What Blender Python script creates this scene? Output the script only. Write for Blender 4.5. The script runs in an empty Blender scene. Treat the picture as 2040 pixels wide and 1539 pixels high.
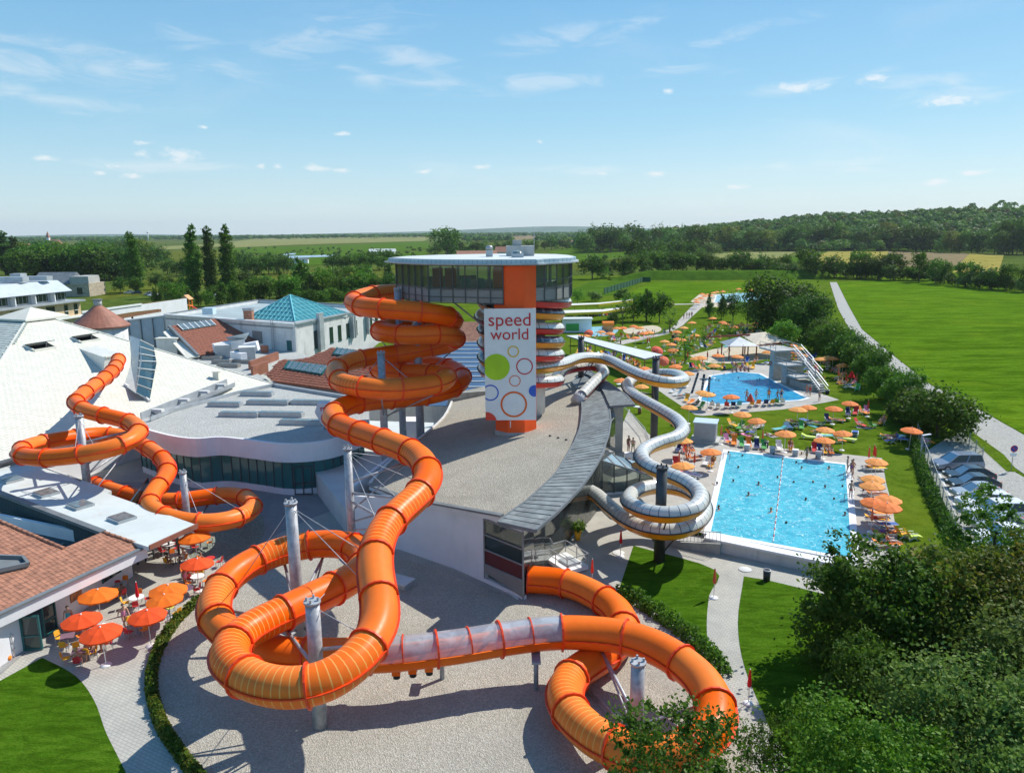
import bpy,math,random
import numpy as np
from mathutils import Vector,Matrix
random.seed(7); RNG=np.random.default_rng(11)
S=bpy.context.scene; COL=S.collection
# camera
PW,PH,FPX=2040.0,1539.0,1521.0
CAMH,PITCH,ROLL=25.5,math.radians(11.5),math.radians(0.5)
_f=Vector((0,math.cos(PITCH),-math.sin(PITCH))); _r0=Vector((1,0,0)); _u0=_r0.cross(_f)
_r=_r0*math.cos(ROLL)-_u0*math.sin(ROLL); _u=_r0*math.sin(ROLL)+_u0*math.cos(ROLL)
CAM=Vector((0,0,CAMH))
cd=bpy.data.cameras.new('camera'); cd.sensor_width=36; cd.lens=FPX/PW*36
cd.clip_start=0.5; cd.clip_end=30000
co=bpy.data.objects.new('camera',cd); COL.objects.link(co)
co.matrix_world=Matrix(((_r.x,_u.x,-_f.x,0),(_r.y,_u.y,-_f.y,0),(_r.z,_u.z,-_f.z,CAMH),(0,0,0,1)))
S.camera=co
# light
SUN_EL,SUN_AZ=math.radians(47),math.radians(54)
sd=Vector((math.sin(SUN_AZ)*math.cos(SUN_EL),math.cos(SUN_AZ)*math.cos(SUN_EL),math.sin(SUN_EL)))
sl=bpy.data.lights.new('sun','SUN'); sl.energy=5.0; sl.angle=math.radians(0.5); sl.color=(1.0,0.955,0.87)
so=bpy.data.objects.new('sun',sl); COL.objects.link(so)
so.rotation_euler=sd.to_track_quat('Z','Y').to_euler(); so.location=(40,40,90)
S.view_settings.view_transform='Standard'; S.view_settings.look='None'
S.view_settings.exposure=0.15; S.view_settings.gamma=1.0; S.view_settings.use_curve_mapping=False
S.render.engine='CYCLES'
S.cycles.max_bounces=6; S.cycles.transparent_max_bounces=24; S.cycles.transmission_bounces=6
S.cycles.volume_bounces=0
# node helper
class N:
 def __init__(s,nt):s.nt=nt
 def __call__(s,t,**kw):
  n=s.nt.nodes.new(t)
  for k,v in kw.items():
   if k=='i':
    for a,b in v.items():
     if isinstance(b,bpy.types.NodeSocket):s.nt.links.new(b,n.inputs[a])
     else:n.inputs[a].default_value=b
   else:setattr(n,k,v)
  return n
 def link(s,a,b):s.nt.links.new(a,b)
 def math(s,op,a,b=None,c=None,clamp=False):
  d={0:a}
  if b is not None:d[1]=b
  if c is not None:d[2]=c
  n=s('ShaderNodeMath',operation=op,i=d); n.use_clamp=clamp
  return n.outputs[0]
 def ramp(s,fac,stops,interp='LINEAR'):
  n=s('ShaderNodeValToRGB',i={0:fac}); e=n.color_ramp.elements; n.color_ramp.interpolation=interp
  while len(e)<len(stops):e.new(0.5)
  for k,(p,c)in enumerate(stops):
   e[k].position=p; e[k].color=(*c,1)if len(c)==3 else c
  return n.outputs[0]
 def mix(s,fac,a,b,mode='MIX'):
  n=s('ShaderNodeMix',data_type='RGBA',blend_type=mode)
  for idx,v in((0,fac),(6,a),(7,b)):
   if isinstance(v,bpy.types.NodeSocket):s.nt.links.new(v,n.inputs[idx])
   else:n.inputs[idx].default_value=v if idx==0 else((*v,1)if len(v)==3 else v)
  return n.outputs[2]
 def noise(s,vec,scale,detail=3,rough=.55,dist=0):
  n=s('ShaderNodeTexNoise',i={'Scale':scale,'Detail':detail,'Roughness':rough,'Distortion':dist})
  if vec is not None:s.nt.links.new(vec,n.inputs['Vector'])
  return n.outputs[0]
 def mapr(s,v,a,b,c=0.,d=1.):
  n=s('ShaderNodeMapRange',i={0:v,1:a,2:b,3:c,4:d}); n.interpolation_type='SMOOTHSTEP'
  return n.outputs[0]
  # sky with cirrus and small cumulus
W=bpy.data.worlds.new('World'); S.world=W; W.use_nodes=True
nt=W.node_tree; nt.nodes.clear(); n=N(nt)
sky=n('ShaderNodeTexSky',sky_type='NISHITA'); sky.sun_disc=False
sky.sun_elevation=SUN_EL; sky.sun_rotation=SUN_AZ; sky.altitude=120; sky.air_density=1.0; sky.dust_density=0.6; sky.ozone_density=2.2
tc=n('ShaderNodeTexCoord').outputs['Generated']
sep=n('ShaderNodeSeparateXYZ',i={0:tc})
az=n.math('ARCTAN2',sep.outputs[0],sep.outputs[1]); el=n.math('ARCSINE',sep.outputs[2])
hs=n('ShaderNodeHueSaturation',i={'Hue':.486,'Saturation':1.35,'Value':1.0,'Color':sky.outputs[0]}).outputs[0]
aev=n('ShaderNodeCombineXYZ',i={0:az,1:el,2:0.}).outputs[0]
def cpix(px,py):
 d=_f+_r*((px-PW/2)/FPX)-_u*((py-PH/2)/FPX); d.normalize()
 return math.atan2(d.x,d.y),math.asin(d.z)
def blob(px,py,wx,wy,tilt=0.):
 a0,e0=cpix(px,py); k=1/FPX
 dx=n.math('SUBTRACT',az,a0); dy=n.math('SUBTRACT',el,e0)
 c_,s_=math.cos(tilt),math.sin(tilt)
 u=n.math('ADD',n.math('MULTIPLY',dx,c_/(wx*k)),n.math('MULTIPLY',dy,s_/(wx*k)))
 v=n.math('ADD',n.math('MULTIPLY',dx,-s_/(wy*k)),n.math('MULTIPLY',dy,c_/(wy*k)))
 d2=n.math('ADD',n.math('MULTIPLY',u,u),n.math('MULTIPLY',v,v))
 return n.math('SUBTRACT',1.0,n.math('SQRT',d2))
def vmax(l):
 r=l[0]
 for x in l[1:]:r=n.math('MAXIMUM',r,x)
 return r
wv=n('ShaderNodeVectorMath',operation='MULTIPLY',i={0:aev,1:(11.,46.,1.)}).outputs[0]
warp=n.noise(wv,1.0,6,.62,.9)
wv2=n('ShaderNodeVectorMath',operation='MULTIPLY',i={0:aev,1:(60.,120.,1.)}).outputs[0]
fine=n.noise(wv2,1.0,5,.6,.3)
CIR=[(620,85,260,42,.22),(420,110,150,38,-.3),(730,155,60,22,-.35),(880,168,190,22,-.06),(1080,165,190,22,.0),(830,122,150,24,-.2),(140,130,220,46,-.05),(60,190,200,24,-.1),(1130,75,170,26,.1),(1240,60,90,24,.3),(1480,70,130,22,.15),(1590,172,95,16,.1),(1720,158,80,12,.25),(1880,195,110,20,-.05),(1800,165,150,16,0),(1640,330,240,18,0),(1110,338,140,14,0),(300,330,220,14,0),(1370,140,100,12,0)]
cm=vmax([blob(*c)for c in CIR])
cir=n.math('MULTIPLY',n.mapr(n.math('ADD',n.math('MULTIPLY',cm,.55),n.math('MULTIPLY',n.math('SUBTRACT',warp,.5),2.6)),-.05,.95),n.mapr(cm,-.35,.35))
CUM=[(360,312,40,17),(285,308,18,8),(92,313,22,8),(232,331,24,7),(262,350,22,6),(520,331,12,6),(553,331,12,6),(628,335,34,9),(680,338,20,7),(682,267,22,5),(845,342,24,6),(958,333,20,7),(1077,283,10,6),(1333,181,12,7),(1310,347,30,8),(1865,362,28,8),(1945,344,30,8),(1470,374,28,6),(200,344,16,6),(405,253,12,4),(1890,200,60,13),(1590,174,60,12),(1740,157,34,9),(285,285,18,5),(1200,345,16,6)]
cu=vmax([blob(*c)for c in CUM])
cum=n.mapr(n.math('ADD',cu,n.math('MULTIPLY',n.math('SUBTRACT',fine,.5),2.4)),.0,1.05)
plane=n('ShaderNodeVectorMath',operation='SCALE',i={0:tc,3:1.0})
veil=n.noise(n('ShaderNodeVectorMath',operation='MULTIPLY',i={0:tc,1:(2.2,5.5,9.)}).outputs[0],1.0,6,.6,.6)
veil=n.math('MULTIPLY',n.mapr(veil,.5,.82),.22)
grad=n.ramp(el,[(0,(5.5,6.9,7.4)),(.13,(3.0,5.3,6.9)),(.42,(.75,2.9,6.1)),(1,(.5,1.7,4.0))])
cl=n.math('MAXIMUM',n.math('MULTIPLY',cir,.36),n.math('MULTIPLY',cum,.7)); cl=n.math('MAXIMUM',cl,veil)
skyc=n.mix(.74,hs,grad)
skyc=n.mix(cl,skyc,(7.2,7.45,7.6))
bg=n('ShaderNodeBackground',i={0:skyc,1:.118})
n.link(bg.outputs[0],n('ShaderNodeOutputWorld').inputs[0])
# photo geometry: rays from the photograph's viewpoint
def ray(px,py):return _f+_r*((px-PW/2)/FPX)-_u*((py-PH/2)/FPX)
def P(px,py,z=0.0):
 d=ray(px,py); t=(z-CAMH)/d.z; return CAM+d*t
def Yp(px,py,y):
 d=ray(px,py); return CAM+d*(y/d.y)
def PLN(px,py,a,b,c=0.0):
 d=ray(px,py); t=(a-CAMH)/(d.z-b*d.x-c*d.y); return CAM+d*t
def depth(p):return max(1.0,(Vector(p)-CAM).dot(_f))
# mesh helpers
class MB:
 def __init__(s):s.v=[]; s.f=[]; s.m=[]; s.sm=[]; s.uv=None
 def add(s,vs,fs,mi=0,smooth=False):
  o=len(s.v); s.v+=[tuple(v)for v in vs]
  for f in fs:s.f.append(tuple(i+o for i in f)); s.m.append(mi); s.sm.append(smooth)
  return s
 def box(s,c,d,rz=0.,mi=0,mat=None):
  hx,hy,hz=d[0]/2,d[1]/2,d[2]/2
  vs=[Vector((x,y,z))for z in(-hz,hz)for(x,y)in((-hx,-hy),(hx,-hy),(hx,hy),(-hx,hy))]
  R=mat if mat is not None else Matrix.Rotation(rz,3,'Z')
  return s.add([R@v+Vector(c)for v in vs],[(0,3,2,1),(4,5,6,7),(0,1,5,4),(1,2,6,5),(2,3,7,6),(3,0,4,7)],mi)
 def beam(s,a,b,w,h=None,mi=0,up=(0,0,1)):
  a,b=Vector(a),Vector(b); d=(b-a); L=d.length
  if L<1e-6:return s
  z=d/L; x=z.cross(Vector(up))
  if x.length<1e-4:x=Vector((1,0,0))
  x.normalize(); y=x.cross(z); h=h or w
  vs=[p+x*sx*w/2+y*sy*h/2 for p in(a,b)for(sx,sy)in((-1,-1),(1,-1),(1,1),(-1,1))]
  return s.add(vs,[(3,2,1,0),(4,5,6,7),(0,1,5,4),(1,2,6,5),(2,3,7,6),(3,0,4,7)],mi)
 def cyl(s,a,b,r,r2=None,nn=12,mi=0,cap=True,smooth=True):
  a,b=Vector(a),Vector(b); r2=r if r2 is None else r2; z=(b-a).normalized()
  x=z.cross(Vector((0,0,1)))
  if x.length<1e-4:x=Vector((1,0,0))
  x.normalize(); y=z.cross(x); vs=[]
  for p,rr in((a,r),(b,r2)):
   for k in range(nn):
    t=2*math.pi*k/nn; vs.append(p+x*rr*math.cos(t)+y*rr*math.sin(t))
  s.add(vs,[(k,(k+1)%nn,nn+(k+1)%nn,nn+k)for k in range(nn)],mi,smooth)
  if cap:
   o=len(s.v)-2*nn
   s.f.append(tuple(o+k for k in reversed(range(nn)))); s.f.append(tuple(o+nn+k for k in range(nn))); s.m+=[mi,mi]; s.sm+=[False,False]
  return s
 def prism(s,poly,z0,z1,mi=0,mi_top=None,top=True,bottom=True,sides=True):
  q=[(p[0],p[1])for p in poly]
  ar=sum(q[i][0]*q[(i+1)%len(q)][1]-q[(i+1)%len(q)][0]*q[i][1]for i in range(len(q)))
  if ar<0:q=q[::-1]
  k=len(q); f0=(lambda x,y:z0)if not callable(z0)else z0; f1=(lambda x,y:z1)if not callable(z1)else z1
  o=len(s.v)
  s.v+=[(x,y,f0(x,y))for x,y in q]+[(x,y,f1(x,y))for x,y in q]
  if sides:
   for i in range(k):s.f.append((o+i,o+(i+1)%k,o+k+(i+1)%k,o+k+i)); s.m.append(mi); s.sm.append(False)
  if top:s.f.append(tuple(o+k+i for i in range(k))); s.m.append(mi if mi_top is None else mi_top); s.sm.append(False)
  if bottom:s.f.append(tuple(o+i for i in reversed(range(k)))); s.m.append(mi); s.sm.append(False)
  return s
 def lathe(s,prof,nn=16,c=(0,0,0),mi=0,smooth=True):
  o=len(s.v); c=Vector(c)
  for(r,z)in prof:
   for k in range(nn):
    t=2*math.pi*k/nn; s.v.append((c.x+r*math.cos(t),c.y+r*math.sin(t),c.z+z))
  for j in range(len(prof)-1):
   for k in range(nn):
    a=o+j*nn+k; b=o+j*nn+(k+1)%nn
    s.f.append((a,b,b+nn,a+nn)); s.m.append(mi); s.sm.append(smooth)
  return s
 def quad(s,a,b,c,d,mi=0):return s.add([a,b,c,d],[(0,1,2,3)],mi)
 def mesh(s,name,mats):
  me=bpy.data.meshes.new(name); me.from_pydata([tuple(v)for v in s.v],[],s.f)
  if not isinstance(mats,(list,tuple)):mats=[mats]
  for m in mats:me.materials.append(m)
  me.polygons.foreach_set('material_index',s.m); me.polygons.foreach_set('use_smooth',s.sm); me.update()
  return me
 def build(s,name,mats,parent=None,**kw):return link(name,s.mesh(name,mats),parent,**kw)
def link(name,me,parent=None,loc=None,rz=None,label=None,cat=None,group=None,kind=None):
 o=bpy.data.objects.new(name,me); COL.objects.link(o)
 if parent is not None:
  o.parent=parent
  if parent.matrix_basis!=Matrix.Identity(4)and loc is None and rz is None:pass
 if loc is not None:o.location=loc
 if rz is not None:o.rotation_euler=(0,0,rz)
 return tag(o,label,cat,group,kind)
def tag(o,label=None,cat=None,group=None,kind=None):
 if label:o['label']=label
 if cat:o['category']=cat
 if group:o['group']=group
 if kind:o['kind']=kind
 return o
def thing(name,label,cat,loc=(0,0,0),rz=0,group=None):
 o=link(name,None,None,loc,rz); o.empty_display_size=.3
 return tag(o,label,cat,group)
def world_part(o,root):
 o.parent=root
 m=Matrix.LocRotScale(root.location,root.rotation_euler,root.scale)
 o.matrix_parent_inverse=m.inverted(); return o
def copy_tree(o,loc,rz=0.,sc=None,label=None,group=None,swap=None):
 c=o.copy(); COL.objects.link(c); c.location=loc; c.rotation_euler=(0,0,rz)
 if sc is not None:c.scale=sc if isinstance(sc,(tuple,list))else(sc,sc,sc)
 if label:c['label']=label
 if group:c['group']=group
 def kids(src,dst):
  for ch in list(src.children):
   d=ch.copy(); COL.objects.link(d); d.parent=dst; d.matrix_parent_inverse=ch.matrix_parent_inverse
   if swap and ch.name.split('.')[0]in swap:
    d.data=swap[ch.name.split('.')[0]]
   kids(ch,d)
 kids(o,c); return c
def np_mesh(name,V,F,mats,tint=None,smooth=False):
 V=np.asarray(V,np.float32); F=np.asarray(F,np.int32); k=F.shape[1]
 me=bpy.data.meshes.new(name); me.vertices.add(len(V)); me.vertices.foreach_set('co',V.ravel())
 me.loops.add(F.size); me.loops.foreach_set('vertex_index',F.ravel())
 me.polygons.add(len(F)); me.polygons.foreach_set('loop_start',np.arange(0,F.size,k,dtype=np.int32))
 me.polygons.foreach_set('loop_total',np.full(len(F),k,np.int32))
 if smooth:me.polygons.foreach_set('use_smooth',np.ones(len(F),bool))
 if not isinstance(mats,(list,tuple)):mats=[mats]
 for m in mats:me.materials.append(m)
 if tint is not None:
  a=me.attributes.new('tint','FLOAT','FACE'); a.data.foreach_set('value',np.asarray(tint,np.float32))
 me.update(calc_edges=True); me.validate(); return me
def smooth_path(pts,step=.5,sm=1.0,closed=False):
 """Catmull-Rom through points, resampled evenly, then smoothed over about sm metres."""
 p=np.array([tuple(q)for q in pts],float); out=[]
 q=np.vstack([2*p[0]-p[1],p,2*p[-1]-p[-2]])
 for i in range(1,len(q)-2):
  a,b,c,d=q[i-1],q[i],q[i+1],q[i+2]
  for t in np.linspace(0,1,12,endpoint=False):
   out.append(.5*((2*b)+(c-a)*t+(2*a-5*b+4*c-d)*t*t+(3*b-a-3*c+d)*t**3))
 out.append(p[-1]); out=np.array(out)
 def res(o,st):
  L=np.concatenate([[0],np.cumsum(np.linalg.norm(np.diff(o,axis=0),axis=1))]); m=max(2,int(round(L[-1]/st))+1)
  t=np.linspace(0,L[-1],m); return np.stack([np.interp(t,L,o[:,k])for k in range(3)],1)
 o=res(out,.2)
 if sm>0:
  w=int(sm/.2); kx=np.exp(-.5*(np.arange(-3*w,3*w+1)/max(w,1))**2); kx/=kx.sum()
  e=np.vstack([2*o[0]-o[3*w:0:-1],o,2*o[-1]-o[-2:-3*w-2:-1]])
  o=np.stack([np.convolve(e[:,k],kx,'valid')for k in range(3)],1)
 return res(o,step)
def frames(path):
 T=np.gradient(path,axis=0); T/=np.linalg.norm(T,axis=1)[:,None]
 Sx=np.cross(T,np.array([0,0,1.])); Sx/=np.linalg.norm(Sx,axis=1)[:,None]
 U=np.cross(Sx,T); return T,Sx,U
 # materials
def newmat(name):
 m=bpy.data.materials.new(name); m.use_nodes=True; nt=m.node_tree; nt.nodes.clear(); return m,N(nt)
def finish(n,bsdf):n.link(bsdf,n('ShaderNodeOutputMaterial').inputs[0])
def M(name,col,rough=.6,var=.12,scale=1.5,metal=0.,spec=.5,bump=0.,bscale=30.,coat=0.,dirt=None,dirt_amt=.35,fine=0.,fscale=60.,trans=0.,ovar=0.):
 m,n=newmat(name)
 pos=n('ShaderNodeTexCoord').outputs['Object']if False else n('ShaderNodeNewGeometry').outputs['Position']
 t=n.noise(pos,scale,4,.6)
 lo=tuple(c*(1-var)for c in col); hi=tuple(min(1,c*(1+var))for c in col)
 c=n.mix(n.mapr(t,.3,.7),lo,hi)
 if dirt:
  d=n.noise(n('ShaderNodeVectorMath',operation='MULTIPLY',i={0:pos,1:(1,1,.25)}).outputs[0],scale*.7+.3,6,.7,.4)
  c=n.mix(n.math('MULTIPLY',n.mapr(d,.5,.75),dirt_amt),c,dirt)
 if ovar:
  r_=n('ShaderNodeObjectInfo').outputs['Random']
  c=n('ShaderNodeHueSaturation',i={'Hue':n.math('ADD',.5-.012,n.math('MULTIPLY',r_,.03)),'Saturation':n.math('SUBTRACT',1.,n.math('MULTIPLY',r_,ovar)),'Value':n.math('SUBTRACT',1.,n.math('MULTIPLY',n.math('FRACT',n.math('MULTIPLY',r_,7.3)),ovar)),'Color':c}).outputs[0]
 if fine:
  g=n.noise(pos,fscale,2,.6)
  c=n.mix(n.math('MULTIPLY',n.mapr(g,.35,.65),fine),c,tuple(x*.35 for x in col))
 b=n('ShaderNodeBsdfPrincipled',i={'Base Color':c,'Roughness':rough,'Metallic':metal,'Specular IOR Level':spec})
 if coat:b.inputs['Coat Weight'].default_value=coat; b.inputs['Coat Roughness'].default_value=.08
 if bump:
  bn=n('ShaderNodeBump',i={'Strength':bump,'Distance':.05,'Height':n.noise(pos,bscale,4,.65)}); n.link(bn.outputs[0],b.inputs['Normal'])
 out=b.outputs[0]
 if trans:
  tr=n('ShaderNodeBsdfTranslucent',i={0:c}); out=n('ShaderNodeMixShader',i={0:trans,1:out,2:tr.outputs[0]}).outputs[0]
 finish(n,out); return m
def glass(name,tint,alpha=.6,rough=.05,spec=.9,dirt=.0):
 """Window or cover glass: part mirror, part see-through, with its own tint."""
 m,n=newmat(name)
 pos=n('ShaderNodeNewGeometry').outputs['Position']
 f=n('ShaderNodeFresnel',i={0:1.5}).outputs[0]
 gl=n('ShaderNodeBsdfGlossy',i={0:(1,1,1,1),1:rough}); tr=n('ShaderNodeBsdfTransparent',i={0:(*[min(1,t)for t in tint],1)})
 df=n('ShaderNodeBsdfPrincipled',i={'Base Color':(*tint,1),'Roughness':.25})
 a=alpha if not dirt else n.math('ADD',n.math('MULTIPLY',n.mapr(n.noise(pos,1.3,6,.7,1.2),.4,.65),dirt),alpha,clamp=True)
 mx=n('ShaderNodeMixShader',i={0:a,1:tr.outputs[0],2:df.outputs[0]})
 mx=n('ShaderNodeMixShader',i={0:n.math('MULTIPLY',f,spec,clamp=True),1:mx.outputs[0],2:gl.outputs[0]})
 finish(n,mx.outputs[0]); return m
def grass_mat(name,c1,c2,c3,sc=1.,bump=.6,streak=None,rows=None,mott=.6):
 m,n=newmat(name); pos=n('ShaderNodeNewGeometry').outputs['Position']
 v=pos
 if streak:v=n('ShaderNodeVectorMath',operation='MULTIPLY',i={0:pos,1:streak}).outputs[0]
 a=n.noise(pos,.09*sc,4,.6,.3); b=n.noise(v,1.1*sc,6,.75); d=n.noise(v,9*sc,3,.7)
 c=n.mix(n.mapr(a,.32,.68),c1,c2); c=n.mix(n.math('MULTIPLY',n.mapr(b,.35,.72),.75),c,c3)
 c=n.mix(n.math('MULTIPLY',n.mapr(d,.4,.62),.5),c,tuple(x*.42 for x in c1))
 e=n.noise(v,.42*sc,5,.8,.8); c=n.mix(n.math('MULTIPLY',n.mapr(e,.43,.62),mott),c,tuple(x*.5 for x in c1)); e2=n.noise(pos,.05,5,.7,1.); c=n.mix(n.math('MULTIPLY',n.mapr(e2,.5,.72),.5),c,(c2[0]*1.35,c2[1]*1.0,c2[2]))
 if rows:
  w=n('ShaderNodeTexWave',i={'Vector':pos,'Scale':rows[0],'Distortion':1.5,'Detail':2}); w.bands_direction=rows[1]
  c=n.mix(n.math('MULTIPLY',w.outputs['Fac'],rows[2]),c,tuple(x*.5 for x in c1))
 p=n('ShaderNodeBsdfPrincipled',i={'Base Color':c,'Roughness':.95,'Specular IOR Level':.0})
 bn=n('ShaderNodeBump',i={'Strength':bump,'Distance':.12/sc,'Height':n.math('ADD',d,n.math('MULTIPLY',b,.8))}); n.link(bn.outputs[0],p.inputs['Normal'])
 finish(n,p.outputs[0]); return m
def leaf_mat(name,dark,mid,light,trans=.42):
 m,n=newmat(name)
 t=n('ShaderNodeAttribute',attribute_name='tint').outputs['Fac']; oi=n('ShaderNodeObjectInfo').outputs['Random']
 c=n.ramp(t,[(0,dark),(.5,mid),(1,light)])
 c=n('ShaderNodeHueSaturation',i={'Hue':n.math('ADD',.485,n.math('MULTIPLY',oi,.03)),'Saturation':1.,'Value':n.math('ADD',.75,n.math('MULTIPLY',oi,.5)),'Color':c}).outputs[0]
 p=n('ShaderNodeBsdfPrincipled',i={'Base Color':c,'Roughness':.6,'Specular IOR Level':.25})
 tr=n('ShaderNodeBsdfTranslucent',i={0:c})
 finish(n,n('ShaderNodeMixShader',i={0:trans,1:p.outputs[0],2:tr.outputs[0]}).outputs[0]); return m
def brick_mat(name,c1,c2,mortar,bw,bh,msz=.012,rz=0.,var=.2,bump=.3,rough=.85):
 m,n=newmat(name); pos=n('ShaderNodeNewGeometry').outputs['Position']
 mp=n('ShaderNodeMapping',i={0:pos,'Rotation':(0,0,rz)}).outputs[0]
 b=n('ShaderNodeTexBrick',i={'Vector':mp,'Color1':(*c1,1),'Color2':(*c2,1),'Mortar':(*mortar,1),'Scale':1.,'Mortar Size':msz,'Brick Width':bw,'Row Height':bh,'Bias':0.})
 big=n.noise(pos,.35,5,.65,.5); c=n.mix(n.mapr(big,.3,.75),b.outputs[0],n.mix(1.,b.outputs[0],(1-var,1-var*.95,1-var*.85),'MULTIPLY'))
 sp=n.noise(pos,8,3,.7); c=n.mix(n.math('MULTIPLY',n.mapr(sp,.5,.75),.25),c,tuple(x*.6 for x in c1))
 p=n('ShaderNodeBsdfPrincipled',i={'Base Color':c,'Roughness':rough,'Specular IOR Level':.25})
 bn=n('ShaderNodeBump',i={'Strength':bump,'Distance':.02,'Height':n.math('SUBTRACT',1.,b.outputs['Fac'])}); n.link(bn.outputs[0],p.inputs['Normal'])
 finish(n,p.outputs[0]); return m
def gravel_mat(name,c1,c2,c3,sc=6.,stain=.25):
 m,n=newmat(name); pos=n('ShaderNodeNewGeometry').outputs['Position']
 v=n('ShaderNodeTexVoronoi',i={'Vector':pos,'Scale':sc}); g=n.noise(pos,sc*1.6,4,.75)
 c=n.ramp(n('ShaderNodeSeparateColor',i={0:v.outputs['Color']}).outputs[0],[(0,c1),(.55,c2),(1,c3)])
 c=n.mix(n.math('MULTIPLY',n.mapr(g,.42,.7),.45),c,tuple(x*.38 for x in c1))
 big=n.noise(pos,.22,5,.65,.6); c=n.mix(n.math('MULTIPLY',n.mapr(big,.4,.75),stain),c,tuple(x*.62 for x in c2))
 p=n('ShaderNodeBsdfPrincipled',i={'Base Color':c,'Roughness':.9,'Specular IOR Level':.2})
 bn=n('ShaderNodeBump',i={'Strength':.8,'Distance':.06,'Height':n.math('ADD',g,v.outputs['Distance'])}); n.link(bn.outputs[0],p.inputs['Normal'])
 finish(n,p.outputs[0]); return m
ORANGE=(.96,.175,0.)
def slide_mat(name,col,ribs=False):
 m,n=newmat(name); geo=n('ShaderNodeNewGeometry'); pos=geo.outputs['Position']
 t=n.noise(pos,.8,5,.65,.4); c=n.mix(n.mapr(t,.3,.75),col,(col[0]*.9,col[1]*.82,col[2]))
 f=n.noise(n('ShaderNodeVectorMath',operation='MULTIPLY',i={0:pos,1:(1,1,.35)}).outputs[0],3.5,6,.75,.5)
 c=n.mix(n.math('MULTIPLY',n.mapr(f,.58,.82),.12),c,(.85,.30,.04))
 oi=n('ShaderNodeObjectInfo').outputs['Random']
 c=n('ShaderNodeHueSaturation',i={'Hue':n.math('ADD',.494,n.math('MULTIPLY',oi,.012)),'Saturation':n.math('SUBTRACT',1.,n.math('MULTIPLY',oi,.035)),'Value':n.math('SUBTRACT',1.,n.math('MULTIPLY',n.math('FRACT',n.math('MULTIPLY',oi,5.7)),.08)),'Color':c}).outputs[0]
 g=n.noise(n('ShaderNodeVectorMath',operation='MULTIPLY',i={0:pos,1:(3,3,.5)}).outputs[0],1.2,6,.75,.8)
 c=n.mix(n.math('MULTIPLY',n.mapr(g,.6,.82),.22),c,(col[0]*.45,col[1]*.4,.01))
 if ribs:
  u=n('ShaderNodeAttribute',attribute_name='along').outputs['Fac']
  fr=n.math('FRACT',n.math('MULTIPLY',u,1/.36)); k=n.math('LESS_THAN',n.math('ABSOLUTE',n.math('SUBTRACT',fr,.5)),.075)
  c=n.mix(n.math('MULTIPLY',k,.8),c,(.86,.42,.11))
 p=n('ShaderNodeBsdfPrincipled',i={'Base Color':c,'Roughness':n.math('ADD',.27,n.math('MULTIPLY',f,.22)),'Specular IOR Level':.17})
 finish(n,p.outputs[0]); return m
def rib_clear(name,tint,alpha,period,dark,dirt=.3):
 """Clear polycarbonate slide cover with darker joint bands, partly fogged."""
 m,n=newmat(name); pos=n('ShaderNodeNewGeometry').outputs['Position']
 u=n('ShaderNodeAttribute',attribute_name='along').outputs['Fac']
 k=n.math('LESS_THAN',n.math('FRACT',n.math('MULTIPLY',u,1/period)),.09)
 d=n.mapr(n.noise(pos,.9,5,.6,.7),.36,.68)
 c=n.mix(k,tint,dark); c=n.mix(n.math('MULTIPLY',d,.2),c,tuple(min(1,x*1.25)for x in tint))
 f=n('ShaderNodeFresnel',i={0:1.45}).outputs[0]
 df=n('ShaderNodeBsdfPrincipled',i={'Base Color':c,'Roughness':.32,'Specular IOR Level':.4})
 tr=n('ShaderNodeBsdfTransparent',i={0:(*[min(1,x*1.25+.1)for x in tint],1)})
 gl=n('ShaderNodeBsdfGlossy',i={0:(1,1,1,1),1:.22})
 a=n.math('MAXIMUM',n.math('ADD',alpha,n.math('MULTIPLY',d,dirt)),n.math('MULTIPLY',k,.95),clamp=True)
 mx=n('ShaderNodeMixShader',i={0:a,1:tr.outputs[0],2:df.outputs[0]})
 finish(n,n('ShaderNodeMixShader',i={0:n.math('MULTIPLY',f,.15,clamp=True),1:mx.outputs[0],2:gl.outputs[0]}).outputs[0]); return m
def water_mat(name,deep,light,painted_glint,sc=1.0,sp=.6):
 m,n=newmat(name); pos=n('ShaderNodeNewGeometry').outputs['Position']
 w1=n.noise(pos,1.1*sc,5,.65,1.2); w2=n.noise(pos,1.7*sc,6,.78,1.8)
 v=n('ShaderNodeTexVoronoi',i={'Vector':n.mix(.3,pos,n('ShaderNodeTexNoise',i={'Vector':pos,'Scale':1.3}).outputs[1]),'Scale':1.5*sc}); v.feature='SMOOTH_F1'
 c=n.mix(n.mapr(w1,.25,.75),deep,light)
 c=n.mix(n.math('MULTIPLY',n.mapr(v.outputs['Distance'],.35,.75),.55),c,light)
 c=n.mix(n.math('MULTIPLY',n.mapr(w2,.53,.68),sp),c,painted_glint)  # white glints on the ripples are painted into the water colour
 p=n('ShaderNodeBsdfPrincipled',i={'Base Color':c,'Roughness':.1,'Specular IOR Level':.3,'IOR':1.33})
 h=n.math('ADD',n.noise(pos,2.2*sc,5,.6,.8),n.math('MULTIPLY',n.noise(pos,7*sc,3,.6),.35))
 bn=n('ShaderNodeBump',i={'Strength':.7,'Distance':.12,'Height':h}); n.link(bn.outputs[0],p.inputs['Normal'])
 finish(n,p.outputs[0]); return m
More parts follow.
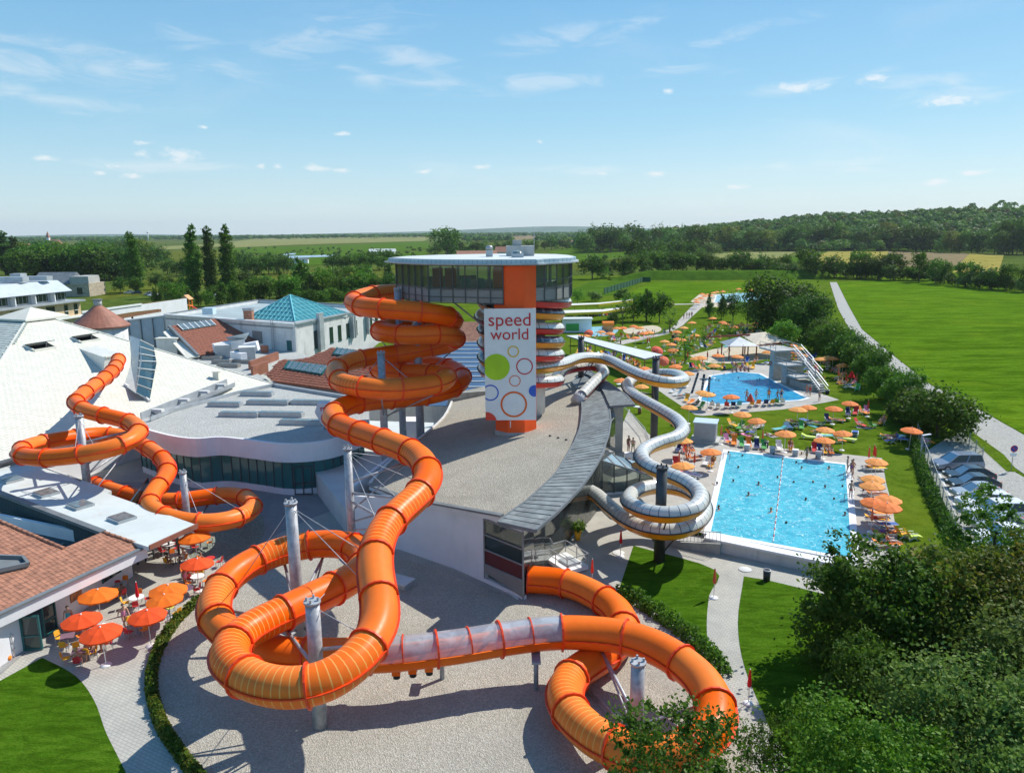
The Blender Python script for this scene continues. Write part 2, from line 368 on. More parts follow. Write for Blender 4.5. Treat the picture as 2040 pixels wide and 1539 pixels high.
def waves_mat(name,c1,c2,period,axis='X',rough=.5,metal=0.,var=.15,off=.5):
 """Thin grooves or standing seams repeated along one axis."""
 m,n=newmat(name); pos=n('ShaderNodeNewGeometry').outputs['Position']
 s=n('ShaderNodeSeparateXYZ',i={0:pos}).outputs['XYZ'.index(axis)]
 k=n.math('LESS_THAN',n.math('FRACT',n.math('MULTIPLY',s,1/period)),.12)
 c=n.mix(k,n.mix(n.mapr(n.noise(pos,.6,5,.65),.3,.7),tuple(x*(1-var)for x in c1),c1),c2)
 p=n('ShaderNodeBsdfPrincipled',i={'Base Color':c,'Roughness':rough,'Metallic':metal})
 bn=n('ShaderNodeBump',i={'Strength':.5,'Distance':.03,'Height':k}); n.link(bn.outputs[0],p.inputs['Normal'])
 finish(n,p.outputs[0]); return m
mt={}
mt['lawn']=grass_mat('lawn grass',(.082,.158,.010),(.125,.205,.018),(.155,.215,.022))
mt['lawn_near']=grass_mat('near lawn grass',(.058,.150,.007),(.088,.20,.012),(.13,.23,.018),sc=1.6,bump=1.,streak=(.5,1.6,1),mott=.7)
mt['crop']=grass_mat('young crop',(.092,.205,.008),(.132,.262,.013),(.18,.30,.02),sc=.5,bump=1.0,streak=(.3,1.5,1),mott=.8)
mt['ground']=grass_mat('open country',(.09,.135,.025),(.13,.175,.035),(.07,.12,.02),sc=.06,bump=.2)
mt['meadow']=grass_mat('meadow',(.075,.16,.014),(.115,.21,.024),(.05,.12,.010),sc=.3,bump=.3)
mt['meadow_olive']=grass_mat('dry meadow',(.12,.15,.022),(.16,.185,.03),(.085,.125,.018),sc=.25,bump=.3)
mt['field_yellow']=grass_mat('yellow field',(.36,.31,.07),(.40,.35,.10),(.29,.28,.06),sc=.2,bump=.3)
mt['field_brown']=grass_mat('ploughed field',(.30,.24,.13),(.36,.29,.17),(.25,.20,.10),sc=.2,bump=.3,rows=(.12,'X',.5))
mt['field_pale']=grass_mat('pale stubble',(.25,.27,.10),(.32,.32,.13),(.19,.24,.07),sc=.15,bump=.2)
mt['paving']=brick_mat('concrete paver path',(.50,.48,.42),(.45,.435,.38),(.33,.32,.28),.32,.2,.018,rz=.5)
mt['paving_dark']=brick_mat('grey paved yard',(.33,.33,.32),(.30,.30,.29),(.2,.2,.2),.3,.2,.01)
mt['deck']=brick_mat('pool deck slabs',(.50,.47,.41),(.46,.43,.38),(.33,.31,.27),.5,.5,.012,rz=-.44)
mt['gravel']=gravel_mat('pale gravel',(.375,.35,.29),(.49,.458,.385),(.615,.585,.505),15.,.5)
mt['gravel_roof']=gravel_mat('roof gravel',(.35,.325,.265),(.44,.41,.335),(.54,.505,.43),11.,.55)
mt['gravel_green_shade']=gravel_mat('greenish gravel with painted shadow',(.20,.24,.19),(.27,.31,.25),(.34,.37,.32),7.)  # greenish gravel, darkened in colour for the small slide loop's shadow
mt['gravel_grey']=gravel_mat('grey roof gravel',(.40,.41,.39),(.49,.50,.47),(.58,.58,.55),8.,.3)
mt['asphalt']=gravel_mat('pale asphalt',(.36,.35,.32),(.42,.41,.37),(.47,.46,.42),5.,.15)
mt['sand']=gravel_mat('beach sand',(.52,.45,.32),(.60,.52,.38),(.66,.58,.44),4.,.2)
mt['white']=M('white render',(.78,.78,.80),.8,.04,.5,dirt=(.45,.45,.42),dirt_amt=.18)
mt['offwhite']=M('weathered white render',(.66,.66,.64),.85,.08,.6,dirt=(.3,.31,.3),dirt_amt=.5)
mt['concrete']=M('concrete',(.42,.42,.40),.85,.12,1.2,dirt=(.2,.2,.19),dirt_amt=.4,bump=.2)
mt['white_paint']=M('white paint',(.82,.82,.80),.45,.03,1.)
mt['pale_roof']=M('white roof membrane',(.58,.62,.60),.7,.06,.4,dirt=(.45,.38,.28),dirt_amt=.35)
mt['steel']=M('galvanised steel',(.40,.41,.43),.5,.2,3.,metal=.3,dirt=(.3,.3,.3),dirt_amt=.3)
mt['grey_steel']=M('grey painted steel',(.33,.35,.38),.5,.15,1.5,metal=.2)
mt['dark_steel']=M('dark painted steel',(.045,.05,.055),.5,.2,1.5)
mt['zinc']=M('zinc sheet',(.42,.45,.47),.5,.12,.7,metal=.3)
mt['dark_zinc']=M('dark roof edge',(.16,.18,.19),.55,.15,.7)
mt['orange_paint']=M('orange render',(.95,.10,.003),.6,.05,.4,dirt=(.7,.06,.002),dirt_amt=.25)
mt['slide_orange']=slide_mat('orange slide shell',ORANGE); mt['slide_ribbed']=slide_mat('orange slide shell with translucent joints',ORANGE,True)
mt['flange']=M('slide flange',(.78,.055,.003),.45,.15,3.)
mt['slide_yellow']=M('yellow slide trough',(.85,.34,.01),.3,.1,.8,spec=.6,dirt=(.5,.17,.01),dirt_amt=.3)
mt['slide_red']=M('red slide trough',(.58,.02,.012),.28,.1,.8,spec=.6)
mt['cover_silver']=rib_clear('fogged clear slide cover',(.62,.61,.55),.96,1.1,(.10,.12,.16))
mt['cover_dark']=rib_clear('dark slide cover',(.05,.075,.10),.8,.95,(.30,.34,.38),.1)
mt['cover_clear']=rib_clear('wet clear slide cover',(.60,.65,.70),.38,60.,(.3,.3,.3),.22)
mt['slide_grey']=M('grey slide shell',(.52,.52,.52),.4,.12,2.,spec=.5)
mt['slide_cream']=M('pale slide shell',(.66,.62,.55),.4,.1,1.5,spec=.5)
mt['tile_red']=M('clay roof tile',(.37,.17,.105),.8,.28,2.2,dirt=(.22,.08,.05),dirt_amt=.4)
mt['tile_brown']=M('brown roof tile',(.27,.095,.055),.8,.22,2.2,dirt=(.14,.06,.04),dirt_amt=.35)
mt['copper']=M('copper brown roof',(.30,.115,.07),.6,.15,.8)
mt['shingle']=M('cream roof shingle',(.68,.665,.575),.75,.05,.9,dirt=(.60,.57,.48),dirt_amt=.3)
mt['shingle_grey']=M('weathered roof shingle',(.40,.44,.41),.7,.14,1.3)  # grey shingle for one pyramid face, the other faces are cream
mt['plank']=M('weathered grey plank',(.20,.225,.225),.7,.3,.9,dirt=(.42,.44,.42),dirt_amt=.45,bump=.3,bscale=14)
mt['wood']=M('brown timber',(.22,.10,.05),.7,.2,2.)
mt['trunk']=M('tree bark',(.085,.065,.045),.9,.3,3.,bump=.5)
mt['glass_dark']=glass('tinted window glass',(.02,.055,.055),.55,.03,.95)
mt['glass_sky_reflection']=glass('sky blue roof glass',(.36,.52,.66),.6,.05,.95)  # reflected sky is put in as a pale blue diffuse tint
mt['glass_wine']=glass('wine red tinted glass',(.16,.02,.02),.75,.03,.9)
mt['glass_car']=glass('car window glass',(.015,.018,.02),.85,.05,.45)
mt['glass_band']=glass('teal tinted glass',(.06,.27,.26),.6,.03,.95)
mt['glass_clear']=glass('clear window glass',(.66,.72,.70),.06,.03,.9)
mt['glass_teal']=glass('teal roof glass',(.10,.42,.46),.55,.08,.85,.2)
mt['glass_pale']=glass('pale skylight dome',(.38,.47,.48),.35,.08,.9,.2)
mt['frame_dark']=M('dark window frame',(.075,.08,.085),.45,.1,2.)
mt['frame_grey']=M('grey window frame',(.24,.245,.25),.45,.1,2.)
mt['frame_teal']=M('teal window frame',(.015,.12,.12),.4,.1,2.)
mt['panel_grey']=M('grey facade panel',(.25,.24,.23),.45,.1,.6,spec=.5)
mt['beige']=M('beige facade panel',(.60,.44,.26),.8,.08,1.)
mt['corrugated']=waves_mat('pale blue corrugated sheet',(.55,.68,.76),(.36,.47,.55),.25,'X')
mt['umbrella']=M('orange parasol cloth',(1.,.29,.045),.8,.06,1.,trans=.15,ovar=.06)
mt['umbrella_red']=M('red parasol cloth',(.85,.055,.008),.8,.06,1.,trans=.15,ovar=.12)
mt['black']=M('black rubber',(.02,.02,.02),.7,.2,3.)
mt['pool_white']=M('white pool rim',(.80,.82,.82),.5,.04,1.,dirt=(.6,.62,.6),dirt_amt=.25)
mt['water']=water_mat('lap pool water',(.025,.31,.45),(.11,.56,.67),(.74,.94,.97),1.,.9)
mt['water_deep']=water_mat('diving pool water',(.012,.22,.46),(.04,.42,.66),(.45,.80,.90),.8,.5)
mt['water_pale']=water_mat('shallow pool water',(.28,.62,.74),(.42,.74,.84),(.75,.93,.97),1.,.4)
mt['water_far']=M('pond water',(.30,.42,.52),.2,.1,.1)
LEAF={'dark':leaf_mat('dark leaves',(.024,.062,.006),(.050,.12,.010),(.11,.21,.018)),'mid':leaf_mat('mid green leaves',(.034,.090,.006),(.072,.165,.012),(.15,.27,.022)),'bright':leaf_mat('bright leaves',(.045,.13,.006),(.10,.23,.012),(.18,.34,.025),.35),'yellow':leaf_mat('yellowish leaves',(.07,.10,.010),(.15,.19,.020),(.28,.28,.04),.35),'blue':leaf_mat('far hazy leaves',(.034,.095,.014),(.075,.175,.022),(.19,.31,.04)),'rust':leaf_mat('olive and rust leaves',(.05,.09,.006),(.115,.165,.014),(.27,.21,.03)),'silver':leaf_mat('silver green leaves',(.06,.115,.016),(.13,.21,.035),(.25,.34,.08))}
FAB={k:M(k+' cloth',c,.8,.08,2.)for k,c in{'yellow':(.85,.42,.02),'orange':(.88,.24,.02),'white':(.78,.78,.76),'blue':(.03,.11,.42),'navy':(.02,.03,.12),'green':(.08,.38,.08),'red':(.6,.03,.03),'pink':(.72,.25,.40),'teal':(.10,.45,.48),'striped':(.55,.62,.45),'purple':(.17,.06,.30),'beige':(.60,.48,.34),'grey':(.3,.31,.33),'lime':(.55,.68,.10),'black':(.02,.02,.025)}.items()}
SKIN={'tan':M('tanned skin',(.46,.22,.13),.55,.08,6.),'fair':M('fair skin',(.60,.35,.24),.55,.08,6.),'brown':M('brown skin',(.27,.12,.07),.55,.08,6.)}
HAIR={'dark':M('dark hair',(.02,.014,.01),.6),'brown':M('brown hair',(.09,.045,.02),.6),'blond':M('blond hair',(.42,.27,.10),.6)}
# ground, terraces, paths, pools
ZP=1.0
def area(name,poly,z,mat,kind='structure',parent=None,label=None,world=False):
 q=[(p[0],p[1])if world else tuple(P(p[0],p[1],z)[:2])for p in poly]
 b=MB(); b.add([(x,y,z)for x,y in q],[tuple(range(len(q)))])
 a2=sum(q[i][0]*q[(i+1)%len(q)][1]-q[(i+1)%len(q)][0]*q[i][1]for i in range(len(q)))
 if a2<0:b.f=[b.f[0][::-1]]
 return b.build(name,mt[mat],parent,kind=kind,label=label)
def curve(pts,k=6):
 p=[Vector((a[0],a[1],0))for a in pts]; out=[]
 q=[2*p[0]-p[1]]+p+[2*p[-1]-p[-2]]
 for i in range(1,len(q)-2):
  a,b,c,d=q[i-1:i+3]
  for j in range(k):
   t=j/k; v=.5*((2*b)+(c-a)*t+(2*a-5*b+4*c-d)*t*t+(3*b-a-3*c+d)*t**3); out.append((v.x,v.y))
 return out+[(p[-1].x,p[-1].y)]
g=MB(); g.add([(-9500,-250,0),(9500,-250,0),(9500,12500,0),(-9500,12500,0)],[(0,1,2,3)]); g.build('ground',mt['ground'],kind='structure')
TERR=[(8.9,69),tuple(P(1415,1065,ZP)[:2]),tuple(P(1697,1118,ZP)[:2]),(60,38),(420,38),(420,425),(-30,425),(-30,150),(2,104),(6.5,84)]
MB().prism(TERR,-.5,ZP).build('terrace',mt['lawn'],kind='structure')
area('yard',[(-62,20),(45,20),(45,60),(17,66),(9,80),(-5,110),(-62,110)],.004,'paving',world=True)
area('yard',curve([(470,1120),(560,1060),(690,1010),(700,1060),(735,1075),(790,1105)])+[(735,960),(560,960),(380,960),(200,960),(330,1080)],.010,'paving_dark')
GRAV=curve([(396,1199),(348,1244),(315,1310),(306,1375),(330,1450),(380,1520),(430,1580)])
area('gravel_bed',GRAV+[(620,1800),(1500,1800),(1500,1480)]+curve([(1462,1400),(1400,1300),(1320,1240),(1225,1187),(1043,1196)])+[(790,1106),(560,1085)],.014,'gravel')
area('gravel_shade_patch',curve([(400,1080),(380,1110),(480,1110),(525,1065),(520,1020),(500,1000)]),.018,'gravel_green_shade')
area('lawn_front',curve([(1262,1086),(1424,1134),(1413,1185),(1408,1240),(1411,1302)],4)+curve([(1390,1275),(1320,1225),(1232,1176)],4),.020,'lawn_near')
area('lawn_front',curve([(1482,1147),(1560,1162),(1760,1215),(2100,1320)],4)+[(2300,1700),(1620,1600)]+curve([(1530,1440),(1484,1330),(1470,1240),(1482,1147)],4),.020,'lawn_near')
area('lawn_cafe',[(-120,1412),(0,1355)]+curve([(84,1309),(150,1345),(188,1395),(210,1455),(232,1500),(262,1560)],5)+[(300,1700),(-120,1700)],.020,'lawn_near')
Z1=ZP+.01
area('pool_deck',[(1230,1008),(1415,1066),(1700,1122),(1800,1150),(1790,1090),(1778,1010),(1765,960),(1757,912),(1690,905),(1560,893),(1430,868),(1340,838),(1260,800),(1215,900),(1205,985)],Z1,'deck')
area('pool_deck',[(1270,748),(1330,790),(1385,826),(1400,828),(1560,815),(1640,802),(1672,796),(1640,785),(1560,735),(1520,722),(1440,738),(1400,735),(1340,740)],Z1+.004,'deck')
area('lawn_patch',curve([(1248,762),(1330,800),(1370,836),(1420,860),(1360,890),(1300,870),(1255,820)],4),Z1+.008,'lawn')
area('sand_court',curve([(1372,708),(1480,683),(1565,690),(1555,708),(1480,722),(1410,722),(1372,708)],4),Z1,'sand')
area('sand_court',curve([(1240,655),(1300,648),(1318,656),(1300,664),(1250,664),(1240,655)],4),Z1,'sand')
area('path',[(1222,681),(1318,663),(1340,651),(1376,612),(1384,606),(1344,607),(1344,605),(1440,604),(1404,607),(1360,648),(1330,665),(1240,686)],Z1+.012,'deck')
area('splash_pool',curve([(1160,652),(1205,650),(1232,656),(1215,668),(1170,668),(1160,652)],4),Z1+.004,'water_pale')
area('far_deck',[(1376,600),(1398,582),(1520,576),(1545,582),(1540,608),(1400,612)],Z1,'sand')
area('meadow',[(1135,578),(1180,560),(1285,556),(1240,585),(1140,600)],Z1+.02,'meadow')
area('meadow',[(1240,590),(1300,562),(1560,562),(1560,584),(1390,586),(1370,604),(1220,602)],Z1+.02,'crop')
CROP=[(1669,563),(1692,610),(1717,655),(1782,708),(1852,763),(1937,806),(2044,866),(2500,1080),(2500,585),(2040,573),(1930,565),(1850,557),(1760,556)]
area('crop_field',CROP,Z1+.03,'crop')
area('road',[(1653,562),(1670,615),(1692,655),(1742,705),(1790,752),(1880,832),(1935,872),(2000,915),(2035,940),(2500,1240),(2500,1083),(2044,868),(1937,808),(1852,765),(1782,710),(1717,656),(1691,610),(1667,562)],Z1+.04,'asphalt')
area('car_park',[(1835,905),(1880,876),(1915,860),(2024,941),(2500,1215),(2500,1700),(2060,1340),(1900,1040)],Z1+.044,'asphalt')
area('verge',[(1915,858),(1935,858),(2000,905),(2030,940),(2005,938),(1960,897)],Z1+.06,'lawn')
area('worn_patch',curve([(1785,826),(1800,822),(1818,828),(1820,838),(1800,842),(1785,826)],4),Z1+.004,'meadow_olive')
def bank(name,pts,w,h,z,mat):
 p=[P(a,b,z)for a,b in pts]; b=MB(); rows=[]
 for i,q in enumerate(p):
  t=(p[min(i+1,len(p)-1)]-p[max(i-1,0)]).normalized(); s=Vector((-t.y,t.x,0)); e=0.1 if i in(0,len(p)-1)else 1
  rows.append([q+s*w*k*(.6+.4*e)+Vector((0,0,hh*h*e))for k,hh in((-1,-.05),(-.4,.85),(-.25,1),(.25,1),(.4,.85),(1,-.05))])
 o=[v for r in rows for v in r]
 b.add(o,[(i*6+j,(i+1)*6+j,(i+1)*6+j+1,i*6+j+1)for i in range(len(rows)-1)for j in range(5)],0,True)
 return b.build(name,mt[mat],kind='structure')
bank('grass_bank',[(1215,558),(1290,556),(1400,556),(1530,555),(1640,553),(1655,553)],9,4.2,ZP,'meadow')
for k,(nm,pl,z,mt_)in enumerate([('field',[(455,482),(520,474),(830,470),(860,472),(845,480),(600,487),(450,494)],.3,'field_pale'),('field',[(455,494),(700,487),(850,480),(862,494),(700,510),(600,512),(460,500)],.35,'meadow'),('field',[(285,502),(380,498),(480,500),(480,512),(330,526),(290,528)],.25,'meadow_olive'),('field',[(250,560),(420,548),(790,532),(790,552),(640,568),(420,570),(180,600)],.1,'meadow_olive'),('field',[(990,470),(1060,467),(1090,468),(1080,474),(1010,480)],.3,'field_brown'),('field',[(1090,500),(1180,488),(1330,487),(1330,506),(1130,522)],.25,'meadow'),('field',[(1130,525),(1190,512),(1400,500),(1420,508),(1330,520),(1150,540)],.2,'meadow_olive'),('field',[(1385,508),(1480,502),(1585,501),(1560,514),(1400,522)],.3,'field_pale'),('field',[(1600,521),(1650,501),(1770,500),(1765,513),(1700,530),(1610,532)],.35,'field_yellow'),('field',[(1766,501),(1930,504),(1925,530),(1700,532)],.32,'field_brown'),('field',[(1932,504),(2000,507),(1990,540),(1880,560),(1900,540)],.36,'field_yellow'),('field',[(1560,515),(1640,503),(1650,501),(1590,524)],.33,'meadow'),('field',[(120,486),(300,480),(330,484),(140,492)],.3,'meadow_olive'),('field',[(300,492),(455,484),(455,490),(300,499)],.28,'field_pale'),('field',[(860,470),(990,463),(1000,466),(865,475)],.3,'meadow'),('field',[(480,512),(700,506),(850,500),(850,512),(600,530),(480,530)],.22,'meadow'),('pond',[(565,505),(590,504),(588,507),(563,508)],.5,'water_far'),('pond',[(570,510),(670,507),(660,511),(575,514)],.5,'water_far')]):
 area(nm,pl,z,mt_)
def hill_h(x,y):
 a=math.atan2(x,y); s=min(1,max(0,(a-.08)/.50)); s=s*s*(3-2*s)
 r=math.hypot(x,y); t=min(1,max(0,(r-960)/560)); t=t*t*(3-2*t)
 return(13+44*s)*t*min(1,max(0,(a-.06)/.06))+4*math.sin(x*.011)*math.sin(y*.009)*t
hv=[]; hf=[]; na,nr=60,26
for i in range(na):
 a=.055+i*(.95/(na-1))
 for j in range(nr):
  r=930+j*60; x,y=r*math.sin(a),r*math.cos(a); hv.append((x,y,hill_h(x,y)-.2))
for i in range(na-1):
 for j in range(nr-1):k=i*nr+j; hf.append((k,k+1,k+nr+1,k+nr))
link('hill',np_mesh('hill',hv,hf,mt['meadow'],smooth=True),kind='structure')
hv=[]; hf=[]
for i in range(80):
 a=-.75+i*(1.5/79); e=14+52*math.exp(-((a-.02)/.17)**2)+10*math.sin(a*9)+6*math.sin(a*23)
 for r,z in((8200,0),(8900,e),(10500,e*.8),(11400,0)):hv.append((r*math.sin(a),r*math.cos(a),z-1))
for i in range(79):
 for j in range(3):k=i*4+j; hf.append((k,k+1,k+5,k+4))
mt['far_hill']=M('distant wooded hill',(.04,.11,.06),.9,.3,.004)
link('distant_hills',np_mesh('distant_hills',hv,hf,mt['far_hill'],smooth=True),kind='structure')
hz=bpy.data.materials.new('haze'); hz.use_nodes=True; hz.node_tree.nodes.clear(); hn=N(hz.node_tree)
hv_=hn('ShaderNodeVolumePrincipled',i={'Color':(.86,.93,1.,1),'Density':.00005,'Anisotropy':.15}); hn.link(hv_.outputs[0],hn('ShaderNodeOutputMaterial').inputs[1])
b=MB(); b.prism([(-9600,-350),(9600,-350),(9600,12600),(-9600,12600)],-3,190); b.build('haze',hz,kind='stuff')
# the two swimming pools
def pool(label,px,water,rim_w,rim_h,z):
 c=[P(a,b,z)for a,b in px]; ctr=sum(c,Vector())/len(c)
 t=thing('swimming_pool',label,'pool',(ctr.x,ctr.y,z))
 n_=len(c); b=MB()
 inn=c; out=[]
 for i in range(n_):
  d1=(c[i]-c[i-1]).normalized(); d2=(c[(i+1)%n_]-c[i]).normalized()
  n1=Vector((-d1.y,d1.x,0)); n2=Vector((-d2.y,d2.x,0)); s=1
  if(c[i]-n1*.1-ctr).length>(c[i]+n1*.1-ctr).length:s=-1
  k=(n1+n2); k=k/max(.3,k.dot(n1)); out.append(c[i]+k*rim_w*s)
 for i in range(n_):
  j=(i+1)%n_; r=MB()
  u=Vector((0,0,rim_h))
  r.add([inn[i]-Vector((0,0,.5)),inn[j]-Vector((0,0,.5)),inn[j]+u,inn[i]+u,out[i]-Vector((0,0,.2)),out[j]-Vector((0,0,.2)),out[j]+u,out[i]+u],[(0,1,2,3),(3,2,6,7),(7,6,5,4),(0,3,7,4),(1,5,6,2)])
  world_part(r.build('rim',mt['pool_white']),t)
 w=MB(); w.add([p+Vector((0,0,rim_h*.55))for p in inn],[tuple(range(n_))])
 world_part(w.build('water_surface',mt[water]),t); return t,c
LAP,lapc=pool('large rectangular blue lap pool with a lane rope',[(1450,899),(1684,926),(1697,1112),(1416,1060)],'water',.55,.06,ZP+.02)
DIVE,divec=pool('deep blue diving pool under the concrete diving tower',[(1418,749),(1470,741),(1512,745),(1606,793),(1590,797),(1430,806),(1396,797)],'water_deep',.5,.06,ZP+.02)
FARP,farc=pool('pale shallow pool far off beyond the lawn trees',[(1428,588),(1470,584),(1530,584),(1530,604),(1424,602)],'water_pale',.5,.05,ZP+.03)
a,b_=P(1408,1066,ZP),P(1712,1128,ZP); d=(b_-a).normalized(); nrm=Vector((d.y,-d.x,0))
t=thing('pool_wall','long white overflow wall along the near side of the lap pool','wall',(a.x,a.y,0))
w=MB(); L=(b_-a).length; rz=math.atan2(d.y,d.x); m3=(a+b_)/2
w.box((m3.x+nrm.x*.35,m3.y+nrm.y*.35,.46),(L,.45,.92),rz); world_part(w.build('wall_face',mt['offwhite']),t)
w=MB(); w.box((m3.x+nrm.x*.28,m3.y+nrm.y*.28,1.01),(L,.95,.18),rz); world_part(w.build('coping',mt['white']),t)
a,b_=P(1560,913,ZP+.1),P(1541,1074,ZP+.1)
t=thing('lane_rope','red and white float rope dividing the lap pool','lane rope',tuple(a)); k=0; L=(b_-a).length; d=(b_-a).normalized()
fm={}
while k*.5<L:
 c=('float_red','white')if k%4==0 else('float','white')
 mat_=FAB['red']if k%3==0 else mt['white_paint']
 if mat_.name not in fm:
  x=MB(); x.cyl((-.22,0,0),(.22,0,0),.038,nn=8); fm[mat_.name]=x.mesh('float',mat_)
 o=link('float',fm[mat_.name],t); o.location=Vector(d*(k*.5+.25)); o.rotation_euler=(0,0,math.atan2(d.y,d.x)); k+=1
for i,px in enumerate((1488,1539,1584,1630)):
 p=P(px,898+i*5.0,ZP)
 t=thing('starting_block',['first','second','third','fourth'][i]+' grey starting block from the left at the far end of the lap pool','starting block',tuple(p),-.46,'starting blocks of the lap pool')
 w=MB(); w.box((0,0,.35),(.55,.5,.7)); w.build('pedestal',mt['zinc'],t)
 w=MB(); w.box((0,-.05,.74),(.65,.7,.08)); w.build('top_plate',mt['offwhite'],t)
 # water slides
def along_attr(me,vals):
 a=me.attributes.new('along','FLOAT','POINT'); a.data.foreach_set('value',np.asarray(vals,np.float32))
def sweep(path,s0,step,r,a0,a1,seg,mats,name,thick=.0,lip=0.):
 """Shell swept along path (rows of points), over cross-section angles a0..a1 (0 = right, 90 = up)."""
 T,Sx,U=sweep.fr; V=[]; F=[]; al=[]; closed=abs(a1-a0-2*math.pi)<1e-6
 k=seg if closed else seg+1
 prof=[(math.cos(a0+(a1-a0)*j/seg)*r,math.sin(a0+(a1-a0)*j/seg)*r)for j in range(k)]
 if lip and not closed:
  prof=[(prof[0][0]+math.copysign(lip,prof[0][0]),prof[0][1])]+prof+[(prof[-1][0]+math.copysign(lip,prof[-1][0]),prof[-1][1])]; k+=2
 n_=len(path)
 for i in range(n_):
  for(x,y)in prof:
   V.append(path[i]+Sx[i]*x+U[i]*y); al.append(s0+i*step)
 for i in range(n_-1):
  for j in range(k if closed else k-1):
   a=i*k+j; b=i*k+(j+1)%k; F.append((a,b,b+k,a+k))
 return V,F,al
def ring_mesh(name,r,w,h,seg,mat,a0=0,a1=2*math.pi):
 b=MB(); closed=abs(a1-a0-2*math.pi)<1e-6; k=seg if closed else seg+1; V=[]
 for(rr,y)in((r-.01,-w/2),(r+h,-w/2),(r+h,w/2),(r-.01,w/2)):
  for j in range(k):
   t=a0+(a1-a0)*j/seg; V.append((rr*math.cos(t),rr*math.sin(t),y))
 F=[]
 for q in range(4):
  for j in range(k if closed else k-1):
   a=q*k+j; b2=q*k+(j+1)%k; F.append((a,b2,((q+1)%4)*k+(j+1)%k,((q+1)%4)*k+j))
 b.add(V,F,0,False); return b.mesh(name,mat)
def mat_at(p,sx,u,t):
 return Matrix(((sx[0],u[0],t[0],p[0]),(sx[1],u[1],t[1],p[1]),(sx[2],u[2],t[2],p[2]),(0,0,0,1)))
def tube_slide(root,path,r,seclen,step,ribbed,clear=(1e9,1e9),seg=18):
 """Closed orange tube: shell sections bolted together at flanges, side seams along the joint of the two halves."""
 T,Sx,U=frames(path); per=max(1,int(round(seclen/step))); n_=len(path); i=0
 fl=ring_mesh('flange',r,.10,.13,seg,mt['flange']); fu=ring_mesh('hoop',r,.07,.06,12,mt['flange'],0,math.pi)
 sec=0
 while i<n_-1:
  j=min(n_-1,i+per)
  if n_-1-j<per//2:j=n_-1
  s=i*step; sweep.fr=(T[i:j+1],Sx[i:j+1],U[i:j+1]); clr=clear[0]<=s+seclen*.5<clear[1]
  rib=any(a<=s<b for a,b in ribbed)
  if clr:
   V,F,al=sweep(path[i:j+1],s,step,r,math.pi,2*math.pi,seg//2,None,'',lip=.1)
   me=np_mesh('trough',V,F,mt['slide_orange'],smooth=True); link('trough',me,root)
   V,F,al=sweep(path[i:j+1],s,step,r*.98,0,math.pi,seg//2,None,'')
   me=np_mesh('clear_cover',V,F,mt['cover_clear'],smooth=True); along_attr(me,al); link('clear_cover',me,root,label='clear wet cover over the orange trough')
   kk=max(1,int(round(1.75/step)))
   for q in range(i,j+1):
    if q%kk==0:
     o=link('hoop',fu,root); o.matrix_local=mat_at(path[q],Sx[q],U[q],T[q])
  else:
   V,F,al=sweep(path[i:j+1],s,step,r,0,2*math.pi,seg,None,'')
   k0=len(V)
   for sg in(0,1):
    side=1 if sg==0 else-1; o=len(V)
    for q in range(i,j+1):
     for(x,y)in((r-.02,-.035),(r+.11,-.035),(r+.11,.035),(r-.02,.035)):V.append(path[q]+Sx[q]*x*side+U[q]*y); al.append(q*step)
    for q in range(j-i):
     for w in range(3):a=o+q*4+w; F.append((a,a+1,a+5,a+4))
   me=np_mesh('tube_section',V,F,[mt['slide_ribbed']if rib else mt['slide_orange'],mt['flange']])
   nF=(j-i)*seg; mi=np.zeros(len(F),np.int32); mi[nF:]=1; me.polygons.foreach_set('material_index',mi)
   sm=np.zeros(len(F),bool); sm[:nF]=True; me.polygons.foreach_set('use_smooth',sm); along_attr(me,al)
   link('tube_section',me,root)
  o=link('flange',fl,root); o.matrix_local=mat_at(path[i],Sx[i],U[i],T[i])
  i=j; sec+=1
 o=link('flange',fl,root); o.matrix_local=mat_at(path[-1],Sx[-1],U[-1],T[-1])
def half_slide(root,path,r,step,trough,cover,panel,seclen,seg=8):
 """Open trough below, rows of cover panels above, rail along the joint."""
 T,Sx,U=frames(path); n_=len(path); per=max(1,int(round(seclen/step))); pp=max(1,int(round(panel/step)))
 i=0
 while i<n_-1:
  j=min(n_-1,i+per); j=n_-1 if n_-1-j<per//2 else j
  sweep.fr=(T[i:j+1],Sx[i:j+1],U[i:j+1])
  V,F,al=sweep(path[i:j+1],i*step,step,r,math.pi,2*math.pi,seg,None,'',lip=.07)
  link('trough_section',np_mesh('trough_section',V,F,trough,smooth=True),root); i=j
 i=0
 while i<n_-1:
  j=min(n_-1,i+pp); sweep.fr=(T[i:j+1],Sx[i:j+1],U[i:j+1])
  V,F,al=sweep(path[i:j+1],0,step,r*.985,0.05,math.pi-.05,seg,None,'')
  me=np_mesh('cover_panel',V,F,cover,smooth=True); al=np.array(al); along_attr(me,al*(1/(max(al.max(),.01))*1.09)); link('cover_panel',me,root); i=j
 for side in(1,-1):
  V=[]; F=[]
  for q in range(n_):
   for(x,y)in((r+.01,.01),(r+.09,.01),(r+.09,.09),(r+.01,.09)):V.append(path[q]+Sx[q]*x*side+U[q]*y)
  for q in range(n_-1):
   for w in range(4):a=q*4+w; c=q*4+(w+1)%4; F.append((a,c,c+4,a+4))
  link('joint_rail',np_mesh('joint_rail',V,F,mt['dark_steel']),root)
def zs(l):return[P(*q)for q in l]
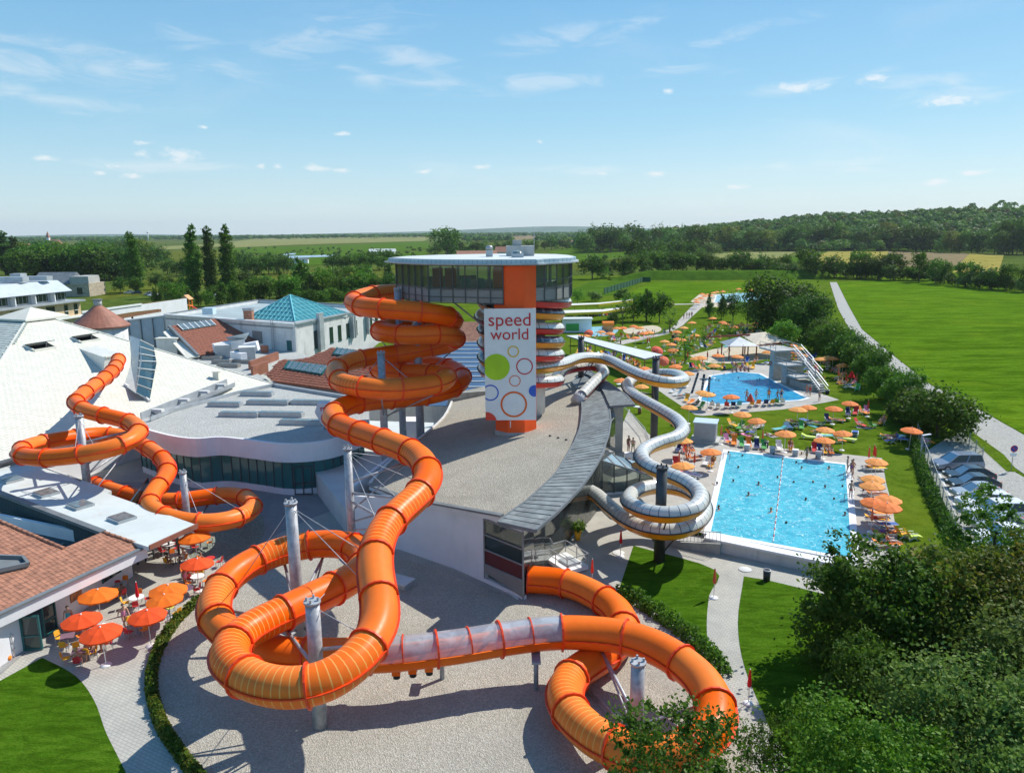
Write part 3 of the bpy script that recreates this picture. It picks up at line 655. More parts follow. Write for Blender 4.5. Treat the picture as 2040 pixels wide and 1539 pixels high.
# the big orange tube slide: tower loops (given by distance), then the loops over the gravel (given by height)
BY=[(803,584,84),(774,583,83.6),(740,588,82),(709,597,79.5),(704,604,77.6),(730,612,74.6),(768,615,73),(806,618,72.6),(853,622,73.2),(890,630,75),(906,639,77.4),(892,645,79.6),(850,648,80.8),(806,650,80.6),(770,653,79),(755,658,77),(776,664,74.6),(822,668,73.6),(868,665,74.4),(902,668,76),(910,675,77.6),(898,684,78.6),(871,690,78.6),(822,700,78),(777,706,77.4),(731,713,76.6),(690,723,75),(668,738,72.6),(680,761,69.2),(716,770,67.6),(762,775,67),(807,774,67.4),(853,768,69),(883,759,71.2),(890,750,73.6),(868,744,76),(822,742,77.6),(777,738,78.8),(748,733,80),(752,727,82),(792,724,83.6),(835,723,84),(877,728,83),(910,738,81.2),(922,752,79),(910,768,76.4),(883,780,74.6),(838,789,73.2),(777,794,71.6),(716,801,69.4),(677,813,67.2),(662,830,65),(673,845,62.8),(701,857,60.8),(746,873,58),(792,889,55.6),(832,908,53.6)]
BZ=[(853,940,9.1),(845,972,8.8),(825,995,8.55),(791,1024,8.2),(765,1054,7.9),(750,1088,7.55),(746,1124,7.2),(750,1160,6.8),(757,1200,6.4),(756,1246,6.0),(731,1293,5.6),(688,1336,5.3),(637,1363,5.1),(566,1371,4.95),(497,1353,4.85),(455,1317,4.8),(464,1277,4.8),(508,1247,4.8),(560,1223,4.85),(611,1197,4.9),(658,1175,4.85),(700,1153,4.8),(726,1128,4.7),(724,1102,4.6),(690,1085,4.5),(640,1082,4.35),(590,1089,4.2),(530,1107,4.0),(474,1136,3.8),(436,1175,3.55),(424,1218,3.3),(446,1257,3.05),(496,1287,2.85),(556,1302,2.8),(620,1305,2.75),(690,1305,2.75),(769,1304,2.8),(833,1297,2.9),(931,1284,2.9),(1000,1272,2.9),(1103,1259,2.95),(1175,1260,2.95),(1235,1266,2.9),(1297,1284,2.85),(1360,1320,2.7),(1410,1368,2.55),(1430,1420,2.4),(1415,1467,2.25),(1360,1500,2.1),(1287,1506,1.95),(1210,1482,1.75),(1147,1434,1.55),(1122,1387,1.4),(1138,1347,1.25),(1180,1318,1.12),(1222,1290,1.05),(1244,1257,1.0),(1236,1222,1.0),(1205,1196,1.0),(1158,1171,1.0),(1111,1157,1.05),(1052,1153,1.1)]
big=smooth_path([Yp(*q)for q in BY]+zs(BZ),.45,.9)
BIG=thing('tube_slide','huge orange tube water slide spiralling from the tower down over the gravel','water slide',(0,0,0))
Lb=len(big)*.45
def near_s(px,py,z):
 p=np.array(P(px,py,z)); return float(np.argmin(np.linalg.norm(big-p,axis=1))*.45)
RIB=[(near_s(792,889,9.6)-1,near_s(832,908,9.3)),(near_s(845,972,8.8),near_s(765,1054,7.9)),(near_s(757,1200,6.4),near_s(560,1223,4.85)),(near_s(690,1085,4.5),near_s(590,1089,4.2)),(near_s(436,1150,3.6),near_s(424,1200,3.3)),(near_s(1287,1506,1.95),near_s(1125,1395,1.4)),(55,68),(0,6)]
tube_slide(BIG,big,.95,3.6,.45,RIB,(near_s(780,1304,2.8),near_s(1182,1260,2.95)))
# the smaller orange tube from the white roof
SM=[(236,716,10.5),(232,728,10.2),(215,748,10.0),(170,782,9.6),(150,800,9.3),(168,817,9.1),(215,829,8.8),(258,840,8.5),(278,856,8.2),(258,880,7.9),(205,897,7.6),(140,908,7.2),(75,912,6.9),(40,905,6.7),(52,890,6.5),(100,878,6.3),(150,870,6.1),(210,864,5.8),(255,872,5.5),(285,887,5.2),(318,908,4.9),(334,932,4.5),(325,958,4.2),(303,983,3.9),(297,1004,3.6),(318,1024,3.4),(355,1036,3.2),(410,1042,3.0),(462,1035,2.8),(503,1015,2.6),(495,994,2.4),(460,985,2.3),(415,989,2.2),(350,998,2.05),(290,993,1.95),(235,980,1.9),(190,965,1.8)]
small=smooth_path(zs(SM),.4,.8)
SMALL=thing('tube_slide','smaller orange tube water slide winding down from the cream pyramid roof','water slide',(0,0,0))
tube_slide(SMALL,small,.74,3.0,.4,[(len(small)*.4-28,len(small)*.4-20)],seg=14)
# covered slides coiled round the tower
TC=Vector((1.0,80.0,0)); CR=4.0
def coil(z0,th0,turns,pitch,r0,r1,th_off=0,n_=26):
 o=[]
 for i in range(int(turns*n_)+1):
  t=i/n_; th=math.radians(th0)+2*math.pi*t; r=r0+(r1-r0)*min(1,t); o.append(Vector((TC.x+r*math.cos(th),TC.y+r*math.sin(th),z0-pitch*t)))
 return o
yc=coil(19.7,-70-360*2.75,2.75,2.95,4.0,4.0)
YL=[(1112,727,11.35),(1150,714,11.1),(1182,712,10.8),(1215,718,10.45),(1255,738,10.1),(1300,756,9.8),(1338,762,9.6),(1363,756,9.45),(1345,746,9.25),(1305,745,9.0),(1270,752,8.75),(1250,766,8.5),(1260,784,8.3),(1290,802,8.05),(1322,820,7.8),(1350,838,7.5),(1361,856,7.2),(1345,872,7.0),(1310,883,6.8),(1282,897,6.6),(1279,914,6.4),(1298,932,6.2),(1333,946,6.0),(1372,963,5.8),(1396,986,5.55),(1388,1010,5.35),(1358,1022,5.15),(1325,1025,5.0),(1284,1018,4.8),(1253,1000,4.6),(1264,980,4.35),(1302,969,4.15),(1350,972,3.95),(1390,990,3.75),(1403,1018,3.55),(1385,1044,3.4),(1340,1059,3.2),(1290,1054,3.0),(1250,1037,2.85),(1215,1010,2.7),(1188,985,2.6),(1158,970,2.55)]
yel=smooth_path(yc[:-1]+zs(YL),.31,.5)
YEL=thing('covered_slide','long yellow trough slide with silver cover, winding from the tower to the glass front','water slide',(0,0,0))
nc=int(len(yel)*.36)
half_slide(YEL,yel[:nc+1],.64,.31,mt['slide_yellow'],mt['cover_dark'],.93,3.4); half_slide(YEL,yel[nc:],.64,.31,mt['slide_yellow'],mt['cover_silver'],.62,3.4)
rc=coil(18.75,-80,3.30,2.75,4.9,4.0)
RL=[Vector((6.0,86.8,9.7)),Vector((8.6,90.2,9.6)),Yp(1188,729,91),P(1203,741,8.95),P(1183,762,8.5),P(1158,788,7.9)]
red=smooth_path(rc+RL,.31,.5)
RED=thing('covered_slide','red trough slide with silver cover, coiled on the tower and ending on the roof','water slide',(0,0,0))
half_slide(RED,red,.64,.31,mt['slide_red'],mt['cover_silver'],.93,3.4)
e0=P(1158,788,7.9); e1=P(1146,802,7.15)
b=MB(); b.cyl(e0+Vector((.15,.5,.1)),e1,.72,.66,16); b.build('end_sleeve',mt['slide_grey'],RED)
# slide columns with their struts and cables
def column(px,ytop,y,r,zfoot,targets,cables,label,mat='steel',path=None,lean=0.):
 top=Yp(px,ytop,y); t=thing('slide_column',label,'column',(top.x,y,zfoot),0,'columns carrying the water slides')
 b=MB(); b.cyl((top.x,y,zfoot),top,r*1.06,r,14); world_part(b.build('post',mt[mat]),t)
 b=MB(); b.cyl(top,top+Vector((0,0,.12)),r*1.18,r*1.18,14)
 for k in range(4):b.box((top.x+math.cos(k*1.57)*r*.8,y+math.sin(k*1.57)*r*.8,top.z+.2),(.1,.1,.2))
 world_part(b.build('head_plate',mt[mat]),t)
 for q in targets:
  q=Vector(q); z0=min(top.z-.5,q.z-.6); b=MB(); b.cyl((top.x,y,z0),q,.10,.10,8)
  world_part(b.build('strut',mt['steel' if mat=='steel' else mat]),t)
  b=MB(); b.cyl((top.x,y,max(zfoot+.4,z0-2.2)),q,.065,.065,8); world_part(b.build('strut',mt['steel' if mat=='steel' else mat]),t)
 for q in cables:
  b=MB(); b.cyl(top-Vector((0,0,.2)),q,.025,.025,6); world_part(b.build('cable',mt['steel']),t)
 return t
def under(path,px,py,dz=-.95):
 best=None
 for p in path:
  v=Vector(p)-CAM; dep=v.dot(_f); x=PW/2+FPX*v.dot(_r)/dep; y=PH/2-FPX*v.dot(_u)/dep; d2=(x-px)**2+(y-py)**2
  if best is None or d2<best[0]:best=(d2,Vector(p))
 return best[1]+Vector((0,0,dz))
U_=lambda px,py:under(big,px,py)
column(622,1200,35.9,.37,0,[U_(637,1363),U_(757,1246),U_(464,1290),U_(560,1223),U_(500,1352)],[U_(658,1175)+Vector((0,0,1)),U_(756,1246)],'thick steel column inside the lowest orange loop over the gravel')
column(579,1003,43.6,.35,0,[U_(724,1110),U_(436,1185),U_(500,1287),U_(640,1082),U_(560,1098),U_(690,1162)],[U_(748,1090),U_(750,1150),U_(474,1136)],'steel column inside the upper left orange loop near the terrace')
column(692,895,52.0,.29,0,[U_(845,972),U_(810,900),U_(791,1024)],[U_(853,940),U_(825,995),U_(792,889),U_(765,1054)],'tall steel column beside the orange bend over the gravel roof edge')
column(1271,1321,34.3,.35,0,[U_(1410,1368),U_(1287,1500),U_(1130,1400),U_(1200,1262),U_(1160,1335)],[],'thick steel column inside the orange loop by the garden path')
column(759,704,72.4,.36,0,[U_(668,738),U_(762,775),U_(883,759),U_(868,744)],[U_(700,768),U_(853,768),U_(822,742)],'steel column inside the sunlit orange ring left of the tower')
column(829,600,77.8,.42,0,[U_(906,700),U_(880,752)],[],'dark round column under the glass cabin of the tower','grey_steel')
column(792,577,79.0,.36,0,[U_(709,600),U_(755,656),U_(830,620)],[],'pale column behind the upper orange coils of the tower')
sp=lambda px,py:under(small,px,py,-.74)
column(157,830,66.5,.34,0,[sp(150,800),sp(75,912),sp(205,897),sp(255,872),sp(258,842)],[sp(140,908),sp(205,897)],'leaning steel column inside the bend of the smaller orange slide')
column(364,942,60.8,.28,0,[sp(318,1024),sp(462,1035),sp(495,994),sp(415,989)],[sp(410,1042),sp(503,1015),sp(350,998)],'short steel column inside the low loop of the smaller orange slide')
for px,yt,y,ti,lb in((262,0,70.5,0,''),):
 pass
sy=lambda px,py:under(yel,px,py,-.64)
column(1319,932,56.0,.42,0,[sy(1396,986),sy(1325,1025),sy(1253,1000),sy(1340,1059)],[],'dark column inside the double silver loop beside the lap pool','dark_steel')
column(1307,714,84.0,.40,ZP,[sy(1250,766),sy(1300,756)],[],'dark column under the silver slide bend near the diving pool','dark_steel')
column(1158,673,94.0,.36,6.5,[sy(1182,712)],[],'dark column rising from the gravel roof behind the tower slides','dark_steel')
for i,(px,py,lb)in enumerate(((1068,1372,'short grey post under the clear slide section by the gravel loop'),(881,1352,'short grey post under the start of the clear slide section'))):
 f0=P(px,py,0); q=under(big,px,py-75); t=thing('slide_post',lb,'column',tuple(f0),0,'short posts under the clear slide')
 b=MB(); b.cyl((0,0,0),(0,0,q.z-f0.z+.05),.14,.14,10); b.build('post',mt['grey_steel'],t)
 b=MB(); b.box((0,0,q.z-f0.z-.02),(.5,1.2,.12)); b.build('cradle',mt['grey_steel'],t)
for px in(786,817,855):
 q=under(big,px,1325,-.9); b=MB(); b.box((q.x,q.y,q.z-.12),(.45,.5,.35)); b.build('nozzle_box',mt['slide_orange'],BIG)
 b=MB(); b.cyl((q.x,q.y,q.z-.55),(q.x,q.y,q.z-.3),.2,.2,10); b.build('nozzle',mt['black'],BIG)
 # tower
TOW=thing('slide_tower','tall orange slide tower with a glass cabin and wide flat roof','tower',(0,0,0))
b=MB(); b.cyl((TC.x,TC.y,3),(TC.x,TC.y,22.2),2.55,2.55,40); b.build('core',mt['offwhite'],TOW)
x0,x1,x1b=Yp(987,850,74).x,Yp(1067,850,74).x,0
ctr=Vector(((x0+x1)/2+.05,74.0,0)); R=(x1-x0)/2/math.cos(math.pi/8)
oc=[(ctr.x+R*math.cos(math.pi/8+k*math.pi/4),ctr.y+R*math.sin(math.pi/8+k*math.pi/4))for k in range(8)]
b=MB(); b.prism(oc,3.5,22.3); b.build('shaft',mt['orange_paint'],TOW)
b=MB(); b.prism([(ctr.x+(p[0]-ctr.x)*1.04,ctr.y+(p[1]-ctr.y)*1.04)for p in oc],3.5,6.25); b.build('shaft_foot',mt['concrete'],TOW)
b=MB(); b.prism([(ctr.x-1.5,74),(ctr.x+1.9,74),(ctr.x+2.2,80),(ctr.x-1.2,80)],6.4,22.2); b.build('stair_link',mt['offwhite'],TOW)
FA=[Vector((-12.0,80.6,0)),Vector((-8.05,75.0,0)),Vector((-.75,72.25,0))]
RB=[Vector((2.0,73.0,0)),Vector((4.4,74.6,0)),Vector((5.9,77.2,0)),Vector((6.3,80.2,0)),Vector((5.6,84,0))]
BACK=[Vector((2.5,88,0)),Vector((-4,88.6,0)),Vector((-10,86.2,0))]
ZB,ZS,ZT=18.75,20.15,22.3
b=MB(); b.prism([(p.x,p.y)for p in FA+[Vector((-.75,74,0)),Vector((2.0,74.4,0))]+RB+BACK],19.95,20.1); b.build('cabin_floor',mt['concrete'],TOW)
b=MB(); b.prism([(p.x*.97-.1,p.y+.35)for p in FA]+[(-.8,80),(-9,84)],ZB+.02,ZB+.1); b.build('soffit',mt['panel_grey'],TOW)
def facade(a,c,n_,zb,zs_,zt,mids,lean=0.,pane='glass_dark',pan='panel_grey'):
 d=(c-a); L=d.length; d.normalize(); nr=Vector((d.y,-d.x,0))
 if nr.dot(Vector((0,-1,0)))<0 and a.x<1:nr=-nr
 for k in range(n_):
  p,q=a+d*(L*k/n_),a+d*(L*(k+1)/n_)
  for(nm,z0,z1,m_)in(('facade_panel',zb,zs_,pan),('window',zs_,zt,pane)):
   w=MB(); g_=.05
   w.add([p+d*g_+Vector((0,0,z0+g_)),q-d*g_+Vector((0,0,z0+g_)),q-d*g_+Vector((0,0,z1-g_)),p+d*g_+Vector((0,0,z1-g_)),p+d*g_+Vector((0,0,z0+g_))-nr*.04,q-d*g_+Vector((0,0,z0+g_))-nr*.04,q-d*g_+Vector((0,0,z1-g_))-nr*.04,p+d*g_+Vector((0,0,z1-g_))-nr*.04],[(0,1,2,3),(7,6,5,4),(0,4,5,1),(1,5,6,2),(2,6,7,3),(3,7,4,0)])
   w.build(nm,mt[m_],TOW)
 for k in range(n_+1):
  p=a+d*(L*k/n_)+nr*.03; w=MB(); w.beam(p+Vector((0,0,zb-.04)),p+Vector((0,0,zt+.03)),.1,.13); w.build('mullion',mt['frame_dark'],TOW)
 for z in mids+[zb-.02,zs_,zt]:
  w=MB(); w.beam(a+nr*.025+Vector((0,0,z)),c+nr*.025+Vector((0,0,z)),.09,.08); w.build('transom',mt['frame_dark'],TOW)
facade(FA[0],FA[1],5,ZB,ZS,ZT,[19.3],pane='glass_clear'); facade(FA[1],FA[2],6,ZB,ZS,ZT,[19.3],pane='glass_clear')
for i in range(4):facade(RB[i],RB[i+1],2,18.9 if i<3 else 19.2,20.2,ZT,[20.9],pane='glass_clear')
w=MB(); w.prism([(FA[0].x,FA[0].y),(FA[0].x+.2,FA[0].y+.1),(BACK[2].x+.2,BACK[2].y),(BACK[2].x,BACK[2].y)],ZB,ZT); w.build('end_wall',mt['panel_grey'],TOW)
w=MB(); w.prism([(BACK[2].x,BACK[2].y),(BACK[2].x+.1,BACK[2].y-.2),(BACK[1].x,BACK[1].y-.2),(BACK[1].x,BACK[1].y)],ZB,20.6); w.build('rear_parapet',mt['panel_grey'],TOW)
for(nm,xx,yy,dx,m_)in(('red_screen',-7.2,75.6,1.1,'red'),('red_screen',-5.9,75.1,1.2,'red'),('yellow_screen',-1.3,73.3,.9,'yellow'),('teal_screen',-4.4,74.6,.9,'teal'),('teal_screen',-2.9,74.1,.7,'teal')):
 w=MB(); w.box((xx,yy,21.1 if nm!='teal_screen' else 20.6),(dx,.02,1.9 if nm!='teal_screen' else 1.0),-.3); w.build(nm,M(nm+' cloth',{'red':(.75,.04,.05),'yellow':(.9,.55,.03),'teal':(.1,.5,.55)}[m_],.8,.1,1.,trans=.6),TOW)
for(xx,yy)in((-9.5,80),(-5.5,80),(-2.2,77),(4.0,79),(3.4,76.2)):
 w=MB(); w.cyl((xx,yy,20.1),(xx,yy,22.3),.16,.16,10); w.build('interior_column',mt['white_paint'],TOW)
def arc(c,r,a0,a1,n_):return[(c[0]+r*math.cos(math.radians(a0+(a1-a0)*i/n_)),c[1]+r*math.sin(math.radians(a0+(a1-a0)*i/n_)))for i in range(n_+1)]
roofp=[(-13.2,80.6),(-11.6,77.5),(-9.5,75.0),(-6.6,73.0),(-3.2,71.8),(.2,71.2),(2.6,71.1),(3.3,72.1),(4.7,73.4),(6.1,75.2),(6.8,77.4),(7.0,80),(6.6,84),(5.4,87.6),(2,90.3),(-3,91),(-8.5,89),(-12,85)]
def inset(pl,k):
 cx=sum(p[0]for p in pl)/len(pl); cy=sum(p[1]for p in pl)/len(pl)
 return[(cx+(p[0]-cx)*k,cy+(p[1]-cy)*k)for p in pl]
b=MB(); b.prism(roofp,22.42,22.54); b.build('eave_plate',mt['zinc'],TOW)
b=MB(); b.prism(inset(roofp,.955),22.34,22.42); b.build('roof_soffit',mt['panel_grey'],TOW)
mt['fascia']=waves_mat('blue grey fascia',(.45,.58,.68),(.25,.33,.4),.45,'X',.35,.3)
b=MB(); b.prism(inset(roofp,.965),22.54,22.86); b.build('fascia',mt['fascia'],TOW)
b=MB(); b.prism(inset(roofp,.935),22.86,22.92); b.build('roof_deck',mt['pale_roof'],TOW)
def roofbox(nm,px,py,y,w_,d_,h,m_='offwhite'):
 p=Yp(px,py,y); b=MB(); b.box((p.x,p.y,22.92+h/2),(w_,d_,h)); return b.build(nm,mt[m_],TOW)
roofbox('plant_housing',1036,508,82,2.9,2.2,1.05,'concrete'); p=Yp(1030,495,82); b=MB(); b.box((p.x,p.y,24.25),(.95,1,.6)); b.build('vent_block',mt['concrete'],TOW)
p=Yp(975,512,80); b=MB(); b.box((p.x,p.y,23.25),(.7,.7,.7)); b.build('vent_base',mt['zinc'],TOW)
b=MB(); b.lathe([(.0,.38),(.25,.34),(.36,.2),(.38,.0),(.2,-.03)],14,(p.x,p.y,23.7)); b.build('vent_cowl',mt['steel'],TOW)
p=Yp(1031,514,77); b=MB(); b.box((p.x,p.y,23.1),(1.2,1.0,.4)); b.build('dome_curb',mt['zinc'],TOW)
b=MB(); b.lathe([(.55,0),(.45,.18),(.25,.28),(0,.32)],14,(p.x,p.y,23.3)); b.build('skylight_dome',mt['glass_pale'],TOW)
p=Yp(1064,500,83); b=MB(); b.cyl((p.x,p.y,22.9),(p.x,p.y,26.0),.03,.03,6); b.build('mast',mt['steel'],TOW)
for a,c in(((-11.2,80.5,18.7),(-8.5,79,17.2)),((-6,77,18.7),(-1.6,77.5,15.0)),((-3,76,18.7),(-1.4,76.5,16.6))):
 b=MB(); b.beam(a,c,.16); b.build('brace',mt['grey_steel'],TOW)
 # big sign board on the tower
YB=71.55
a0,a1=Yp(967.5,837,YB),Yp(1067.5,614,YB); bw,bh=a1.x-a0.x,a1.z-a0.z
SG=thing('sign_board','tall white sign board with red lettering and coloured rings hung on the orange tower','sign',(a0.x,YB,a0.z))
b=MB(); b.box((bw/2,.1,bh/2),(bw,.16,bh)); b.build('panel',mt['white_paint'],SG)
def sgp(px,py):return((px-967.5)/100*bw,(837-py)/223*bh)
cm_={'yellow':M('sign yellow',(.85,.50,.02),.5,.02),'red':M('sign red',(.62,.01,.02),.5,.02),'orange':M('sign orange',(.85,.14,.01),.5,.02),'blue':M('sign blue',(.03,.12,.55),.5,.02),'lime':M('sign lime',(.42,.66,.01),.5,.1,.5),'coral':M('sign coral',(.80,.06,.03),.5,.02)}
def ringp(nm,px,py,r_out,r_in,col,dy):
 """Flat disc or ring on the board, cut off at the board's edges."""
 k=bw/100; cx,cy=sgp(px,py); b=MB(); nn=64
 def cl(x,z):return(min(max(x,0.004),bw-.004),-dy,min(max(z,0.004),bh-.004))
 po=[cl(cx+r_out*k*math.cos(2*math.pi*i/nn),cy+r_out*k*math.sin(2*math.pi*i/nn))for i in range(nn)]
 if r_in:
  pi_=[cl(cx+r_in*k*math.cos(2*math.pi*i/nn),cy+r_in*k*math.sin(2*math.pi*i/nn))for i in range(nn)]
  b.add(po+pi_,[(i,(i+1)%nn,nn+(i+1)%nn,nn+i)for i in range(nn)])
 else:b.add(po+[cl(cx,cy)],[(i,(i+1)%nn,nn)for i in range(nn)])
 b.build(nm,cm_[col],SG)
def z2(x,y):return 640+x/3.29,460+y/3.29
for nm,x,y,ro,ri,col in(('yellow_ring',1261,784,11.3,9.0,'yellow'),('red_ring',1333,882,16.3,14.1,'red'),('orange_ring',1270,977,11.2,9.6,'orange'),('large_orange_ring',1262,1134,26.2,22.6,'orange'),('blue_ring',1112,1055,16.2,13.7,'blue')):
 ringp(nm,*z2(x,y),ro,ri,col,.012)
ringp('lime_disc',*z2(1152,885),26.0,0,'lime',.012); ringp('blue_disc',*z2(1397,1045),11.5,0,'blue',.012); ringp('coral_disc',*z2(1080,1255),21.5,0,'coral',.012)
def letters(txt,px,py,wpx,col):
 """Each letter is its own flat shape; the row is scaled to a set width."""
 c=bpy.data.curves.new('lettering','FONT'); c.body=txt; c.size=1; c.extrude=.006; c.offset=-.001; o=bpy.data.objects.new('lettering',c); COL.objects.link(o)
 dg=bpy.context.evaluated_depsgraph_get(); dg.update(); me=bpy.data.meshes.new_from_object(o.evaluated_get(dg)); COL.objects.unlink(o)
 xs=[v.co.x for v in me.vertices]; mn,mx=min(xs),max(xs); k=wpx*bw/100/(mx-mn); x,z=sgp(px,py)
 for v in me.vertices:v.co=((v.co.x-mn)*k,-v.co.z*k-.014,v.co.y*k)
 me.materials.clear(); me.materials.append(cm_[col]); q=link('lettering',me,SG); q.location=(x,0,z); return q
letters('speed',*z2(1106,617),81.0,'red'); letters('world',*z2(1116,706),73.5,'red')
b=MB(); b.cyl((bw*.49,.02,-.1),(bw*.49,.02,-.75),.05,.05,8); b.build('drain_pipe',mt['white_paint'],SG)
# buildings
class Plane:
 def __init__(s,a,b,c):
  s.o=Vector(a); s.n=(Vector(b)-s.o).cross(Vector(c)-s.o).normalized()
  if s.n.z<0:s.n=-s.n
 def hit(s,px,py,off=0.):
  d=ray(px,py); o=s.o+s.n*off; return CAM+d*((o-CAM).dot(s.n)/d.dot(s.n))
 def z(s,x,y):return s.o.z-((x-s.o.x)*s.n.x+(y-s.o.y)*s.n.y)/s.n.z
def inside(u,v,poly):
 r=False; j=len(poly)-1
 for i in range(len(poly)):
  (a,b),(c,d)=poly[i],poly[j]
  if(b>v)!=(d>v)and u<(c-a)*(v-b)/(d-b)+a:r=not r
  j=i
 return r
def cover(root,name,poly,U,du,dv,th,mat,limit=280,stagger=.5,gap=.03,lift=.02,profile='tile',rel=1.0,skip=(),jit=.004):
 """Lay overlapping tiles on a sloping face: the nearest ones as parts, the rest joined."""
 O=Vector(poly[0]); n_=(Vector(poly[1])-O).cross(Vector(poly[2])-O).normalized()
 if n_.z<0:n_=-n_
 U=Vector(U); U=(U-n_*U.dot(n_)).normalized(); V=n_.cross(U)
 if V.z<0:V=-V
 uv=[((Vector(p)-O).dot(U),(Vector(p)-O).dot(V))for p in poly]; sk=[[((Vector(p)-O).dot(U),(Vector(p)-O).dot(V))for p in s]for s in skip]
 w,h=du-gap,dv*1.12
 if profile=='tile':
  vs=[(-w/2,0,th),(-w*.18,0,th*.75),(w*.12,0,th*2.0),(w/2,0,th*1.5),(-w/2,h,0),(-w*.18,h,0),(w*.12,h,th*.8),(w/2,h,th*.4),(-w/2,0,-.01),(w/2,0,-.01)]
  fs=[(0,1,5,4),(1,2,6,5),(2,3,7,6),(8,9,3,2,1,0)]
 else:
  vs=[(-w/2,0,th),(w/2,0,th),(w/2,h,0),(-w/2,h,0),(-w/2,0,-.01),(w/2,0,-.01)]
  fs=[(0,1,2,3),(4,5,1,0),(4,0,3),(1,5,2)]
 b=MB(); b.add(vs,fs); me=b.mesh(name,mt[mat])
 cells=[]; u0,u1=min(p[0]for p in uv),max(p[0]for p in uv); v0,v1=min(p[1]for p in uv),max(p[1]for p in uv)
 for r in range(int((v1-v0)/dv)+1):
  for c in range(int((u1-u0)/du)+2):
   u=u0+(c+(stagger if r%2 else 0))*du; v=v0+r*dv
   if inside(u,v+dv*.5,uv)and not any(inside(u,v+dv*.5,s)for s in sk):
    p=O+U*u+V*v+n_*(lift+random.uniform(-jit,jit)); vv=p-CAM; x=PW/2+FPX*vv.dot(_r)/vv.dot(_f); y=PH/2-FPX*vv.dot(_u)/vv.dot(_f)
    cells.append((0 if(-20<x<PW+20 and-20<y<PH+20)else 1,vv.length,p))
 cells.sort(key=lambda t:(t[0],t[1])); B=Matrix(((U.x,V.x,n_.x),(U.y,V.y,n_.y),(U.z,V.z,n_.z)))
 for k,(_,_,p)in enumerate(cells[:limit]):
  o=link(name,me,root); o.matrix_local=Matrix.Translation(p)@(B@Matrix.Rotation(random.uniform(-.012,.012),3,'X')).to_4x4()
 rest=cells[limit:]
 if rest:
  V0=np.array(vs); Bn=np.array(B); Vw=V0@Bn.T; nf=[]
  A=np.concatenate([Vw+np.array(p)for(_,_,p)in rest]);
  for k in range(len(rest)):nf+=[tuple(i+k*len(vs)for i in f)for f in fs]
  m2=bpy.data.meshes.new(name+'_field'); m2.from_pydata([tuple(x)for x in A],[],nf); m2.materials.append(mt[mat]); link(name+'_field',m2,root,kind='stuff')
def plate(root,name,poly,th,mat,kind=None):
 """Solid slab of even thickness below a planar polygon."""
 p=[Vector(q)for q in poly]; n_=(p[1]-p[0]).cross(p[2]-p[0]).normalized()
 if n_.z<0:p=p[::-1]; n_=-n_
 k=len(p); b=MB(); b.add(p+[q-n_*th for q in p],[tuple(range(k)),tuple(reversed(range(k,2*k)))]+[(i,k+i,k+(i+1)%k,(i+1)%k)for i in range(k)])
 return b.build(name,mt[mat],root,kind=kind)
def wallseg(root,name,a,c,z0,z1,th,mat,za=None,zb=None):
 """Upright wall from a to c (plan), z1 at a and zb at c."""
 a,c=Vector((a[0],a[1],0)),Vector((c[0],c[1],0)); d=(c-a).normalized(); n_=Vector((-d.y,d.x,0))*th
 zb=z1 if zb is None else zb; Z=lambda p,z:Vector((p.x,p.y,z)); b=MB()
 b.add([Z(a,z0),Z(c,z0),Z(c,zb),Z(a,z1),Z(a+n_,z0),Z(c+n_,z0),Z(c+n_,zb),Z(a+n_,z1)],[(0,1,2,3),(5,4,7,6),(3,2,6,7),(0,3,7,4),(1,5,6,2),(0,4,5,1)])
 return b.build(name,mt[mat],root)
def skylight(root,px,py,pl,wx,wy,h,ax,name='skylight',glass_='glass_pale',curb='zinc',bars=0):
 p=pl(px,py); ax=Vector((ax[0],ax[1],0)).normalized(); rz=math.atan2(ax.y,ax.x); b=MB(); b.box((p.x,p.y,p.z+h/2),(wx,wy,h),rz); o=b.build(name,mt[curb],root)
 b=MB(); b.box((p.x,p.y,p.z+h+.025),(wx*.94,wy*.86,.05),rz); b.build('pane',mt[glass_],o)
 for k in range(1,bars):
  q=p+ax*(wx*(k/bars-.5)); b=MB(); b.box((q.x,q.y,p.z+h+.06),(.06,wy*.86,.03),rz); b.build('glazing_bar',mt['frame_grey'],o)
 return o
 # white pyramid hall with shingles
ZE=4.5; E2=P(545,765,ZE); E1=P(-150,960,ZE); AP=P(62,622,14.9)
PY=Plane(E1,E2,AP)
t=thing('pyramid_hall','cream shingled pyramid roof hall with open hatches and a slanted glass strip','building',(0,0,0)); PYR=t
d=(E2-E1).normalized(); nrm=Vector((-d.y,d.x,0)); back=2*(AP-E1).dot(nrm)
E4,E3=E1+nrm*back,E2+nrm*back
b=MB(); b.prism([(E1.x-.2,E1.y),(E2.x,E2.y),(E3.x,E3.y),(E4.x,E4.y)],0,ZE-.1);
ins=[tuple((Vector((q[0],q[1],0))*.97+Vector((AP.x,AP.y,0))*.03)[:2])for q in(E1,E2,E3,E4)]
b=MB(); b.prism(ins,0,ZE-.12); b.build('walls',mt['white'],t)
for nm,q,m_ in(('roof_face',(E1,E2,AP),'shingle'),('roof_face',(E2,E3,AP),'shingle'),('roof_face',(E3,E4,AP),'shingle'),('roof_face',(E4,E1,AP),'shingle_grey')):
 b=MB(); b.add([q[0],q[1],q[2]],[(0,1,2)]); b.build(nm,mt[m_],t)
cover(t,'shingle',[E1,E2,AP],d,.62,.50,.03,'shingle',290,.5,.03,.012,'flat')
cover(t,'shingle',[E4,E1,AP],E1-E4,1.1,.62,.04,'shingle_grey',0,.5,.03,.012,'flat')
for a,c in((E1,AP),(E2,AP)):
 b=MB(); b.beam(a+PY.n*.06,c+PY.n*.06,.22,.12); b.build('hip_cap',mt['shingle'],t)
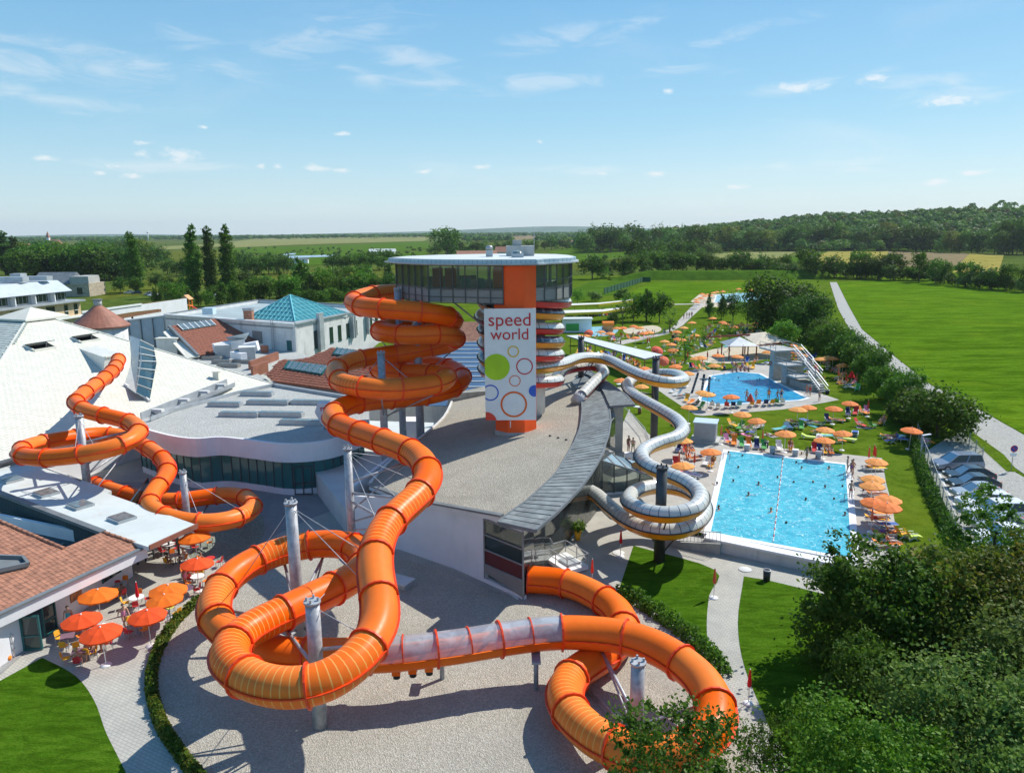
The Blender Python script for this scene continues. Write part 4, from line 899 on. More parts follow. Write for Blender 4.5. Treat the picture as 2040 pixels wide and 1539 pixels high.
b=MB(); b.beam(E1+Vector((0,0,-.1)),E2+Vector((0,0,-.1)),.3,.22); b.build('eave_gutter',mt['dark_zinc'],t)
cp=AP+Vector((0,0,.75)); s_=3.3
u1=d; v1=nrm; cs=[cp+u1*s_*i+v1*s_*j-Vector((0,0,1.35))for i,j in((-1,-1),(1,-1),(1,1),(-1,1))]
b=MB(); b.add(cs+[cp],[(0,1,4),(1,2,4),(2,3,4),(3,0,4)]); b.add([c-Vector((0,0,.25))for c in cs]+cs,[(0,1,5,4),(1,2,6,5),(2,3,7,6),(3,0,4,7)]); b.build('roof_cap',mt['shingle'],t)
for i,(px,py,lb)in enumerate(((80,692,''),(171,676,''))):
 p=PY.hit(px,py); w=1.5; up=PY.n.cross(d).normalized(); up=up if up.z>0 else-up
 def q(u,v,h):return p+d*u+up*v+PY.n*h
 b=MB()
 for(a,c)in(((-w,-.9),(w,-.9)),((w,-.9),(w,.9)),((w,.9),(-w,.9)),((-w,.9),(-w,-.9))):b.beam(q(*a,.14),q(*c,.14),.22,.3)
 o=b.build('hatch_frame',mt['shingle'],t)
 b=MB(); b.quad(q(-w+.1,-.8,.05),q(w-.1,-.8,.05),q(w-.1,.8,.05),q(-w+.1,.8,.05)); b.build('hatch_dark_sheet',mt['black'],o)  # black sheet painted in for the shade inside the hatch
 b=MB(); hp=[q(-w,.85,.32),q(w,.85,.32),q(w,-.55,1.05),q(-w,-.55,1.05)]; plate(o,'hatch_lid',hp,.08,'glass_dark')
 b=MB(); b.beam(q(.5,-.4,.1),q(.5,-.4,.95),.06); b.build('hatch_prop',mt['steel'],o)
F0,F1=PY.hit(206,742),PY.hit(247,732); B0,B1=PY.hit(157,694),PY.hit(193,688)
T0,T1=Yp(209,712,F0.y),Yp(246,705,F1.y)
b=MB(); b.add([F0-PY.n*.1,F1-PY.n*.1,T1,T0,B0,B1],[(0,1,2,3),(3,2,5,4),(0,3,4),(1,5,2)])
mt['seam']=waves_mat('standing seam sheet',(.72,.72,.66),(.52,.52,.47),.5,'X',.5)
DO=b.build('slide_dormer',mt['seam'],t)
b=MB(); b.beam(T0+Vector((0,0,.06)),T1+Vector((0,0,.06)),.3,.12); b.build('dormer_edge',mt['shingle'],DO)
GL=[PY.hit(279,677,1.5),PY.hit(306,690,.25),PY.hit(312,722,.22),PY.hit(298,797,.12),PY.hit(271,782,1.0)]
fl=[PY.hit(258,668,.05),PY.hit(279,676,1.52),PY.hit(283,715,1.5),PY.hit(271,783,1.02),PY.hit(248,767,.05),PY.hit(262,720,.05)]
b=MB(); b.add(fl,[(0,1,2,5),(5,2,3,4)]); b.build('dormer_flank',mt['seam'],t)
GLs=plate(t,'glass_strip',[GL[0],GL[1],GL[2],GL[3],GL[4]],.06,'glass_dark')
def lerp(a,c,k):return a+(c-a)*k
for k in range(8):
 f_=k/7.0; a=lerp(GL[0],GL[4],f_); c=lerp(GL[1],GL[2],f_*2.2)if f_<.45 else lerp(GL[2],GL[3],(f_-.45)/.55)
 b=MB(); b.beam(a+PY.n*.04,c+PY.n*.04,.10,.08); b.build('glazing_bar',mt['white_paint'],GLs)
b=MB(); b.beam(PY.hit(248,765,.2),PY.hit(298,798,.2),.25,.3); b.build('strip_sill',mt['offwhite'],t)
p=PY.hit(432,755); b=MB(); b.box((p.x,p.y,p.z+.5),(.75,.75,1.1)); V_=b.build('vent_box',mt['shingle'],t); b=MB(); b.box((p.x,p.y,p.z+1.08),(.95,.95,.08)); b.build('vent_lid',mt['shingle'],V_)
# low shingled wing right behind the pyramid, with a chimney box
W3=[P(325,661,8.0),P(339,653,8.4),P(398,709,4.6),P(372,713,4.4),P(330,690,6.2)]
t=thing('shingled_wing','small cream shingled roof wing beside the pyramid with a chimney box','building',(0,0,0))
plate(t,'roof',[W3[0],W3[1],W3[2],W3[3]],.2,'shingle'); p=P(336,690,5.6); b=MB(); b.box((p.x,p.y,5.6),(3.6,1.6,3.0)); b.build('chimney_box',mt['offwhite'],t); b=MB(); b.box((p.x,p.y,7.15),(4.0,1.9,.15)); b.build('chimney_lid',mt['shingle'],t)
b=MB(); b.prism([(W3[0].x,W3[0].y),(W3[1].x,W3[1].y),(W3[2].x,W3[2].y),(W3[3].x,W3[3].y)],0,4.0); b.build('walls',mt['offwhite'],t)
# curved white building with a grey gravel roof
ZC=5.3
CF=curve([(262,848),(300,860),(345,871),(390,876),(440,873),(500,879),(560,886),(620,884),(675,874),(735,850)],5)
CB=[(735,800),(545,769),(470,785),(300,832)]
t=thing('curved_building','curved white building with grey gravel roof and a band of dark glass','building',(0,0,0)); CUR=t
front=[P(a,c,ZC)for a,c in CF]; rear=[P(a,c,ZC)for a,c in CB]; outl=front+rear
b=MB(); b.add(outl,[tuple(range(len(outl)))]);
if sum(outl[i].x*outl[(i+1)%len(outl)].y-outl[(i+1)%len(outl)].x*outl[i].y for i in range(len(outl)))<0:b.f=[b.f[0][::-1]]
b.build('roof',mt['gravel_grey'],t)
b=MB(); V=[]
for i,p in enumerate(front):
 q=front[min(i+1,len(front)-1)]-front[max(i-1,0)]; n_=Vector((q.y,-q.x,0)).normalized()
 V+=[p-n_*.25+Vector((0,0,.0)),p-n_*.25+Vector((0,0,.16)),p+n_*.05+Vector((0,0,.16)),p+n_*.05-Vector((0,0,1.75)),p-n_*.8-Vector((0,0,1.75))]
k=len(front); b.add(V,[(i*5+j,i*5+j+1,(i+1)*5+j+1,(i+1)*5+j)for i in range(k-1)for j in range(4)],0,False); b.build('fascia_band',mt['white'],t)
gp=[]
for i,p in enumerate(front):
 q=front[min(i+1,len(front)-1)]-front[max(i-1,0)]; n_=Vector((q.y,-q.x,0)).normalized(); gp.append(p-n_*.7)
gp=[Vector(x)for x in smooth_path(gp,1.05,0)]
for i in range(len(gp)-1):
 a,c=gp[i],gp[i+1]; w=MB(); dd=(c-a).normalized(); n_=Vector((-dd.y,dd.x,0))*.05
 Z=lambda p,z:Vector((p.x,p.y,z))
 w.add([Z(a,.62),Z(c,.62),Z(c,3.62),Z(a,3.62),Z(a+n_,.62),Z(c+n_,.62),Z(c+n_,3.62),Z(a+n_,3.62)],[(0,1,2,3),(5,4,7,6),(0,3,7,4),(1,5,6,2)]); w.build('window',mt['glass_band'],t)
 w=MB(); w.beam(Z(a,.5)-n_*.5,Z(a,3.65)-n_*.5,.07,.1); w.build('mullion',mt['frame_dark'],t)
wallc=gp
b=MB(); V=[]
for p in gp:V+=[Z(p,0)+Vector((.05,-.15,0)),Z(p,.6)+Vector((.05,-.15,0)),Z(p,.6)+Vector((-.1,.3,0))]
b.add(V,[(i*3+j,i*3+j+1,(i+1)*3+j+1,(i+1)*3+j)for i in range(len(gp)-1)for j in range(2)]); b.build('plinth',mt['white'],t)
b=MB(); b.prism([(p.x,p.y+2.5)for p in gp]+[(rear[0].x,rear[0].y),(rear[3].x+1,rear[3].y)],0,.1); b.build('floor',mt['paving_dark'],t)
b=MB(); a_=[Z(p,0)+Vector((-.5,4.2,0))for p in gp]; b.add(a_+[p+Vector((0,0,3.6))for p in a_],[(i,i+1,len(a_)+i+1,len(a_)+i)for i in range(len(a_)-1)]); b.build('inner_wall',mt['panel_grey'],t)
for(i0,i1)in((0,1),(1,2),(2,3)):
 wallseg(t,'parapet',rear[i0],rear[i1],2.5,ZC+.4,.35,'zinc')
dp=min(gp,key=lambda p:abs((p-P(577,990,1.0)).x)+0*p.y); b=MB()
for dx in(-.85,0,.85):b.beam((dp.x+dx,dp.y-.22,.05),(dp.x+dx,dp.y-.22,2.9),.1)
for z in(.1,1.2,2.9):b.beam((dp.x-.9,dp.y-.2,z),(dp.x+.9,dp.y-.2,z),.1)
b.build('door_frame',mt['frame_dark'],t)
for px,py,L_ in((513,788,4.2),(449,809,4.0),(535,805,5.2),(478,829,4.6),(560,829,5.2),(621,805,5.0),(600,845,4.6)):
 skylight(t,px,py,lambda x,y:P(x,y,ZC),L_,.95,.5,(1,-.12),bars=5)
b=MB(); g0,g1=P(300,838,ZC+.1),P(468,768,ZC+.1); dg=(g1-g0).normalized()
t=thing('metal_gutter','long zinc box gutter with brackets between the pyramid and the grey roof','gutter',tuple(g0)); nn=Vector((-dg.y,dg.x,0))
for off,h in((0,.45),(1.1,.9)):
 w=MB(); w.beam(g0+nn*off+Vector((0,0,h/2)),g1+nn*off+Vector((0,0,h/2)),.1,h); world_part(w.build('gutter_wall',mt['zinc'],None),t)
w=MB(); w.beam(g0+nn*.55-Vector((0,0,.1)),g1+nn*.55-Vector((0,0,.1)),1.1,.08); world_part(w.build('gutter_floor',mt['zinc'],None),t)
for k in(.12,.4,.64,.86):
 c=g0+(g1-g0)*k+nn*.5+Vector((0,0,.62)); w=MB(); w.box(c,(.6,1.2,.32),math.atan2(dg.y,dg.x)); world_part(w.build('bracket',mt['offwhite'],None),t)
p=P(648,855,ZC); t=thing('roof_vent','white tapered vent funnel with a red mark on the grey roof','vent',tuple(p))
b=MB(); b.add([(-.25,-.25,.5),(.25,-.25,.5),(.25,.25,.5),(-.25,.25,.5),(-.85,-.6,2.0),(.85,-.6,2.0),(.85,.6,2.0),(-.85,.6,2.0),(-.5,-.6,2.9),(.5,-.6,2.9),(.5,.6,2.9),(-.5,.6,2.9)],[(0,1,5,4),(1,2,6,5),(2,3,7,6),(3,0,4,7),(4,5,9,8),(5,6,10,9),(6,7,11,10),(7,4,8,11),(8,9,10,11)]); b.build('funnel',mt['white'],t)
b=MB(); b.box((0,-.62,2.45),(.5,.02,.1)); b.build('red_bar',FAB['red'],t)
for dx in(-.16,.16):b=MB(); b.box((dx,-.62,2.25),(.1,.02,.26)); b.build('red_bar',FAB['red'],t)
b=MB(); b.cyl((0,0,0),(0,0,.55),.16,.2,10); b.build('stub',mt['steel'],t)
# main building: tilted gravel roof, white front wall, plank eaves, glass side
RA,RBx=6.0,.14
rz_=lambda x,y=0:RA+RBx*x
RP=lambda px,py,o=0.:PLN(px,py,RA+o,RBx)
t=thing('slide_hall','white hall with a wide tilted gravel roof, plank eaves and a glass side','building',(0,0,0)); HALL=t
OUTER=[(1068,1054),(1080,1044),(1109,1019),(1134,994),(1156,970),(1177,942),(1190,921),(1202,899),(1207,880),(1213,863),(1217,837),(1215,817),(1209,800),(1204,781),(1191,761),(1167,735)]
INNER=[(993,1038),(1010,1024),(1049,996),(1066,981),(1083,966),(1098,951),(1113,934),(1130,905),(1144,880),(1148,871),(1155,853),(1158,838),(1160,815),(1159,798),(1152,778),(1140,758)]
roof_px=[(735,965),(804,991),(1000,1027),(1040,1042)]+[(a-14,c)for a,c in OUTER[1:]]+[(1100,742),(905,782),(900,800),(884,831),(850,862),(811,890),(770,925)]
rp=[RP(*q)for q in roof_px]
b=MB(); b.prism([(p.x,p.y)for p in rp],lambda x,y:rz_(x)-.45,lambda x,y:rz_(x));
b.m[-2]=1; b.build('roof',[mt['white'],mt['gravel_roof']],t)
b=MB(); ed=[RP(*q,.05)for q in((735,965),(804,991),(1000,1027))]
for i in range(2):b.beam(ed[i]+Vector((0,-.05,.05)),ed[i+1]+Vector((0,-.05,.05)),.45,.14)
b.build('roof_edge',mt['dark_zinc'],t)
b=MB(); ed=[RP(*q,.05)for q in curve([(902,790),(900,800),(884,831),(850,862),(811,890),(770,925),(737,962)],3)]
for i in range(len(ed)-1):b.beam(ed[i],ed[i+1],.22,.22)
b.build('roof_kerb',mt['offwhite'],t)
fw=[P(735,1075,0),P(802,1096,0),P(900,1132,0),P(964,1160,0)]; fc=P(1043,1195,0)
fw=[Vector((-14.2,61.5,0)),Vector((-9.2,58.6,0)),Vector((-4.6,55.0,0)),Vector((-2.15,52.6,0))]
for i in range(3):wallseg(t,'front_wall',fw[i],fw[i+1],0,rz_(fw[i].x)-.3,.35,'white',zb=rz_(fw[i+1].x)-.3)
wallseg(t,'front_wall',fw[3],fc,0,.3,.3,'white',zb=.3); wallseg(t,'front_wall',fw[3],fc,5.05,rz_(fw[3].x)-.3,.3,'white',zb=rz_(fc.x)-.3)
wallseg(t,'left_wall',Vector((-10,80,0)),fw[0],0,4.2,.35,'white')
def bay(a,c,z0,z1,zlow0,zlow1,rows,cols,gl='glass_clear',fr='frame_grey'):
 d_=(c-a).normalized(); n_=Vector((-d_.y,d_.x,0)); Z=lambda p,z:Vector((p.x,p.y,z))
 for k in range(cols):
  p,q=a+(c-a)*(k/cols),a+(c-a)*((k+1)/cols)
  for r in range(rows):
   za,zb=z0+(z1-z0)*r/rows,z0+(z1-z0)*(r+1)/rows; w=MB()
   w.add([Z(p,za),Z(q,za),Z(q,zb),Z(p,zb),Z(p+n_*.05,za),Z(q+n_*.05,za),Z(q+n_*.05,zb),Z(p+n_*.05,zb)],[(0,1,2,3),(5,4,7,6),(3,2,6,7),(0,4,5,1)]); w.build('pane',mt[gl if isinstance(gl,str)else gl[r]],t)
 for k in range(cols+1):
  p=a+(c-a)*(k/cols); w=MB(); w.beam(Z(p,zlow0)-n_*.03,Z(p,z1)-n_*.03,.1,.12); w.build('mullion',mt[fr],t)
 for r in range(rows+1):
  z=z0+(z1-z0)*r/rows; w=MB(); w.beam(Z(a,z)-n_*.05,Z(c,z)-n_*.05,.08,.1); w.build('transom',mt[fr],t)
bay(fw[3]+Vector((.02,-.03,0)),fc+Vector((.02,-.03,0)),1.5,5.0,.4,0,3,1,('glass_wine','glass_dark','glass_clear'))
plate(t,'sill_panel',[Vector((fw[3].x,fw[3].y-.05,1.45)),Vector((fc.x,fc.y-.05,1.45)),Vector((fc.x,fc.y-.05,.25)),Vector((fw[3].x,fw[3].y-.05,.95))],.08,'panel_grey')
g1_,g2_,g3_=Vector((2.31,54.78,0)),Vector((7.4,66.0,0)),Vector((8.2,68.4,0))
def side_bay(a,c,cols):
 za=min(rz_(a.x),rz_(c.x))-.15; bay(c,a,.15,za,.05,0,3,cols)
fs=[Vector((.68,49.76,0)),Vector((1.45,52.3,0)),Vector((2.4,54.9,0)),Vector((4.0,58.4,0)),Vector((5.6,61.8,0)),Vector((7.0,65.0,0)),Vector((8.4,68.6,0)),Vector((10.4,75,0))]
for i in range(len(fs)-1):side_bay(fs[i],fs[i+1],1)
b=MB(); b.prism([(p.x-.4,p.y)for p in fs]+[(-8,78),(-13.5,62)]+[(p.x+.2,p.y+.5)for p in fw],.02,.08); b.build('floor',mt['offwhite'],t)
for(x,y)in((-1,60),(3,63),(0,68)):b=MB(); b.cyl((x,y,.05),(x,y,rz_(x)-.4),.22,.22,12); b.build('interior_column',mt['white'],t)
b=MB(); b.prism([(-6,66),(6,70),(7,76),(-8,76)],.1,3.2); b.build('inner_core',mt['white'],t)
wallseg(t,'right_wall',(10.4,75),(11.6,92),1,7.2,.3,'concrete'); wallseg(t,'rear_wall',(11.6,98),(-8,92),0,6.0,.3,'concrete')
def polyp(pl,s):
 L=[0]
 for i in range(1,len(pl)):L.append(L[-1]+(pl[i]-pl[i-1]).length)
 x=s*L[-1]
 for i in range(1,len(pl)):
  if x<=L[i]+1e-9:return pl[i-1]+(pl[i]-pl[i-1])*((x-L[i-1])/(L[i]-L[i-1]))
 return pl[-1]
def planks(root,A,Bq,n_,th=.1,gap=.10,name='plank'):
 for k in range(n_):
  s0,s1=k/n_,(k+1-gap)/n_; a0,a1,b0,b1=polyp(A,s0),polyp(A,s1),polyp(Bq,s0),polyp(Bq,s1); h=random.uniform(-.012,.012)
  plate(root,name,[a0+Vector((0,0,h)),b0+Vector((0,0,h)),b1+Vector((0,0,h-.02)),a1+Vector((0,0,h-.02))],th,'plank')
inn=[RP(*q,.32)for q in INNER]; out=[RP(*q,.30)for q in OUTER]
planks(t,inn,out,66)
for nm,pl in(('eave_rail',out),('eave_rail',inn)):
 b=MB()
 for i in range(len(pl)-1):b.beam(pl[i]-Vector((0,0,.08)),pl[i+1]-Vector((0,0,.08)),.14,.22)
 b.build(nm,mt['dark_zinc'],t)
b=MB(); b.beam(inn[0]-Vector((0,0,.1)),out[0]-Vector((0,0,.1)),.2,.25); b.build('eave_rail',mt['dark_zinc'],t)
up_o=[RP(*q,.7)for q in((1163,730),(1181,741),(1202,754),(1224,769),(1249,787),(1264,805))]; up_i=[RP(*q,.55)for q in((1150,740),(1172,745),(1191,762),(1203,781),(1210,797),(1215,808))]
planks(t,up_i,up_o,18)
b=MB()
for i in range(5):b.beam(up_o[i]-Vector((0,0,.1)),up_o[i+1]-Vector((0,0,.1)),.15,.22)
b.beam(up_o[-1]-Vector((0,0,.1)),up_i[-1]-Vector((0,0,.1)),.15,.22); b.build('eave_rail',mt['dark_zinc'],t)
b=MB(); p=P(1216,900,ZP); q=P(1240,900,ZP); b.prism([(p.x,p.y),(q.x,q.y),(q.x+.6,q.y+5.5),(p.x+.5,p.y+5.5)],ZP-.9,7.3); b.build('stair_block',mt['concrete'],t)
A0,A1=Vector((8.3,68.6,0)),Vector((13.3,69.6,0)); t=thing('glass_annex','low glass porch with a sloping glass roof beside the hall','annex',(0,0,0))
dA=(A1-A0).normalized(); nA=Vector((-dA.y,dA.x,0)); zt=lambda k:4.35-1.9*k
wallseg(t,'base_wall',A0,A1,0,1.15,.25,'white')
for k in range(4):
 p,q=A0+(A1-A0)*(k/4),A0+(A1-A0)*((k+1)/4)
 b=MB(); b.add([Z(p,1.2),Z(q,1.2),Z(q,zt((k+1)/4)),Z(p,zt(k/4)),Z(p+nA*.05,1.2),Z(q+nA*.05,1.2),Z(q+nA*.05,zt((k+1)/4)),Z(p+nA*.05,zt(k/4))],[(0,1,2,3),(5,4,7,6)]); b.build('pane',mt['glass_clear'],t)
 r0,r1=p+nA*4.0,q+nA*4.0
 plate(t,'roof_pane',[Z(p,zt(k/4)+.08),Z(q,zt((k+1)/4)+.08),Z(r1,zt((k+1)/4)+.25),Z(r0,zt(k/4)+.25)],.05,'glass_sky_reflection')
for k in range(5):
 p=A0+(A1-A0)*(k/4); b=MB(); b.beam(Z(p,1.15)-nA*.04,Z(p,zt(k/4)+.05)-nA*.04,.1); b.build('post',mt['frame_dark'],t)
 b=MB(); b.beam(Z(p,zt(k/4)+.1),Z(p+nA*4,zt(k/4)+.28),.1,.1); b.build('rafter',mt['frame_grey'],t)
b=MB(); b.beam(Z(A0,zt(0)+.05)-nA*.06,Z(A1,zt(1)+.05)-nA*.06,.14,.16); b.build('eave_beam',mt['frame_grey'],t)
wallseg(t,'side_pane',A1,A1+nA*4,.2,zt(1),.05,'glass_clear',zb=zt(1)+.2)
b=MB(); b.box((10.8,71.5,.05),(5,4.5,.08)); b.build('floor',mt['offwhite'],t)
# sunken terrace behind the slide columns
t=thing('low_terrace','pale sunken flat roof between the grey roof and the slide hall','roof terrace',(0,0,0))
b=MB(); b.prism([(-20,73.5),(-14.4,62.2),(-10.2,79),(-7.5,92),(-20,94)],0,2.2); b.build('deck',mt['pale_roof'],t)
p=Yp(819,868,82); b=MB(); b.box((p.x,82.2,3.4),(1.6,2.2,3.6)); b.build('white_hut',mt['white'],t)
p=Yp(845,840,80); b=MB(); b.box((p.x+.8,81.5,3.0),(2.2,1.2,.5),.3); b.build('duct',mt['zinc'],t)
# louvred roof behind the tower
t=thing('louvred_roof','stepped roof of blue glass louvres behind the orange coils','roof',(0,0,0))
b=MB(); b.prism([(-20,98),(-3.5,95),(-2,128),(-22,132)],0,3.4); b.build('base',mt['offwhite'],t)
for k in range(13):
 y=96+k*2.5; z=3.6+k*.26; w=MB()
 w.add([(-19.5,y,z),(-3.6+k*.1,y-.6,z),(-3.6+k*.1,y+1.4,z+.55),(-19.5,y+2.0,z+.55)],[(0,1,2,3)]); w.build('louvre',mt['glass_blue']if 'glass_blue' in mt else mt.setdefault('glass_blue',glass('blue louvre glass',(.10,.18,.30),.75,.12,.8)),t)
 w=MB(); w.beam((-19.5,y+2.0,z+.50),(-3.6+k*.1,y+1.4,z+.50),.55,.18); w.build('louvre_beam',mt['zinc'],t)
p=P(940,655,8); t=thing('gable_house','small clay tiled gable roof behind the louvred roof','house',(p.x,p.y,0))
b=MB(); b.add([(-6,-3,6),(5,-3,6),(5,5,6),(-6,5,6),(-2,1,9.2),(1,1,9.2)],[(0,1,5,4),(1,2,5),(2,3,4,5),(3,0,4)]); b.build('roof',mt['tile_red'],t); b=MB(); b.box((-.5,1,3),(10,7,6)); b.build('walls',mt['offwhite'],t)
# brown tiled roofs and flat roofs with ducts between the halls
M1,M2,M3,M4=P(547,759,4.5),P(706,781,4.5),P(750,716,7.3),P(556,717,7.0)
pm=Plane(M1,M2,P(640,700,7.6));
t=thing('tiled_roof','brown ribbed tile roof with two teal skylights behind the big slide','roof',(0,0,0))
mq=[pm.hit(*q)for q in((531,747),(547,759),(706,781),(760,745),(764,706),(661,693),(604,716),(556,718))]
plate(t,'roof_slab',mq,.25,'tile_brown'); cover(t,'tile',[q+pm.n*.0 for q in mq],M2-M1,.9,.62,.07,'tile_brown',250,.0,.02,.01,'tile')
b=MB(); b.prism([(q.x,q.y)for q in mq],0,3.6); b.build('walls',mt['offwhite'],t)
for pts,nb in((((566,733),(576,718),(656,728),(641,745)),7),(((664,705),(672,692),(715,698),(706,710)),4)):
 q=[pm.hit(*x,.25)for x in pts]; o=plate(t,'skylight',q,.25,'frame_teal'); plate(o,'pane',[x+pm.n*.05 for x in[lerp(sum(q,Vector())/4,y,.9)for y in q]],.04,'glass_pale')
 for k in range(nb+1):
  b=MB(); b.beam(lerp(q[0],q[3],k/nb)+pm.n*.07,lerp(q[1],q[2],k/nb)+pm.n*.07,.12,.08); b.build('glazing_bar',mt['frame_teal'],o)
L1,L2,L3,L4=P(395,709,4.6),P(457,688,5.2),P(434,634,9.2),P(337,650,8.8); pl_=Plane(L1,L2,L4)
L3=pl_.hit(434,634)
t=thing('tiled_roof','brown tiled pitched roof with one long pale skylight beside the grey hall','roof',(0,0,0))
plate(t,'roof_slab',[L1,L2,L3,L4],.25,'tile_brown'); cover(t,'tile',[L1,L2,L3,L4],L3-L4,.8,.6,.06,'tile_brown',120,.5,.02,.01,'tile')
b=MB(); b.add([L3,pl_.hit(434,634)+Vector((9,5,-3.6)),L2+Vector((4,4,0)),L2],[(0,3,2,1)]); b.build('hip_face',mt['tile_brown'],t)
b=MB(); b.beam(L4,L1,.5,.5); b.build('verge_board',mt['dark_zinc'],t)
q=[pl_.hit(*x,.25)for x in((365,657),(353,646),(419,637),(430,647))]; o=plate(t,'skylight',q,.25,'frame_teal')
for k in range(7):b=MB(); b.beam(lerp(q[1],q[2],k/6)+pl_.n*.05,lerp(q[0],q[3],k/6)+pl_.n*.05,.14,.08); b.build('glazing_bar',mt['white_paint'],o)
plate(o,'pane',[x+pl_.n*.03 for x in q],.03,'glass_pale')
t=thing('flat_roof','low gravel flat roof with wrapped ducts beside the grey hall','roof',(0,0,0)); DUCT=t
fp=[P(*q,3.9)for q in((380,718),(395,706),(460,688),(590,700),(620,712),(560,718),(505,738),(545,765),(470,755))]
b=MB(); b.prism([(q.x,q.y)for q in fp],0,3.9,0,1); b.build('slab',[mt['offwhite'],mt['gravel_grey']],t)
for px,py,w_,h_ in((446,712,2.6,2.3),(494,718,2.6,2.4)):
 p=P(px,py,3.9); b=MB(); b.box((p.x,p.y,3.9+h_/2),(w_,w_*.9,h_),.3); b.build('duct_tower',mt['zinc'],t); b=MB(); b.box((p.x,p.y,3.95+h_),(w_*1.08,w_,.1),.3); b.build('duct_lid',mt['offwhite'],t)
for a,c,w_ in(((426,694,5.5),(486,683,6.0),1.6),((488,693,5.8),(514,688,6.2),1.6),((465,706,5.0),(486,710,5.0),1.2)):
 b=MB(); b.beam(P(*a),P(*c),w_,w_); b.build('wrapped_duct',mt['white'],t)
b=MB(); b.add([P(449,672,7.2),P(497,662,8.6),P(490,676,6.6),P(461,682,5.6)],[(0,1,2,3)]); b.build('foil_sheet',mt['corrugated'],t)
for px,py,L_ in((424,716,3.6),(443,724,3.4),(456,731,3.8),(485,723,3.4)):skylight(t,px,py,lambda x,y:P(x,y,3.9),L_,1.1,.6,(1,-.2),curb='panel_grey')
for a,c in(((500,737),(556,716)),((505,747),(535,736)),((520,703),(534,703))):
 A_,C_=P(*a,3.9),P(*c,3.9); wallseg(t,'parapet',A_,C_,3.5,5.3,.4,'copper')
 # grey hall with the glass pyramid
H0,H1,H2=P(329,627,9),P(587,646,9),P(757,611,9); H3=H2+(H0-H1)*1.05; ZH=9
t=thing('grey_hall','pale grey flat roofed hall carrying a turquoise glass pyramid','building',(0,0,0)); GH=t
for a,c in((H0,H1),(H1,H2),(H2,H3),(H3,H0)):wallseg(t,'wall',a,c,0,ZH,.4,'offwhite')
mt['membrane']=M('grey roof membrane',(.36,.42,.42),.7,.15,.3,dirt=(.2,.22,.22),dirt_amt=.3)
b=MB(); b.prism([(q.x,q.y)for q in(H0,H1,H2,H3)],ZH-.9,ZH-.6); b.build('roof',mt['membrane'],t)
for a,c,m_ in((H0,H1,'white_paint'),(H1,H2,'zinc'),(H2,H3,'dark_zinc'),(H3,H0,'dark_zinc')):
 b=MB(); b.beam(a+Vector((0,0,.1)),c+Vector((0,0,.1)),.7,.25); b.build('coping',mt[m_],t)
BC=[P(588,640,9.1),P(489,634,9.1),None,P(692,624,9.1)]; BC[2]=BC[1]+BC[3]-BC[0]; gap_=sum(BC,Vector())/4; gap_.z=14.3
apx=Yp(578,588,gap_.y)
o=None
for i in range(4):
 a,c=BC[i],BC[(i+1)%4]; b=MB(); b.add([a,c,apx],[(0,1,2)]if(c-a).cross(apx-a).z>0 else[(0,2,1)]); f_=b.build('glass_face',mt['glass_teal'],t)
 for k in range(13):
  s=k/12; bpt=lerp(a,c,s); top_=lerp(a,apx,min(1,s*2))if s<.5 else lerp(c,apx,min(1,(1-s)*2)); w=MB()
  if(top_-bpt).length>.3:w.beam(bpt+Vector((0,0,.1)),top_+Vector((0,0,.1)),.09); w.build('glazing_bar',mt['bar_teal']if 'bar_teal' in mt else mt.setdefault('bar_teal',M('turquoise bars',(.22,.62,.66),.4,.05)),f_)
 for k in range(1,6):
  w=MB(); w.beam(lerp(a,apx,k/6)+Vector((0,0,.1)),lerp(c,apx,k/6)+Vector((0,0,.1)),.09); w.build('glazing_bar',mt['bar_teal'],f_)
 w=MB(); w.beam(a+Vector((0,0,.12)),apx+Vector((0,0,.12)),.2); w.build('hip_bar',mt['bar_teal'],t)
b=MB(); b.prism([(q.x,q.y)for q in BC],ZH-.6,9.1); b.build('pyramid_kerb',mt['offwhite'],t)
dH=(H2-H1).normalized(); nH=Vector((dH.y,-dH.x,0))
for k,z0,z1 in((.20,3.6,7.0),(.27,3.8,6.8),(.37,3.9,7.0),(.465,3.9,7.0),(.565,4.0,7.0),(.66,4.2,7.2),(.86,4.5,7.2),(.94,4.6,7.2)):
 p=H1+(H2-H1)*k; w=MB(); w.box((p.x+nH.x*.02,p.y+nH.y*.02,(z0+z1)/2),(1.25,.12,z1-z0),math.atan2(dH.y,dH.x)); o=w.build('window',mt['glass_dark'],t)
 w=MB(); w.box((p.x+nH.x*.06,p.y+nH.y*.06,z0-.06),(1.45,.16,.12),math.atan2(dH.y,dH.x)); w.build('sill',mt['frame_teal'],o)
for k,wd in((.235,1.5),(.60,.35),(.625,.35),(.80,.6)):
 p=H1+(H2-H1)*k+nH*.45; w=MB(); w.box((p.x,p.y,6.7 if wd>1 else 6.0),(wd,.7,7.2 if wd>1 else 4.6),math.atan2(dH.y,dH.x)); w.build('flue',mt['zinc'],t)
dG=(H1-H0).normalized(); nG=Vector((dG.y,-dG.x,0)); rg=math.atan2(dG.y,dG.x)
for k,z0,z1,wd,m_,nm in((.73,4.9,7.2,2.6,'panel_grey','louvre_panel'),(.73,3.9,4.85,2.6,'white_paint','door'),(.955,4.0,5.9,1.2,'frame_teal','door')):
 p=H0+(H1-H0)*k+nG*.05; w=MB(); w.box((p.x,p.y,(z0+z1)/2),(wd,.12,z1-z0),rg); w.build(nm,mt[m_],t)
b=MB(); p=H0+(H1-H0)*.85+nG*.35; p.z=0
for sx in(-.3,.3):b.beam(p+dG*sx+Vector((0,0,3.9)),p+dG*sx+Vector((0,0,9.8)),.08)
for k in range(16):b.beam(p-dG*.3+Vector((0,0,4.1+k*.36)),p+dG*.3+Vector((0,0,4.1+k*.36)),.06)
